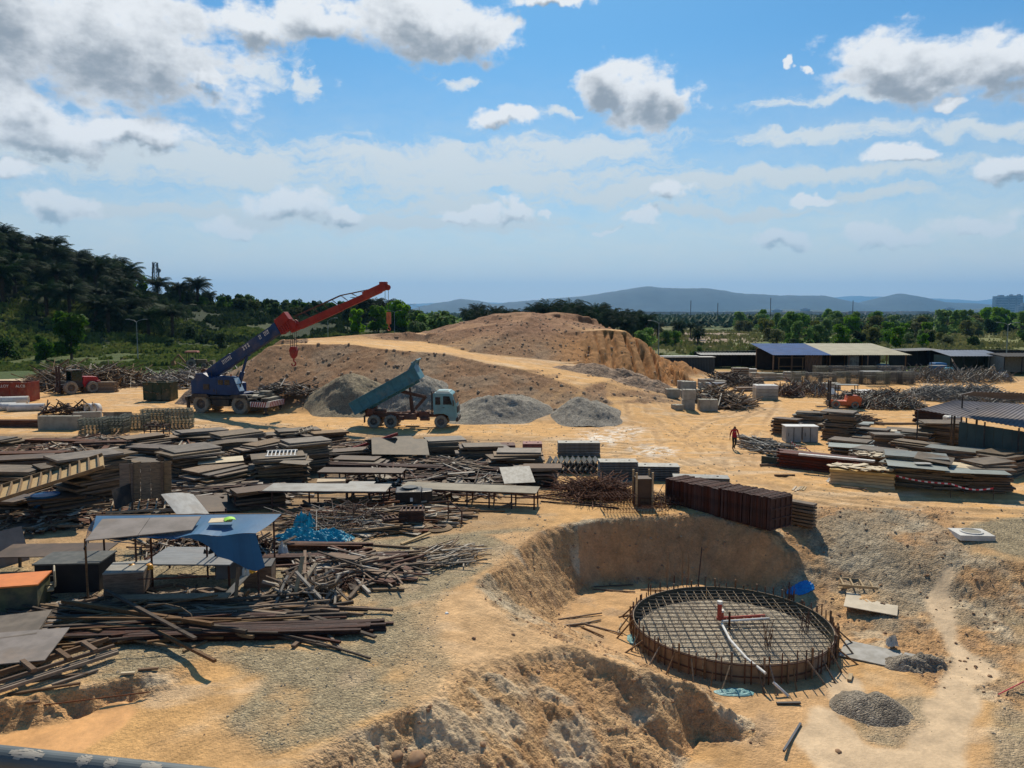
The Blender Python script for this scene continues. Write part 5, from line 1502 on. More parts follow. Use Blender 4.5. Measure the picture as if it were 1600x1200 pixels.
sheet(808, 742, .8, 1.7, 1.5, 12, galv, "tilted square grey metal plate beside the brown plank stacks", (.42, .0), name='metal_plate', th=.02, cat='plate')
sheet(320, 787, .5, 2.9, 1.9, 38, plyb, "brown ribbed sheet lying tilted behind the blue shelter roof", (.22, .12), name='ribbed_sheet')
sheet(290, 789, .75, 1.7, 1.6, 58, white, "crumpled white sheet leaning beside the brown ribbed sheet", (.5, .2), name='white_sheet', bend=.1)


# slatted ramp, slatted pallets, upright frame
def slatted(L, W, n, th=.05, depth=.1, mt=woodp, me=wood, name='slatted_panel', back=True):
    t = MB(); t.cur = 0
    if back: t.box((0, 0, .0), (L, W, .015))
    t.cur = 1
    for y in (-W / 2, W / 2): t.box((0, y, depth / 2 + .01), (L, th, depth))
    for k in range(n): t.box((-L / 2 + L * (k + .5) / n, 0, depth / 2 + .012), (.06, W - th, depth - .02))
    return t.mesh(name, mt, me)


def put(me, name, loc, rot, label, cat, group=None):
    o = place(me, name, loc, rot); return tag(o, label, cat, group)


A = Vector(pz(72, 750, 1.9))
put(slatted(4.9, 2.5, 12, depth=.14), 'slatted_ramp', A, (math.radians(4), math.radians(-15), math.radians(28)), "long slatted timber ramp lying tilted across the stacks at the left", 'slatted panel')
put(slatted(3.0, 1.7, 8, back=False, mt=woodp, me=woodp), 'slatted_pallet', Vector(pz(224, 790, .45)), (.12, .03, math.radians(22)), "pale slatted pallet lying at the foot of the upright grey frame", 'pallet')
put(slatted(1.7, .75, 8, me=white, mt=ply), 'slatted_grid', Vector(pz(440, 710, 1.55)), (.25, 0, math.radians(10)), "small white slatted panel lying on a stack behind the bench", 'slatted panel')
put(slatted(1.3, .7, 6, me=wood, mt=plyb), 'slatted_grid', Vector(pz(498, 692, .95)), (.9, 0, .1), "small dark slatted panel propped at the back of the stacks", 'slatted panel')
put(slatted(2.0, .7, 7, me=woodp, back=False), 'timber_ladder', Vector(pz(468, 675, 1.0)), (.2, -.25, .3), "short timber ladder lying on top of the rear stack", 'ladder')
t = thing('upright_frame', "grey boarded frame standing upright on two posts behind the shelter", 'frame', gp(222, 806) + Vector((0, .5, 0)), math.radians(14))
for k in range(5): MB().box((-.95 + k * .46, -.03, 1.55), (.44, .03, 1.75)).obj('board', wood, parent=t)
for x in (-.62, .72): MB().box((x, -.1, 1.15), (.1, .1, 2.5)).obj('post', woodb, parent=t)
MB().box((-.03, .03, 2.35), (2.35, .06, .1)).box((-.03, .03, .8), (2.35, .06, .1)).obj('rail', wood, parent=t)
t.rotation_euler = (-.12, 0, math.radians(14))
sheet(193, 775, 1.0, 1.6, .9, 85, darkm, "narrow black sheet standing behind the upright grey frame", (1.4, 0))


def drum(u, v, r, h, mat, label, name='drum', rot=(0, 0, 0), cat='drum'):
    p = gp(u, v); m = MB(); m.lathe([(.001, 0), (r, 0), (r, h * .33), (r * 1.04, h * .345), (r, h * .36), (r, h * .64), (r * 1.04, h * .655), (r, h * .67), (r, h), (r * .96, h), (r * .95, h * .97), (.001, h * .97)], n=24)
    o = m.obj(name, mat, smooth=False); o.location = p + Vector((0, r, 0)); o.rotation_euler = rot
    return tag(o, label, cat)


bluep = material('blue_plastic', (.012, .15, .36), (.01, .11, .28), rough=.45, scale=2, dirt=.15)
drum(60, 808, .62, .95, bluep, "blue plastic drum beneath the low end of the slatted ramp")


def beams(u, v, L, rows, layers, w, h, rz, mt, where, name='steel_beam', cat='beam', adj='rusty', jit=.05, jr=.015, tub=False, z0=0., tilt=0.):
    p = gp(u, v); rz = math.radians(rz); W = rows * w * 1.15
    half = abs(W / 2 * math.cos(rz)) + abs(L / 2 * math.sin(rz)) * .0
    c = p + Vector((0, half, 0)); me = []
    for s in (1, .93, 1.05):
        m = MB()
        if tub: m.tube((-L * s / 2, 0, h / 2), (L * s / 2, 0, h / 2), h / 2, 10)
        elif name == 'steel_beam':
            m.box((0, 0, .008 + h * .03), (L * s, w, h * .08)); m.box((0, 0, h - h * .06), (L * s, w, h * .08)); m.box((0, 0, h / 2), (L * s, w * .2, h * .8))
        else: m.box((0, 0, h / 2), (L * s, w, h))
        me.append(m.mesh(name, mt))
    X = Vector((math.cos(rz), math.sin(rz), 0)); Y = Vector((-math.sin(rz), math.cos(rz), 0))
    zb = max(gz(c.x, c.y), gz(*(c + X * L * .4).xy), gz(*(c - X * L * .4).xy)) + .01 + z0
    for k in range(layers):
        for j in range(rows - (k % 2 if rows > 2 else 0)):
            o = place(me[R2.randrange(3)], name, c + Y * ((j - (rows - 1) / 2) * w * 1.15 + R2.uniform(-.01, .01)) + X * R2.uniform(-jit, jit) * L, (0, -tilt, rz + R2.gauss(0, jr)))
            o.location.z = zb + k * h * 1.04
            tag(o, f"{adj} {cat} in the pile {where}", cat, f"{cat}s in the pile {where}"[:90])


beams(185, 706, 5.8, 5, 4, .16, .17, 10, rust, "forming the V's right arm behind the slatted ramp", adj='rusty brown')
beams(95, 700, 5.2, 5, 3, .16, .17, -9, rust, "forming the V's left arm behind the slatted ramp", adj='rusty brown')
beams(30, 720, 5.5, 6, 3, .15, .15, 6, rust, "at the far left behind the long grey boards", adj='red brown')
beams(30, 668, 5.0, 7, 5, .11, .11, -2, rust, "of pipes at the left edge before the concrete slab", name='rusty_pipe', cat='pipe', tub=True, adj='red rusty', jr=.04)
beams(640, 742, 14.0, 5, 3, .14, .16, -9, rustd, "crossing behind the two long benches", adj='dark red', jr=.03)
beams(690, 757, 9.0, 5, 2, .14, .15, -12, rustd, "lying just behind the right-hand bench", adj='dark', jr=.04)
beams(560, 713, 5.2, 1, 1, .2, .2, 8, red, "rising at an angle over the middle stacks", adj='dull red', z0=.5, tilt=.3)
beams(170, 1008, 13.5, 6, 2, .13, .12, 3.0, rustd, "of long rusty channels across the lower left gravel", adj='dark rusty', jr=.014, jit=.1)
tangle('long_offcuts', -60, 420, 1008, 1.9, .5, 80, [rustd, woodb, dark_scrap, wood], "long timbers and rods mixed among the rusty channels at lower left", 'offcuts', (2.5, 8), (.05, .12), .03, 90, az=.05)
tangle('long_offcuts', 0, 480, 985, 2.2, .35, 60, [wood, woodb, dark_scrap], "long weathered timbers between the shelter and the rusty channels", 'offcuts', (2, 7), (.05, .13), .03, 91, az=.03)
beams(120, 985, 11.0, 4, 2, .14, .12, 1.5, rustd, "of channels directly below the tarpaulin shelter", adj='long dark', jr=.01)
beams(395, 1003, 7.0, 5, 2, .11, .10, 5, rustd, "whose pale tips point right onto the gravel", adj='dark', jr=.012)
beams(520, 882, 6.2, 4, 2, .15, .14, 3, rustd, "on the gravel right of the shelter", adj='brown', jr=.03)
beams(575, 893, 3.6, 1, 1, .32, .28, 6, rust, "forming the single thick pipe on the gravel", name='rusty_pipe', cat='pipe', tub=True, adj='thick brown')
beams(440, 862, 6.5, 5, 2, .12, .12, -2, rust, "in front of the blue netting", adj='thin red', jr=.03)
beams(575, 800, 6.0, 4, 2, .12, .12, -4, rustd, "beneath the grey topped bench", adj='dark', jr=.04)
beams(905, 765, 4.0, 7, 4, .045, .045, -14, rustd, "of bent rebar left of the square post form", name='rebar_rod', cat='rebar', tub=True, adj='rusty', jr=.12)


# green grey grid stacks and concrete at the back left
grid = material('grid_green_grey', (.20, .20, .14), (.13, .13, .095), rough=.7, scale=4, rnd=.35)
def frame_stack(u, v, L, W, n, rz, where, mat=scaf, step=.1, cat='scaffold frame', name='scaffold_grille'):
    p = gp(u, v); m = MB()
    for y in (-W / 2, W / 2): m.tube((-L / 2, y, .03), (L / 2, y, .03), .026, 6)
    for k in range(7): m.tube((-L / 2 + .05 + (L - .1) * k / 6, -W / 2, .03), (-L / 2 + .05 + (L - .1) * k / 6, W / 2, .03), .02, 5)
    for x in (-L / 2 + .03, L / 2 - .03): m.box((x, 0, .03), (.05, W, .07))
    me = m.mesh(name, mat); c = p + Vector((0, W / 2, 0)); z = p.z + .02
    for k in range(n):
        o = place(me, name, (c.x + R2.uniform(-.05, .05), c.y + R2.uniform(-.04, .04), z), (0, 0, math.radians(rz) + R2.gauss(0, .02)))
        z += step
        tag(o, f"{cat} in the stack {where}", cat, f"{cat}s in the stack {where}"[:90])


for (u, v, n, w_) in ((142, 681, 13, "just right of the concrete slab"), (173, 678, 13, "second from the concrete slab"), (207, 673, 13, "beside the dark wire basket"), (238, 668, 15, "left one of the back right pair"), (276, 671, 17, "right one of the back pair, by the road")):
    frame_stack(u, v, 1.95, 1.2, n, 3, w_, grid)
sheet(176, 655, .6, 1.6, 1.2, 0, material('board_tan', (.30, .26, .19), (.22, .19, .14), rough=.8, scale=1), "upright tan board behind the grid stacks, left one", (1.45, 0), th=.04)
sheet(192, 655, .6, 1.5, 1.25, 0, MATS['board_tan'], "upright tan board behind the grid stacks, right one", (1.45, 0), th=.04)


def block(u, v, d, rz, mat, label, name='concrete_block', cat='concrete block', z0=0., group=None, hollow=False):
    p = gp(u, v) + Vector((0, d[1] / 2, z0)); m = MB()
    if hollow:
        w = .09; m.box((0, 0, w / 2), (d[0], d[1], w))
        for s in (-1, 1): m.box((s * (d[0] / 2 - w / 2), 0, w + (d[2] - w) / 2), (w, d[1], d[2] - w))
    else:
        m.box((0, 0, d[2] / 2), d); m.box((-d[0] * .3, 0, d[2] + .02), (.12, .05, .04)); m.box((d[0] * .3, 0, d[2] + .02), (.12, .05, .04))
    o = m.obj(name, mat, bevel=.02); o.location = p; o.rotation_euler = (0, 0, math.radians(rz)); return tag(o, label, cat, group)


block(92, 672, (3.4, .5, 1.15), 1, conc, "long upright concrete slab beside the grid stacks at the left")
block(135, 662, (2.2, .5, 1.0), 14, conc, "shorter angled concrete slab adjoining the long upright slab")
def pipe(u, v, L, r, rz, mat, label, z0=0., name='concrete_pipe', cat='pipe', group=None, k=.82):
    p = gp(u, v) + Vector((0, r, r + z0)); m = MB()
    m.lathe([(r, -L / 2), (r, L / 2), (r * k, L / 2), (r * k, -L / 2), (r, -L / 2)], axis='X', n=28)
    m.lathe([(r * 1.0, -L / 2), (r * 1.08, -L / 2), (r * 1.08, -L / 2 + .25), (r, -L / 2 + .3)], axis='X', n=28)
    o = m.obj(name, mat, smooth=True, norm=True); o.location = p; o.rotation_euler = (0, 0, math.radians(rz)); return tag(o, label, cat, group)


pipe(18, 639, 2.6, .40, 20, concw, "large pale concrete pipe lying on top in front of the red skip", z0=.42)
pipe(2, 641, 2.2, .36, 20, concw, "pale concrete pipe under the top pipe, at the left edge")
pipe(17, 642, 2.2, .36, 20, concw, "pale concrete pipe under the top pipe, middle of the lower row")
pipe(38, 643, 3.2, .36, 16, concw, "long pale concrete pipe at the right of the lower row")
for (u, lab) in ((136, "left of the two concrete rings standing behind the slab"), (146, "right of the two concrete rings standing behind the slab")):
    pipe(u, 650, .5, .55, 60, concw, lab, name='concrete_ring', cat='ring', k=.88)
tangle('dark_scrap_pile', 52, 140, 650, 2.5, .9, 150, [dark_scrap, rustd, woodb], "dark scrap sticking up behind the concrete slab", 'scrap', (.6, 1.8), (.05, .12), .7, 41, .3)
m = MB()
for x in (-.75, -.25, .25, .75): [m.box((x, y, .45), (.05, .05, .9)) for y in (-.5, .5)]
for z in (.1, .45, .88): [m.box((0, y, z), (1.6, .05, .06)) for y in (-.5, .5)]; [m.box((x, 0, z + .03), (.05, 1.0, .05)) for x in (-.78, .78)]
o = m.obj('wire_basket', rust); o.location = gp(240, 684) + Vector((0, .6, 0)); tag(o, "rusty wire basket with scrap in front of the grid stacks", 'basket')
m = MB(); m.nm = 2; bars(m, 40, 0, 0, .6, .4, lambda a, b: .3, .4, 1.2, .04, .08, .3, random.Random(4)); o = m.obj('basket_scrap', rust, wood, norm=False); o.location = gp(240, 684) + Vector((0, .6, .6)); tag(o, "rusty scrap filling the wire basket", 'scrap', kind='stuff')
beams(155, 613, 3.6, 6, 8, .16, .15, 0, wood, "behind the right wheel of the red forklift", name='timber_plank', cat='plank', adj='long grey', jit=.03)


# ------------------------------------------------------------------ benches, tank, posts
def bench(u, v, L, D, h, rz, label, top=galv, nleg=5, cover=(0, 1), name='steel_bench'):
    p = gp(u, v); t = thing(name, label, 'bench', (p.x, p.y + D / 2, gz(p.x, p.y + D / 2)), math.radians(rz))
    for k in range(nleg):
        for y in (-D / 2 + .05, D / 2 - .05): MB().box((-L / 2 + .06 + (L - .12) * k / (nleg - 1), y, h / 2 - .05), (.07, .07, h + .1)).obj('leg', rustd, parent=t)
    m = MB()
    for y in (-D / 2 + .05, D / 2 - .05): m.box((0, y, h + .03), (L, .08, .07)); m.box((0, y, h * .35), (L, .05, .05))
    for k in range(nleg * 2 - 1): m.box((-L / 2 + .06 + (L - .12) * k / (nleg * 2 - 2), 0, h + .02), (.06, D - .14, .05))
    m.obj('frame', rustd, parent=t)
    x0, x1 = -L / 2 + L * cover[0], -L / 2 + L * cover[1]
    MB().box(((x0 + x1) / 2, 0, h + .085), (x1 - x0 + .1, D + .06, .035)).obj('bench_top', top, parent=t)
    return t


ptop = material('bench_grey', (.30, .29, .26), (.19, .175, .15), rough=.6, scale=1.2, dirt=.3)
bench(484, 801, 7.3, 1.6, .95, -1.5, "long grey topped steel bench with bare frame at its left end", ptop, 5, (.2, 1))
bench(560, 794, 1.2, 1.2, .95, 0, "short grey topped bench adjoining the right end of the long bench", ptop, 2)
bench(733, 793, 6.8, 1.4, .75, -9.5, "long low bench with thin legs right of the black tank", MATS['board_tan'], 7)
bench(563, 762, 4.6, 1.3, .75, -3, "brown topped bench behind the long grey topped bench", plyb, 5)
sheet(518, 755, .35, 1.5, .9, 10, woodp, "open mixing tray behind the long grey bench", (0, 0), th=.2, name='mixing_tray', cat='tray')
p = gp(642, 803); t = thing('water_tank', "squat black water tank with a round lid behind the orange bucket", 'water tank', p + Vector((0, .8, 0)), .1)
blk = material('black_plastic', (.012, .013, .013), (.02, .02, .02), rough=.4, scale=2, dirt=.25)
m = MB(); m.box((-.2, 0, .5), (1.25, 1.2, 1.0)); m.prism([(.42, -.45), (.95, -.25), (.95, .35), (.42, .55)], 0, .95, 'XY'); m.obj('tank_body', blk, parent=t, bevel=.05)
m = MB(); m.lathe([(.001, .12), (.36, .12), (.42, .04), (.5, .0)], c=(-.15, 0, 1.0), n=24); m.obj('lid', blk, parent=t)
MB().box((-.05, -.615, .62), (.12, .02, .18)).obj('tank_label', white, parent=t)
p = gp(650, 806); t = thing('bucket', "bright orange bucket in front of the black water tank", 'bucket', p + Vector((0, .2, 0)))
MB().lathe([(.001, .01), (.17, .01), (.22, .42), (.24, .42), (.24, .39), (.21, .38), (.16, .03), (.001, .03)], n=22).obj('pail', material('orange_plastic', (.85, .20, .02), rough=.4), parent=t, smooth=True)
MB().path([(-.22, 0, .38), (-.15, -.12, .2), (0, -.2, .12), (.15, -.12, .2), (.22, 0, .38)], .008, 5).obj('handle', darkm, parent=t)
o = slatted(1.1, .8, 6, depth=.1, mt=woodb, me=rustd)
for k in range(6): put(o, 'pallet', gp(642, 826) + Vector((0, .5, .02 + k * .125)), (0, 0, .05 * (k % 2)), "dark pallet in the pile in front of the orange bucket", 'pallet', 'pallets piled before the bucket')
for k in range(4): put(o, 'pallet', gp(612, 829) + Vector((0, .5, .02 + k * .125)), (0, 0, .4), "dark pallet in the low pile left of the orange bucket's pallets", 'pallet', 'pallets piled left of the bucket')
m = MB(); m.lathe([(.55, 0), (.72, .06), (.55, .14), (.4, .07), (.55, 0)], n=26); o = m.obj('hose_coil', wood); o.location = gp(680, 832) + Vector((0, .6, 0)); tag(o, "flat coil of grey hose right of the dark pallets", 'hose coil')
m = MB(); m.path([(-.9, 0, .9), (.0, .1, .95), (.6, -.4, .62)], .03, 6); m.tube((-.05, .1, -.1), (-.05, .1, .95), .035, 6); m.tube((.6, -.4, -.1), (.6, -.4, .66), .04, 6); o = m.obj('pipe_stand', rust); o.location = gp(702, 816); tag(o, "bent rusty pipe rail standing on sand right of the bucket", 'pipe rail')
def plank(u, v, L, w, h, rz, mt, label, tilt=0., z0=0., name='timber_plank', roll=0., group=None):
    p = gp(u, v) + Vector((0, 0, z0 + h / 2 + abs(math.sin(tilt)) * L / 2 + .02)); o = MB().box((0, 0, 0), (L, w, h)).obj(name, mt); o.location = p
    o.rotation_euler = (roll, -tilt, math.radians(rz)); return tag(o, label, 'plank', group)


PL = [(650, 845, 1.7, 52, woodp, .05, "pale square timber lying highest on the gravel before the pallets"), (683, 886, 1.4, 62, woodp, .02, "short pale plank pointing at the pale stick pile"), (606, 856, 1.9, -12, wood, 0, "grey plank crossing under the pale square timber"),
      (560, 898, 3.3, 8, woodp, .03, "long honey-coloured plank left of the pale stick pile"), (505, 902, 1.6, 30, woodp, .06, "honey plank sloping down from the long honey-coloured one"), (615, 908, 1.1, 2, woodb, 0, "short dark baulk under the end of the honey plank"),
      (600, 925, 1.4, 3, wood, 0, "thick grey offcut lying below the short dark baulk"), (546, 920, .9, 35, woodb, 0, "small brown offcut alone on the gravel"), (553, 932, .7, 75, wood, .2, "small upright offcut beside a square block"),
      (467, 935, 1.6, 88, woodp, .85, "pale plank standing nearly upright in the broken timber"), (478, 925, 1.5, 70, woodp, .5, "pale plank leaning right of the upright one in the timber"), (440, 930, 1.7, 40, wood, .3, "grey plank leaning at the left of the broken timber"),
      (452, 950, 2.5, 5, woodb, 0, "brown board lying along the front of the broken timber"), (471, 1002, 1.0, 78, woodb, .0, "short brown stick standing out below the long rusty channels"), (640, 886, 1.0, 10, wood, 0, "thin grey plank left of the stick pile"),
      (1328, 1062, .5, 60, woodp, 0, "tiny pale offcut beside the round formwork's right edge"), (1065, 786, 1.5, 20, wood, .05, "grey plank under the brown steel forms"), (740, 780, 1.3, 55, wood, 0, "grey plank lying under the low bench"), (790, 792, 1.4, 45, wood, 0, "short grey plank on the sand before the low bench"),
      (700, 800, 5.5, -2, wood, 0, "long grey board lying on the sand before the low bench"), (470, 872, .8, 20, woodb, .1, "thin brown stick right of the white sack")]
for (u, v, L, rz, mt, ti, lab) in PL: plank(u, v, L, .13, .07, rz, mt, lab, ti)
tangle('stick_pile', 650, 738, 888, 2.2, .45, 110, [pale_scrap, wood, pale_scrap], "fan of pale sticks piled at the edge of the gravel", 'sticks', (1.0, 2.2), (.03, .06), .15, 51, az=.6)
tangle('broken_timber', 415, 520, 950, 1.6, .55, 90, [pale_scrap, wood, woodb], "broken timber heaped right of the shelter's last post", 'timber', (.5, 1.6), (.05, .1), .6, 52)
tangle('shelter_clutter', 190, 425, 878, 2.6, .5, 300, [dark_scrap, rustd, woodb, rust, pale_scrap], "dark rods and offcuts cluttering the ground behind the shelter", 'clutter', (.5, 2.4), (.02, .07), .5, 95, .2)
tangle('shelter_clutter', 100, 420, 948, 1.2, .12, 110, [dark_scrap, wood, woodb, pale_scrap], "small offcuts on the gravel under the shelter", 'clutter', (.2, .9), (.02, .07), .3, 96, .3)
tangle('rebar_nest', 500, 548, 924, 1.2, .4, 160, [rustd, rust], "nest of dark rusty rods on the gravel", 'rods', (.5, 1.2), (.012, .02), .4, 53)
tangle('bench_rods', 430, 620, 838, 3.0, .5, 260, [rust, rustd, pale_scrap], "thin rusty rods littered in front of the grey bench", 'rods', (1.0, 3.0), (.012, .03), .3, 54)
beams(1030, 790, 2.0, 1, 1, .05, .05, 0, rust, "left among the mesh cages", name='rebar_rod', cat='rebar', tub=True)


# crumpled plastic nets and sheets
def crumple(name, u, v, rx, ry, h, mat, label, cat, seed, z0=0.0, pts=None):
    p = gp(u, v); n = 56; X, Y = np.meshgrid(np.linspace(-1, 1, n), np.linspace(-1, 1, n)); rad = np.hypot(X, Y)
    A = np.arctan2(Y, X); ed = .8 + .3 * fbm(np.cos(A) * 1.6 + seed, np.sin(A) * 1.6, 3, seed)
    k = np.clip(1 - (rad / ed) ** 3, 0, 1)
    Z = h * k * (.5 + 1.6 * np.abs(fbm(X * 2.2 + seed, Y * 2.2, 4, seed, .65))) + k * h * .5 * fbm(X * 9, Y * 9, 2, seed + 1)
    wx, wy = X * rx, Y * ry; g0 = Hfull((wx + p.x).ravel(), (wy + p.y + ry * .8).ravel()).reshape(n, n)
    V = np.stack([wx, wy + ry * .8, g0 - p.z + Z + .01 + z0], -1).reshape(-1, 3); ok = rad < ed
    fs = [(j * n + i, j * n + i + 1, (j + 1) * n + i + 1, (j + 1) * n + i) for j in range(n - 1) for i in range(n - 1) if ok[j, i] and ok[j + 1, i + 1]]
    me = bpy.data.meshes.new(name); me.from_pydata(V.tolist(), [], fs); me.materials.append(mat); me.update(); o = bpy.data.objects.new(name, me); COL.objects.link(o); o.location = p
    return tag(o, label, cat)


net = material('blue_net', (.01, .34, .46), (.006, .20, .30), rough=.45, scale=5, bump=.6, bscale=30, spec=.5)
crumple('blue_netting', 462, 856, 1.6, .8, .7, net, "heap of turquoise netting beside the white sack, left part", 'netting', 3)
crumple('blue_netting', 503, 850, 1.5, .8, .55, net, "heap of turquoise netting trailing right in front of the bench", 'netting', 5)
crumple('blue_netting', 470, 838, .7, .6, 1.1, net, "tallest turquoise netting bundle behind the other netting", 'netting', 8)
crumple('blue_tarpaulin', 1256, 930, .74, .4, .12, material('tarp_bright_blue', (.01, .25, .62), (.01, .18, .5), rough=.4, scale=3, spec=.5), "bright blue crumpled tarpaulin lying right of the pit wall", 'tarpaulin', 9)
crumple('white_sack', 440, 876, .28, .25, .8, white, "knotted white sack standing at the shelter's right corner", 'sack', 12)

# ------------------------------------------------------------------ right-hand stacks
greenp = material('sheet_green_grey', (.19, .195, .165), (.13, .135, .115), rough=.5, scale=1.2, dirt=.15)
RIGHT = [
    (1228, 683, 1.9, 1.3, 10, .10, -25, (plyb, woodb), "left of the two pale cabinets", .15, 'dark brown'),
    (1268, 672, 2.6, 1.4, 9, .11, -24, (greenp, scaf), "directly behind the two pale cabinets", .12, 'grey'),
    (1312, 691, 2.3, 2.0, 14, .11, -22, (ply, wood), "just right of the two pale cabinets", .14, 'grey brown'),
    (1336, 681, 1.9, 1.1, 6, .10, -20, (greenp, wood), "with the bright grey top behind the brown trays", .12, 'grey'),
    (1362, 692, 2.2, 1.2, 6, .10, -26, (ply, wood), "carrying the small cream sheet", .15, 'grey brown'),
    (1332, 718, 2.6, 1.6, 8, .10, -24, (greenp, wood), "below the big pale green sheet", .12, 'green grey'),
    (1383, 704, 2.0, 1.3, 8, .10, -8, (ply, wood), "in the centre between cream sheet and tape", .1, 'grey'),
    (1372, 741, 3.0, 1.5, 8, .11, -30, (greenp, wood), "behind the yellow timber pack, strewn with debris", .12, 'green grey'),
    (1430, 700, 2.2, 1.2, 7, .10, -25, (greenp, wood), "in the rear row left of the tall grey stack", .12, 'grey'),
    (1470, 700, 2.9, 1.9, 11, .11, -26, (ply, wood), "tall and clean, in front of the white bags", .1, 'grey'),
    (1436, 720, 3.0, 1.1, 7, .09, -32, (ply, woodb), "slanting in the middle of the right-hand stacks", .16, 'brown grey'),
    (1430, 768, 3.0, 2.0, 13, .10, -22, (greenp, wood), "with red marks, tallest along the barrier tape", .12, 'grey'),
    (1482, 769, 2.0, 1.4, 9, .10, -8, (plyb, wood), "second from the right along the tape", .18, 'brown'),
    (1532, 772, 2.2, 1.6, 11, .10, -5, (ply, woodb), "at the right end of the barrier tape", .22, 'ragged grey'),
    (1500, 737, 3.3, 1.5, 8, .10, -28, (greenp, wood), "under the long pale sheet near the shed post", .14, 'grey'),
    (1566, 748, 2.3, 1.6, 10, .10, 18, (ply, wood), "at the far right beside the shed posts", .2, 'brown grey'),
    (1548, 721, 2.7, 1.4, 6, .10, -10, (plyp, wood), "in front of the green shed wall", .15, 'pale'),
    (1402, 686, 2.2, 1.4, 5, .10, -20, (woodb, woodb), "of brown boards at the rear centre", .15, 'brown'),
    (1407, 736, 1.8, 1.0, 5, .09, -35, (ply, wood), "between debris heap and central stacks", .2, 'grey'),
    (1452, 742, 2.0, 1.1, 6, .09, -20, (ply, woodb), "behind the tallest stack along the tape", .2, 'grey'),
    (1345, 700, 1.6, 1.2, 5, .10, -20, (woodb, rustd), "of brown trays right of the cabinets", .15, 'brown'),
]
for a in RIGHT:
    stack(a[0], a[1], a[2], a[3], a[4], a[5], a[6] * 1.6, a[7][0], a[7][1], a[8], name='plywood_board', jit=a[9], adj=a[10])
ltop = material('sheet_pale_green', (.29, .31, .27), (.22, .24, .21), rough=.55, scale=1, dirt=.12)
sheet(1330, 697, .98, 2.7, 1.7, -25, ltop, "big pale green grey sheet on the stack right of the cabinets")
sheet(1381, 672, .75, 1.8, 1.1, -24, plyp, "small cream sheet in the middle of the right-hand stacks")
sheet(1345, 660, .75, 1.9, 1.1, -25, ltop, "small pale grey sheet at the back of the right-hand stacks")
sheet(1432, 726, 1.45, 2.9, 2.0, -22, ltop, "pale sheet topping the tall stack along the tape", (.02, .03))
sheet(1460, 716, 1.7, 1.8, 1.4, -35, ply, "brownish sheet tilted up over the tallest tape-side stack", (.12, .1))
sheet(1520, 735, 1.3, 3.1, 1.6, -12, ltop, "long pale green sheet overhanging the stack at the tape's right end", (.03, 0))
sheet(1500, 727, 1.35, 2.0, 1.4, -25, plyp, "torn cream sheet lying near the long pale green sheet", (.03, .03))
sheet(1442, 724, 1.55, .8, .5, -10, white, "little white framed board on the tall tape-side stack")
sheet(1498, 701, .95, 3.0, 1.5, -26, ltop, "long pale sheet on the stack near the shed post")
sheet(1560, 700, .8, 2.6, .9, -6, plyp, "narrow pale plank sheet in front of the green shed wall")
tangle('board_debris', 1345, 1405, 741, 1.6, .25, 60, [plyp, ply, woodp], "yellow splinters and torn board pieces on the middle stack", 'debris', (.3, 1.0), (.05, .1), .2, 61, .7)
bpy.data.objects['board_debris'].location.z += .95
tangle('board_debris', 1398, 1440, 722, 1.8, .6, 90, [plyp, ply, woodp, wood], "heap of torn pale boards in the middle of the right-hand stacks", 'debris', (.4, 1.4), (.05, .1), .4, 62, .7)
# yellow timber pack
pk = material('pack_yellow', (.55, .38, .17), (.40, .27, .12), rough=.8, scale=2, stretch=(1, 5, 5), rnd=.2)
t = thing('timber_pack', "yellowish pack of timber under torn board, beside the barrier tape", 'timber pack', gp(1357, 762) + Vector((0, .8, 0)), math.radians(-27))
t.location.z = gz(t.location.x, t.location.y)
for k in range(5):
    MB().box((0, 0, .09 + k * .17), (3.3 - .1 * (k % 2), 1.35, .15)).obj('timber_layer', pk, parent=t)
m = MB(); m.nm = 1; bars(m, 26, 0, 0, 1.4, .6, lambda a, b: .1, .4, 1.1, .06, .1, .1, random.Random(6), None, True); m.xf(Matrix.Translation((0, 0, .84)))
m.obj('torn_cover', plyp, parent=t)
# two pale cabinets
for (u, lab) in ((1241, "left of two pale grey cabinets with white tops"), (1267, "right of two pale grey cabinets with white tops")):
    t = thing('cabinet', lab, 'cabinet', gp(u, 692) + Vector((0, .6, 0)), -.06)
    MB().box((0, 0, .6), (1.12, 1.1, 1.15)).obj('cabinet_body', material('cabinet_grey', (.36, .36, .34), (.30, .30, .28), rough=.6, scale=3), parent=t, bevel=.02)
    MB().box((0, 0, 1.2), (1.2, 1.18, .05)).obj('cabinet_top', white, parent=t)
    MB().box((0, -.565, .6), (.04, .02, 1.05)).box((-.38, -.57, .6), (.03, .02, .25)).obj('door_seam', darkm, parent=t)
block(1246, 715, (0.1, 0.1, .05), 0, wood, "tiny wooden block among the pale planks")
# red brown beams and the dark green beam
beams(1283, 737, 4.6, 8, 6, .17, .15, -38, material('beam_oxide', (.13, .035, .022), (.08, .028, .02), rough=.75, scale=3, rnd=.35), "with ridged top beside the dark green beam", adj='oxide red', jr=.01)
plank(1305, 742, 4.2, .3, .1, -33, white, "long white board edge lying over the oxide red beams", 0, .95)
gb = material('beam_green', (.022, .035, .028), (.035, .05, .04), rough=.6, scale=2, dirt=.15)
t = thing('green_girder', "dark green steel girder lying in front of the oxide red beams", 'girder', gp(1242, 732) + Vector((0, .5, .02)), math.radians(-40))
MB().box((0, 0, .3), (3.6, .85, .12)).box((0, -.38, .28), (3.6, .06, .5)).box((0, .38, .28), (3.6, .06, .5)).obj('web', gb, parent=t)
m = MB()
for k in range(9): m.box((-1.7 + k * .42, 0, .4), (.06, .8, .08))
m.obj('stiffener', scaf, parent=t)
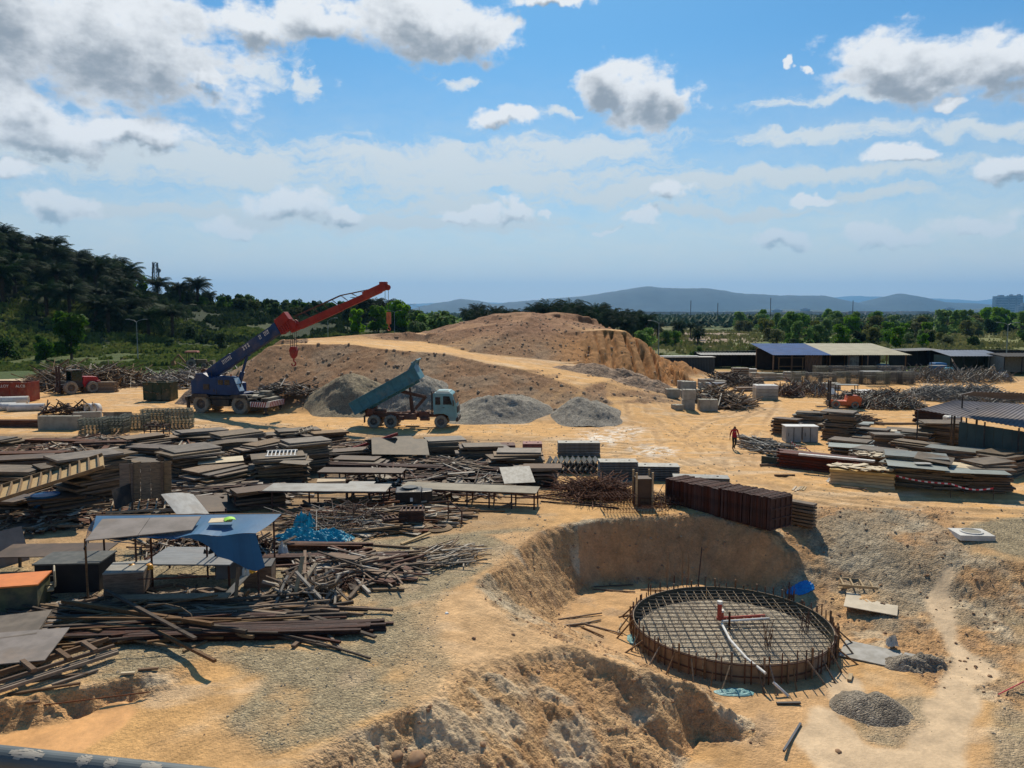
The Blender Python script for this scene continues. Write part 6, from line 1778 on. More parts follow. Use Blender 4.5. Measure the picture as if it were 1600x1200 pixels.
for (u, v, L, rz, lab) in ((1208, 728, 1.7, 4, "small brown baulk left of the dark green girder"), (1226, 744, 1.2, 2, "short brown baulk before the dark green girder"), (1240, 716, 2.6, 40, "bent grey strip lying over the pale planks")):
    plank(u, v, L, .12, .12, rz, woodb, lab)
beams(1462, 660, 3.3, 4, 7, .17, .15, -2, rustd, "just left of the white bags", adj='dark brown', jr=.02)
beams(1432, 676, 8.0, 6, 2, .10, .09, -4, scaf, "of long tubes at the back of the right-hand stacks", name='steel_tube', cat='tube', tub=True, adj='grey', jr=.02)
beams(1392, 664, 7.0, 3, 1, .14, .12, -3, woodb, "of thin timbers at the very back of the stacks", name='timber_plank', cat='plank', adj='brown')
t = thing('bag_pallet', "pallet of shrink-wrapped white bags beside the grey shed roof", 'bag pallet', gp(1494, 682) + Vector((0, .7, 0)), -.1)
wrap = material('wrap_pale', (.50, .48, .43), (.40, .38, .34), rough=.5, scale=3, bump=.4, bscale=9)
MB().box((0, 0, .08), (1.5, 1.3, .12)).obj('pallet_base', woodb, parent=t)
MB().box((0, 0, .55), (1.4, 1.2, .8)).obj('bag_block', wrap, parent=t, bevel=.12)
MB().box((.05, 0, 1.25), (1.15, 1.0, .55)).obj('bag_block', wrap, parent=t, bevel=.14)
# barrier tape on thin stakes
TP = [(1232, 712, 1.0), (1256, 722, .9), (1300, 738, .75), (1362, 757, .9), (1480, 776, .7), (1546, 780, .6)]
pts = [gp(u, v) + Vector((0, -.3, h)) for u, v, h in TP]
tapew = material('tape_white', (.8, .78, .76), rough=.5); taper = material('tape_red', (.65, .05, .07), rough=.5)
m = MB()
k = 0
for a, b in zip(pts[:-1], pts[1:]):
    n = max(2, int((b - a).length / .16))
    for i in range(n):
        s = lambda q: a.lerp(b, q) - Vector((0, 0, .18 * math.sin(math.pi * q)))
        m.cur = k % 2; k += 1
        p, q = s(i / n), s((i + 1) / n); m.quad(p, q, q + Vector((0, .01, .075)), p + Vector((0, .01, .075)))
o = m.obj('barrier_tape', tapew, taper, norm=False); tag(o, "red and white barrier tape strung along the front of the right-hand stacks", 'barrier tape')
for i, (u, v, h) in enumerate(TP):
    p = gp(u, v) + Vector((0, -.3, 0)); o = MB().tube((0, 0, 0), (0, 0, h + .15), .014, 6).obj('tape_stake', rust); o.location = p
    tag(o, f"thin stake holding the barrier tape, number {['one', 'two', 'three', 'four', 'five', 'six'][i]} from the left", 'stake')
crumple('white_litter', 1316, 756, .9, .6, .35, wrap, "crumpled pale wrapping left of the yellow timber pack", 'wrapping', 31)
plank(1334, 765, 1.3, .08, .06, -30, wood, "short stick lying before the yellow timber pack")


# ------------------------------------------------------------------ sheds
roofg = material('roof_grey_violet', (.22, .20, .20), (.16, .145, .145), rough=.65, scale=.7, metal=.0, spec=.15, dirt=.25)
roofb = material('roof_blue', (.03, .095, .25), (.022, .075, .2), rough=.75, scale=.8, dirt=.1, spec=.1)
roofc = material('roof_cream', (.36, .33, .22), (.28, .255, .17), rough=.7, scale=.8, dirt=.15)
dark = material('shed_dark', (.018, .018, .02), (.03, .028, .028), rough=.8, scale=1)
shedg = material('shed_green_wall', (.06, .09, .08), (.04, .065, .06), rough=.6, scale=.8, dirt=.15)


def corr(parent, name, pts, nr, mat, amp=.03, th=.02, ridge=None):
    """corrugated roof sheet through four corner points a,b (low edge) c,d (high edge); ridges run from low to high edge"""
    a, b, c, d = [Vector(p) for p in pts]; N = (b - a).cross(d - a).normalized()
    if N.z < 0: N = -N
    m = MB(); n = nr * 4; prof = (0, 1, 1, 0)
    P = []
    for i in range(n + 1):
        t = i / n; z = prof[i % 4] * amp; P.append((a.lerp(b, t) + N * z, d.lerp(c, t) + N * z))
    for (p0, p1), (q0, q1) in zip(P[:-1], P[1:]):
        m.quad(p0, q0, q1, p1); m.quad(p0 - N * th, p1 - N * th, q1 - N * th, q0 - N * th); m.quad(p0, p0 - N * th, q0 - N * th, q0); m.quad(p1, q1, q1 - N * th, p1 - N * th)
    o = m.obj(name, mat, norm=False); o.parent = parent; return o


def shed_blue():
    a = gp(1210, 584); b = gp(1412, 584); t = thing('long_shed', "long open shed with half blue, half cream tin roof", 'shed', ((a.x + b.x) / 2, a.y, 0), 0)
    W = (b - a).x + .5; D = 8.5; x0 = -W / 2; H = 3.0
    for x in np.linspace(x0, W / 2, 8): MB().box((x, 0, H / 2), (.14, .14, H)).obj('post', woodb, parent=t)
    for x in np.linspace(x0, W / 2, 8): MB().box((x, D, (H + 1) / 2), (.14, .14, H + 1)).obj('post', woodb, parent=t)
    MB().box((0, D + .15, 1.8), (W, .08, 3.6)).obj('back_wall', dark, parent=t)
    xs = x0 + W * .425
    corr(t, 'roof', [(x0 - .3, -.8, H), (xs, -.8, H), (xs - .7, D + .4, H + 1.45), (x0 - .9, D + .4, H + 1.45)], 26, roofb)
    corr(t, 'roof', [(xs, -.8, H + .01), (W / 2 + .6, -.8, H + .01), (W / 2 - 1.3, D + .4, H + 1.46), (xs - .7, D + .4, H + 1.46)], 34, roofc)
    c = material('curtain_brown', (.16, .105, .07), (.10, .07, .05), rough=.9, scale=2)
    m = MB(); n = 30
    for i in range(n):
        xx = x0 + W * .24 + i * W * .13 / n; y = .1 * math.sin(i * 1.3); y2 = .1 * math.sin((i + 1) * 1.3); m.quad((xx, y, .2), (xx + W * .13 / n, y2, .2), (xx + W * .13 / n, y2, 2.95), (xx, y, 2.95))
    m.obj('curtain', c, parent=t, norm=False)
    m = MB()
    for i in range(12):
        xx = x0 + W * .56 + i * .15; m.quad((xx, .1 * math.sin(i), 1.0), (xx + .15, .1 * math.sin(i + 1), 1.0), (xx + .15, .1 * math.sin(i + 1), 2.9), (xx, .1 * math.sin(i), 2.9))
    m.obj('hanging_sheet', material('sheet_faded', (.16, .19, .18), (.08, .09, .09), rough=.8), parent=t, norm=False)
    m = MB(); m.box((x0 + W * .13, -.3, 2.55), (W * .2, .6, .05)); m.box((x0 + W * .04, -.2, 1.25), (.1, .1, 2.5)); m.box((x0 + W * .22, -.2, 1.25), (.1, .1, 2.5)); m.box((x0 + W * .13, -.3, 1.2), (W * .19, .1, .1)); m.obj('stall_frame', wood, parent=t)


shed_blue()


def wall_run(name, u0, u1, v, H, D, mat, roofm, label, cat, pitch=.3, n=10):
    a = gp(u0, v); b = gp(u1, v); L = (b - a).length; t = thing(name, label, cat, a, math.atan2(b.y - a.y, b.x - a.x))
    w = MB(); w.box((L / 2, D, H / 2), (L, .06, H))
    for x in (0.04, L - .04): w.box((x, D / 2, H / 2), (.06, D - .1, H))
    w.obj('wall', mat, parent=t)
    for k in range(n + 1): MB().box((L * k / n, -.05, H / 2), (.1, .1, H)).obj('post', dark, parent=t)
    corr(t, 'roof', [(-.2, -.4, H), (L + .2, -.4, H), (L + .2, D + .3, H + pitch), (-.2, D + .3, H + pitch)], int(L * 2), roofm)
    return t


rdk = material('roof_dark', (.09, .10, .10), (.06, .065, .07), rough=.6, scale=.6, dirt=.2)
wall_run('low_shed', 1096, 1205, 575, 2.3, 3, dark, rdk, "low dark lean-to left of the blue and cream shed", 'shed', .2, 7)
wall_run('low_shed', 1412, 1470, 576, 3.0, 3, dark, rdk, "dark open lean-to right of the cream roof", 'shed', .2, 3)
t = wall_run('workshop_shed', 1484, 1566, 583, 2.7, 4.5, shedg, material('roof_blue_grey', (.12, .15, .20), (.09, .11, .15), rough=.5, scale=.8), "open workshop with a low blue grey roof at the far right", 'workshop', .7, 4)
wall_run('workshop_shed', 1568, 1650, 585, 2.8, 4, material('wall_beige', (.30, .29, .25), (.24, .23, .2), rough=.7), dark, "beige walled workshop at the right edge", 'workshop', .3, 3)
a = gp(1200, 585); 
# fence line behind
a = Vector(pz(1085, 566, 0)); b = Vector(pz(1215, 563, 0)); t = thing('hoarding', "long dark hoarding fence running behind the block piles", 'fence', a, math.atan2(b.y - a.y, b.x - a.x)); L = (b - a).length
corr(t, 'fence_sheet', [(0, 0, 0), (L, 0, 0), (L, 0.02, 2.0), (0, 0.02, 2.0)], int(L * 2), dark)
for k in range(9): MB().box((L * k / 8, -.08, 1.1), (.1, .1, 2.3)).obj('post', dark, parent=t)
MB().box((L / 2, -.05, 2.07), (L, .1, .09)).obj('rail', galv, parent=t)
a = Vector(pz(1428, 562, 0)); b = Vector(pz(1680, 564, 0)); t = thing('hoarding', "dark hoarding fence behind the far right workshops", 'fence', a, math.atan2(b.y - a.y, b.x - a.x)); L = (b - a).length
corr(t, 'fence_sheet', [(0, 0, 0), (L, 0, 0), (L, 0.02, 2.1), (0, 0.02, 2.1)], int(L * 2), dark)
MB().box((L / 2, -.05, 2.17), (L, .1, .07)).obj('rail', galv, parent=t)
# dark container cabin with pale roof sheets
a = Vector(pz(1028, 585, 0)); b = Vector(pz(1117, 585, 0)); t = thing('site_cabin', "dark grey container cabin with pale sheets on its roof beside the mound", 'cabin', (a + b) / 2 + Vector((0, 1.4, 0)), .02); L = (b - a).length
corr(t, 'wall', [(-L / 2, -1.2, 0), (L / 2, -1.2, 0), (L / 2, -1.21, 2.6), (-L / 2, -1.21, 2.6)], 36, material('cabin_grey', (.05, .062, .065), (.04, .05, .052), rough=.6), amp=.05)
MB().box((0, 0, 1.3), (L - .02, 2.34, 2.58)).obj('shell', MATS['cabin_grey'], parent=t)
MB().box((0, 0, 2.68), (L + .3, 2.7, .06)).obj('roof', galv, parent=t)
MB().box((-.9, .4, 2.8), (L * .7, 1.4, .05)).obj('roof_sheet', white, parent=t)


def grey_shed():
    """near shed at the right edge: big corrugated roof, green wall, thin posts"""
    t = thing('grey_roof_shed', "near shed with wide grey corrugated roof at the right edge", 'shed', (0, 0, 0))
    z1 = 3.0
    fl = Vector(pz(1436, 640, 2.95)); ml = Vector(pz(1512, 648, 2.75)); fr = Vector(pz(1640, 676, 2.5)); br = Vector(pz(1680, 636, 3.4)); bl = Vector(pz(1490, 626, 3.5))
    corr(t, 'roof', [tuple(fl), tuple(fr), tuple(br), tuple(bl)], 30, roofg, .04)
    u1 = Vector(pz(1498, 617, 4.1)); u2 = Vector(pz(1660, 632, 3.9)); u3 = Vector(pz(1680, 617, 4.5)); u4 = Vector(pz(1520, 612, 4.6))
    corr(t, 'upper_roof', [tuple(u1), tuple(u2), tuple(u3), tuple(u4)], 26, roofg, .04)
    for p in (fl, ml, fr, bl, fl.lerp(fr, .55), fl.lerp(fr, .8), u1 + Vector((.5, .3, 0)), u2): MB().tube((p.x, p.y + .1, 0), (p.x, p.y + .1, p.z - .05), .05, 8).obj('post', darkm, parent=t)
    a = Vector((fl.lerp(fr, .38).x, fl.lerp(fr, .38).y + .5, 0)); b = Vector((fr.x, fr.y + .6, 0)); L = (b - a).length
    d = (b - a).normalized(); n = 9
    for k in range(n):
        p = a + d * (L * (k + .02) / n); q = a + d * (L * (k + .98) / n)
        MB().bar((p + q) / 2 - d * (L / n * .48) + Vector((0, 0, 1.25)), (p + q) / 2 + d * (L / n * .48) + Vector((0, 0, 1.25)), .06, 2.35 - .03 * k).obj('wall_panel', shedg, parent=t)
    for q in (.4, .7): MB().bar(a + d * L * q + Vector((0, 4, 0)), a + d * L * q + Vector((0, 4, 3.2)), .1, .1).obj('post', darkm, parent=t)


grey_shed()
for (u, v, s, lab, cc) in ((1383, 583, 1.5, "bright blue wrapped crate in front of the cream roof shed, left one", 1), (1396, 583, 1.2, "bright blue wrapped crate in front of the cream roof shed, right one", 1), (1470, 585, 1.9, "large bright blue box left of the far workshop", 1), (1484, 586, 1.2, "faded blue bundle beside the large blue box", 2)):
    p = gp(u, v); m = MB(); m.box((0, 0, s * .45), (s * 1.1, s, s * .9), taper=.9); m.box((0, 0, s * .92), (s * .8, s * .7, .1)); o = m.obj('wrapped_crate', bluep if cc == 1 else MATS['blue_net'], bevel=.12); o.location = p + Vector((0, s / 2, 0)); tag(o, lab, 'crate')
sheet(1362, 580, 1.9, 2.6, 1.6, 0, galv, "small pale awning before the cream roof shed")
sheet(1465, 571, 2.2, 2.2, 1.4, 0, galv, "small grey awning over the large blue box")
for (u, v, z) in ((1355, 584, 0), (1370, 584, 0), (1458, 585, 0), (1474, 580, 0)):
    o = MB().tube((0, 0, 0), (0, 0, 1.9), .05, 6).obj('awning_post', darkm); o.location = gp(u, v) + Vector((0, .6, 0)); tag(o, "thin dark post under the small awnings before the sheds", 'post', 'posts under the small awnings')
for (u, v, k) in ((1135, 590, 5), (1158, 588, 8), (1146, 600, 4), (1180, 600, 5), (1165, 612, 3)):
    for j in range(k): block(u, v, (2.4, 1.3, .15), R2.uniform(-12, 12), conc if j % 2 else woodb, "board or slab in the low stacks between cabin and long shed", name='yard_slab', cat='slab', z0=j * .16, group='slabs between cabin and long shed')
crumple('sack_pile', 1570, 592, 2.0, 1.2, .9, material('sack_blue_white', (.42, .46, .52), (.10, .16, .3), rough=.6, scale=2), "pile of blue and white sacks at the far right workshop", 'sacks', 41)
put(slatted(2.2, 1.6, 6, mt=woodp, me=woodb), 'leaning_board', Vector(pz(1493, 572, 1.6)), (.5, 1.0, 0), "brown ribbed board leaning on the far workshop's left end", 'board')
t = thing('trestle', "pale A-shaped trestle before the far workshop", 'trestle', gp(1553, 589))
for (a, b) in (((-.5, 0, 0), (0, 0, 1.5)), ((.5, 0, 0), (0, 0, 1.5)), ((-.5, .8, 0), (0, .8, 1.5)), ((.5, .8, 0), (0, .8, 1.5))): MB().bar(a, b, .08, .08).obj('leg', woodp, parent=t)
MB().bar((0, -.1, 1.5), (0, .9, 1.5), .1, .1).obj('beam', woodp, parent=t)


# ------------------------------------------------------------------ concrete pieces and scaffold rows at the back right
BL = [(1075, 624, (1.5, 1.2, .95), 0, 0, "lowest left grey block of the pile by the mound"), (1077, 624, (1.4, 1.1, .9), 3, .97, "upper left grey block of the pile by the mound"), (1052, 622, (1.3, 1.1, .9), 0, 0, "leftmost block at the foot of the orange slope"),
      (1077, 641, (1.2, 1.0, 1.0), -8, 0, "lower block of the forward pair beside the walking route"), (1078, 641, (1.2, 1.0, .95), -4, 1.02, "upper block of the forward pair beside the walking route"), (1101, 643, (1.0, .9, 1.15), 4, 0, "left of the two upright slabs at the pile's front"),
      (1115, 643, (.9, .9, 1.15), -5, 0, "right of the two upright slabs at the pile's front"), (1105, 606, (1.9, 1.2, 1.1), 0, 0, "wide block at the back of the block pile"), (1125, 607, (1.6, 1.1, 1.0), 8, 0, "block right of the wide rear block"),
      (1068, 610, (1.2, 1.1, 1.1), -5, 0, "block behind the leftmost grey blocks"), (1098, 628, (1.4, 1.0, .8), 6, 0, "block half hidden under the U-shaped channels"), (1122, 632, (1.5, 1.0, .9), 5, 0, "block at the edge of the scrap timber"), (1060, 641, (.9, .9, .5), 20, 0, "small low block nearest the dirt ramp")]
for (u, v, d, rz, z0, lab) in BL: block(u, v, d, rz, conc, lab, z0=z0)
for (u, v, z0, lab) in ((1090, 622, .85, "left U-shaped channel on the block pile"), (1100, 621, .85, "middle U-shaped channel on the block pile"), (1111, 620, .8, "right U-shaped channel on the block pile")):
    block(u, v, (.75, 1.1, .8), 0, conc, lab, name='concrete_channel', cat='channel', z0=z0, hollow=True)
for k, lab in enumerate(("bottom slab", "second slab", "third slab", "top white slab")):
    block(1200, 625, (2.4, 2.0, .38), -6, conc if k < 3 else concw, f"{lab} of the neat slab stack beside the track", name='concrete_slab', cat='slab', z0=k * .4)
for k in range(3): block(1200, 595, (2.4, 1.8, .34), 0, conc, "grey slab in the low stack on the track before the curtain", name='concrete_slab', cat='slab', z0=k * .36, group='slabs in the low stack on the track')
pipe(1118, 616, 2.6, .26, 12, concw, "pale pipe lying on the scrap beside the block pile", z0=.9)
sheet(1300, 612, .7, 1.1, 1.2, 20, concw, "small white sheet tilted left of the orange forklift", (.7, .1))
PS = [(1252, 601), (1275, 603), (1296, 603), (1318, 601), (1340, 600), (1358, 601), (1380, 601), (1400, 600), (1420, 601), (1285, 590), (1310, 590), (1335, 590), (1360, 590), (1385, 590), (1405, 590)]
for i, (u, v) in enumerate(PS):
    frame_stack(u, v, 1.9, 1.5, 14, 0, ("front row" if i < 9 else "rear row") + f" before the cream roof, {['first', 'second', 'third', 'fourth', 'fifth', 'sixth', 'seventh', 'eighth', 'ninth'][i if i < 9 else i - 9]} from left", scaf if i % 3 else grid, .125)
for (u, v, k) in ((1222, 594, 6), (1240, 596, 9), (1186, 592, 6), (1340, 622, 4), (1300, 610, 6), (1410, 628, 4), (1355, 618, 4), (1172, 587, 7)):
    for j in range(k): block(u, v, (2.2, 1.4, .14), R2.uniform(-8, 8), conc if j % 3 else concw, f"grey slab in the {'taller' if k > 5 else 'lower'} back yard stacks around the orange forklift", name='concrete_slab', cat='slab', z0=j * .15, group=f"slabs in the {'taller' if k > 5 else 'lower'} back yard stacks")


# ------------------------------------------------------------------ scaffold bundles in the centre
def tube_bundle(u, v, L, rows, lay, r, rz, mt, where, z0=0.):
    beams(u, v, L, rows, lay, r * 2, r * 2, rz, mt, where, name='steel_tube', cat='tube', tub=True, adj='galvanised', jr=.006, jit=.015, z0=z0)


tube_bundle(905, 714, 2.7, 7, 3, .05, -2, galv, "in the lower part of the topmost bundle pair")
for k in range(7): block(905, 714, (2.8, 1.0, .07), 0, galv, "flat galvanised deck in the upper bundle at the yard's centre", name='scaffold_deck', cat='deck', z0=.34 + k * .1, group='decks in the upper central bundle')
m0 = MB()
for s in (-1, 1): m0.bar((s * .0, -.0, 0), (s * .16, 0, .3), .025, 1.3, up=(0, 1, 0))
zz = MB(); zz.prism([(-.17, 0), (0, .26), (.17, 0), (.14, 0), (0, .2), (-.14, 0)], -.6, .6)
me = zz.mesh('angle_section', galv)
p0 = gp(895, 741)
for j in range(4):
    for k in range(9): tag(place(me, 'angle_section', (p0.x - 1.35 + k * .34 + (j % 2) * .1, p0.y + .6, p0.z + .02 + j * .2), (0, 0, .05)), "zigzag galvanised angle section in the pile left of the tube bundles", 'angle section', 'zigzag angle sections')
for k in range(12): block(967, 752, (2.2, 1.1, .055), 0, galv, "grey deck in the tall bundle left of the post form", name='scaffold_deck', cat='deck', z0=k * .095, group='decks in the tall bundle left of the post form')
for k in range(9): block(1030, 752, (2.4, 1.1, .055), -4, galv, "grey deck in the bundle behind the post form", name='scaffold_deck', cat='deck', z0=k * .1, group='decks in the bundle behind the post form')
for k in range(6): block(1098, 765, (3.0, 1.0, .055), -8, galv, "grey deck in the low bundle behind the brown steel forms", name='scaffold_deck', cat='deck', z0=.1 + k * .1, group='decks in the low bundle behind the brown forms')
# small red stacks
ox = MATS['beam_oxide']
for k in range(5): block(777, 710, (2.4, 1.3, .1), 3, ox, "dull red frame in the wide stack by the haul road", name='form_carcass', cat='frame', z0=k * .12, group='red frames in the wide stack')
for k in range(7): block(832, 713, (1.3, 1.1, .1), 0, material('red_faded', (.25, .09, .08), (.18, .07, .06), rough=.7), "faded red frame in the small square stack by the haul road", name='form_carcass', cat='frame', z0=k * .12, group='red frames in the small square stack')


# brown steel forms: a long rank of ribbed form panels standing side by side
ranka, rankb = Vector(pz(1038, 784, 0)), Vector(pz(1203, 828, 0))
rankd = (rankb - ranka); RL = rankd.length; rz = math.atan2(rankd.y, rankd.x)
m = MB(); m.box((0, 0, .62), (.05, 1.5, 1.24))
for y in (-.72, -.36, 0, .36, .72): m.box((.05, y, .62), (.06, .06, 1.24))
for z in (.05, .42, .8, 1.2): m.box((.05, 0, z), (.07, 1.5, .05))
fm = m.mesh('steel_form', material('form_oxide', (.085, .034, .024), (.055, .025, .019), rough=.8, scale=2.5, bump=.3, bscale=20, rnd=.45))
NF = 56
for k in range(NF):
    p = ranka.lerp(rankb, (k + .5) / NF) + Vector((-math.sin(rz), math.cos(rz), 0)) * .75
    z = -.03
    o = place(fm, 'steel_form', (p.x, p.y + R2.uniform(-.06, .06), z - .02), (0, R2.uniform(-.02, .02), rz + R2.gauss(0, .02)), (1, 1, 1.0 + .2 * k / NF + R2.uniform(-.03, .03)))
    tag(o, "ribbed brown steel form standing in the long rank behind the pit", 'steel form', 'steel forms in the long rank')
for k in range(7): plank(1243, 818 - 0, 1.8, .45, .1, -40 + R2.uniform(-8, 8), wood, f"grey plank in the pallet pile at the right end of the steel forms", 0, k * .16, group='planks at the end of the steel forms')
for k in range(5): plank(1240 + k * 4, 796, .9, .09, .05, 60, woodp, "pale slat on top of the pallet pile by the steel forms", 0, 1.0, name='pale_slat', group='pale slats by the steel forms')
t = thing('post_form', "square dark post form with wooden corners beside the mesh cages", 'post form', gp(1006, 792) + Vector((0, .4, 0)), .05)
MB().box((0, 0, .7), (.75, .75, 1.4)).obj('form_box', plyb, parent=t)
for x in (-.4, .4):
    for y in (-.4, .4): MB().box((x, y, .85), (.09, .09, 1.75)).obj('corner_post', woodp, parent=t)


def cage(u, v, L, D, H, nx, nz, rz, label):
    p = gp(u, v); m = MB(); r = .011
    for j in range(nz + 1):
        z = H * j / nz
        for y in (-D / 2, D / 2): m.tube((-L / 2, y, z), (L / 2, y, z), r, 4)
        for x in (-L / 2, L / 2): m.tube((x, -D / 2, z), (x, D / 2, z), r, 4)
    for k in range(nx + 1):
        x = -L / 2 + L * k / nx
        for y in (-D / 2, D / 2): m.tube((x, y, 0), (x, y, H), r, 4)
        for z in (0, H): m.tube((x, -D / 2, z), (x, D / 2, z), r, 4)
    for k in range(int(D / .25)): y = -D / 2 + .25 * k; m.tube((-L / 2, y, H), (L / 2, y, H), r, 4)
    o = m.obj('rebar_cage', rust); o.location = p + Vector((0, D / 2, 0)); o.rotation_euler = (0, 0, math.radians(rz)); tag(o, label, 'rebar cage')


cage(970, 802, 1.7, 1.2, .75, 11, 4, 4, "tall fine rebar cage left of the dark post form")
cage(1050, 794, 3.4, 1.3, .45, 14, 2, -8, "long low rebar cage right of the dark post form")
cage(1020, 806, 1.4, .8, .35, 8, 2, 20, "small rebar cage on the rim below the dark post form")
cage(560, 825, 1.6, .9, .9, 3, 2, 10, "open rod frame standing before the grey topped bench")
tangle('rebar_pile', 875, 990, 785, 3.0, .75, 420, [rust, rustd, rust], "sprawling pile of rusty bent rebar left of the post form", 'rebar', (1.0, 3.2), (.02, .035), .35, 71)
tangle('rebar_pile', 1000, 1080, 793, 1.6, .35, 120, [rust, rustd], "loose rebar offcuts around the low mesh cages", 'rebar', (.6, 1.6), (.015, .03), .4, 72)
for i, (u, v, L, rz) in enumerate(((870, 782, 5.0, -28), (905, 790, 4.0, -20), (848, 776, 3.0, 20), (1600, 735, 0.5, 0))[:3]):
    plank(u, v, L, .06, .06, rz, rustd, ["long dark rod lying on sand toward the rebar cages", "second dark rod, nearest the pit's back rim", "short dark rod right of the low bench"][i], name='steel_rod')


# ------------------------------------------------------------------ round tank formwork in the pit
def tank():
    cx, cy = RING_C; z0 = gz(cx, cy); z0 = FLOOR_Z + .0; R = RING_R; H = .66
    fo = material('form_ply', (.27, .20, .14), (.18, .135, .095), rough=.8, scale=2, rnd=.2, dirt=.3)
    fi = material('form_film', (.035, .045, .038), (.05, .055, .045), rough=.55, scale=2)
    t = thing('round_formwork', "round timber formwork ring bristling with stakes on the pit floor", 'formwork', (cx, cy, z0))
    n = 72
    for s in range(12):
        m = MB()
        for i in range(6):
            a0, a1 = math.tau * (s * 6 + i) / n, math.tau * (s * 6 + i + 1) / n - (.004 if i == 5 else 0)
            for (r, c, fl) in ((R, 0, 1), (R - .03, 1, 0)):
                m.cur = c; p, q = (math.cos(a0) * r, math.sin(a0) * r), (math.cos(a1) * r, math.sin(a1) * r)
                m.quad((*p, -.1), (*q, -.1), (*q, H), (*p, H))
            m.cur = 0; m.quad((math.cos(a0) * R, math.sin(a0) * R, H), (math.cos(a1) * R, math.sin(a1) * R, H), (math.cos(a1) * (R - .03), math.sin(a1) * (R - .03), H), (math.cos(a0) * (R - .03), math.sin(a0) * (R - .03), H))
        m.obj('form_panel', fo, fi, parent=t, norm=False)
    for z in (.22, .62):
        m = MB(); m.lathe([(R + .03, z - .02), (R + .05, z - .02), (R + .05, z + .02), (R + .03, z + .02), (R + .03, z - .02)], n=72); m.obj('tie_band', rust, parent=t)
    r = random.Random(8); k = 0
    for i in range(76):
        a = math.tau * (i + r.uniform(-.3, .3)) / 76; h = H + r.uniform(.05, .42)
        m = MB(); w = .022 if i % 3 else .05
        if i % 3: m.tube((math.cos(a) * (R + .07), math.sin(a) * (R + .07), -.1), (math.cos(a) * (R + .07 + r.uniform(-.03, .05)), math.sin(a) * (R + .07), h), w, 6)
        else: m.bar((math.cos(a) * (R + .1), math.sin(a) * (R + .1), -.1), (math.cos(a) * (R + .1), math.sin(a) * (R + .1), h), .05, .09)
        m.obj('stake', woodb if i % 3 == 0 else rust, parent=t)
    for i in range(34):
        a = math.tau * (i + r.uniform(-.3, .3)) / 34; b = a + r.uniform(-.08, .08); q = R + r.uniform(.45, .85)
        m = MB(); m.bar((math.cos(a) * (R + .08), math.sin(a) * (R + .08), H * r.uniform(.7, 1.1)), (math.cos(b) * q, math.sin(b) * q, -.02), .04, .05)
        m.obj('brace', woodb if i % 2 else wood, parent=t)
    # rebar mat, two layers
    m = MB(); s = .34
    for lay, z in ((0, .38), (1, .54)):
        x = -R + .12
        while x < R - .1:
            h = math.sqrt(max(0, (R - .1) ** 2 - x * x)); rot = .08
            w = lambda: r.uniform(-.05, .05)
            m.tube((x + w(), -h, z), (x + .12 + w(), h, z + .012), .013, 4, caps=False); m.tube((-h, x + w(), z + .025), (h, x + .06 + w(), z + .03), .013, 4, caps=False); x += s
    for i in range(60):
        a = r.uniform(0, 6.28); q = R * math.sqrt(r.random()) * .92; m.tube((math.cos(a) * q, math.sin(a) * q, .05), (math.cos(a) * q, math.sin(a) * q, .47), .01, 4, caps=False)
    o = m.obj('rebar_mat', material('rebar_grey', (.42, .33, .22), (.28, .21, .14), rough=.8, scale=6), norm=False); o.location = (cx, cy, z0); tag(o, "two-layer square rebar mat laid inside the round formwork", 'rebar mat')
    m = MB(); m.lathe([(.001, .34), (R * .5, .33), (R * .8, .30), (R * .93, .16), (R - .05, .05), (R - .05, .0)], n=60); o = m.obj('blinding_slab', gritmat('blinding', (.50, .43, .32), (.38, .32, .24), 20)); o.location = (cx, cy, z0); tag(o, "rough pale blinding floor under the rebar mat", 'blinding')
    # starter bars in bunches
    for (a, q, nn, lab) in ((-.15, .72, 9, "bunch of starter bars at the right of the rebar mat"), (-1.12, .52, 8, "bunch of starter bars near the front of the rebar mat"), (.62, 1.0, 10, "bunch of starter bars by the far right rim")):
        m = MB()
        for i in range(nn): m.tube((math.cos(a) * q * R + r.uniform(-.25, .25), math.sin(a) * q * R + r.uniform(-.15, .15), .05), (math.cos(a) * q * R + r.uniform(-.25, .25), math.sin(a) * q * R + r.uniform(-.15, .15), 1.15 + r.uniform(-.15, .2)), .012, 5)
        o = m.obj('starter_bars', rust); o.location = (cx, cy, z0); tag(o, lab, 'rebar')
    # red and white pipes
    pr = material('pipe_red', (.42, .06, .035), (.34, .05, .03), rough=.5, scale=3, dirt=.2)
    def ip(u, v, z): q = Vector(pz(u, v, z0 + z)); return Vector((q.x - cx, q.y - cy, z))
    t = thing('drain_pipe', "red upright drain pipe with white cap and red branch on the rebar mat", 'pipe', (cx, cy, z0))
    a = ip(1124, 968, .55)
    MB().tube(a, a + Vector((0, 0, .62)), .085, 14).tube(a + Vector((0, 0, 0)), a + Vector((0, 0, .1)), .11, 14).obj('riser', pr, parent=t)
    MB().tube(a + Vector((0, 0, .62)), a + Vector((0, 0, .72)), .1, 14).obj('cap', white, parent=t)
    a2 = ip(1127, 966, .55)
    MB().tube(a2, a2 + Vector((0, 0, .25)), .09, 14).obj('riser', pr, parent=t); MB().tube(a2 + Vector((0, 0, .25)), a2 + Vector((0, 0, .33)), .1, 14).obj('cap', white, parent=t)
    MB().tube(ip(1128, 966, .55), ip(1195, 962, .55), .06, 12).obj('branch', pr, parent=t)
    m = MB(); m.tube(ip(1128, 971, .58), ip(1202, 966, .58), .04, 10); o = m.obj('white_pipe', white); o.location = (cx, cy, z0); tag(o, "thin white pipe lying beside the red branch pipe", 'pipe')
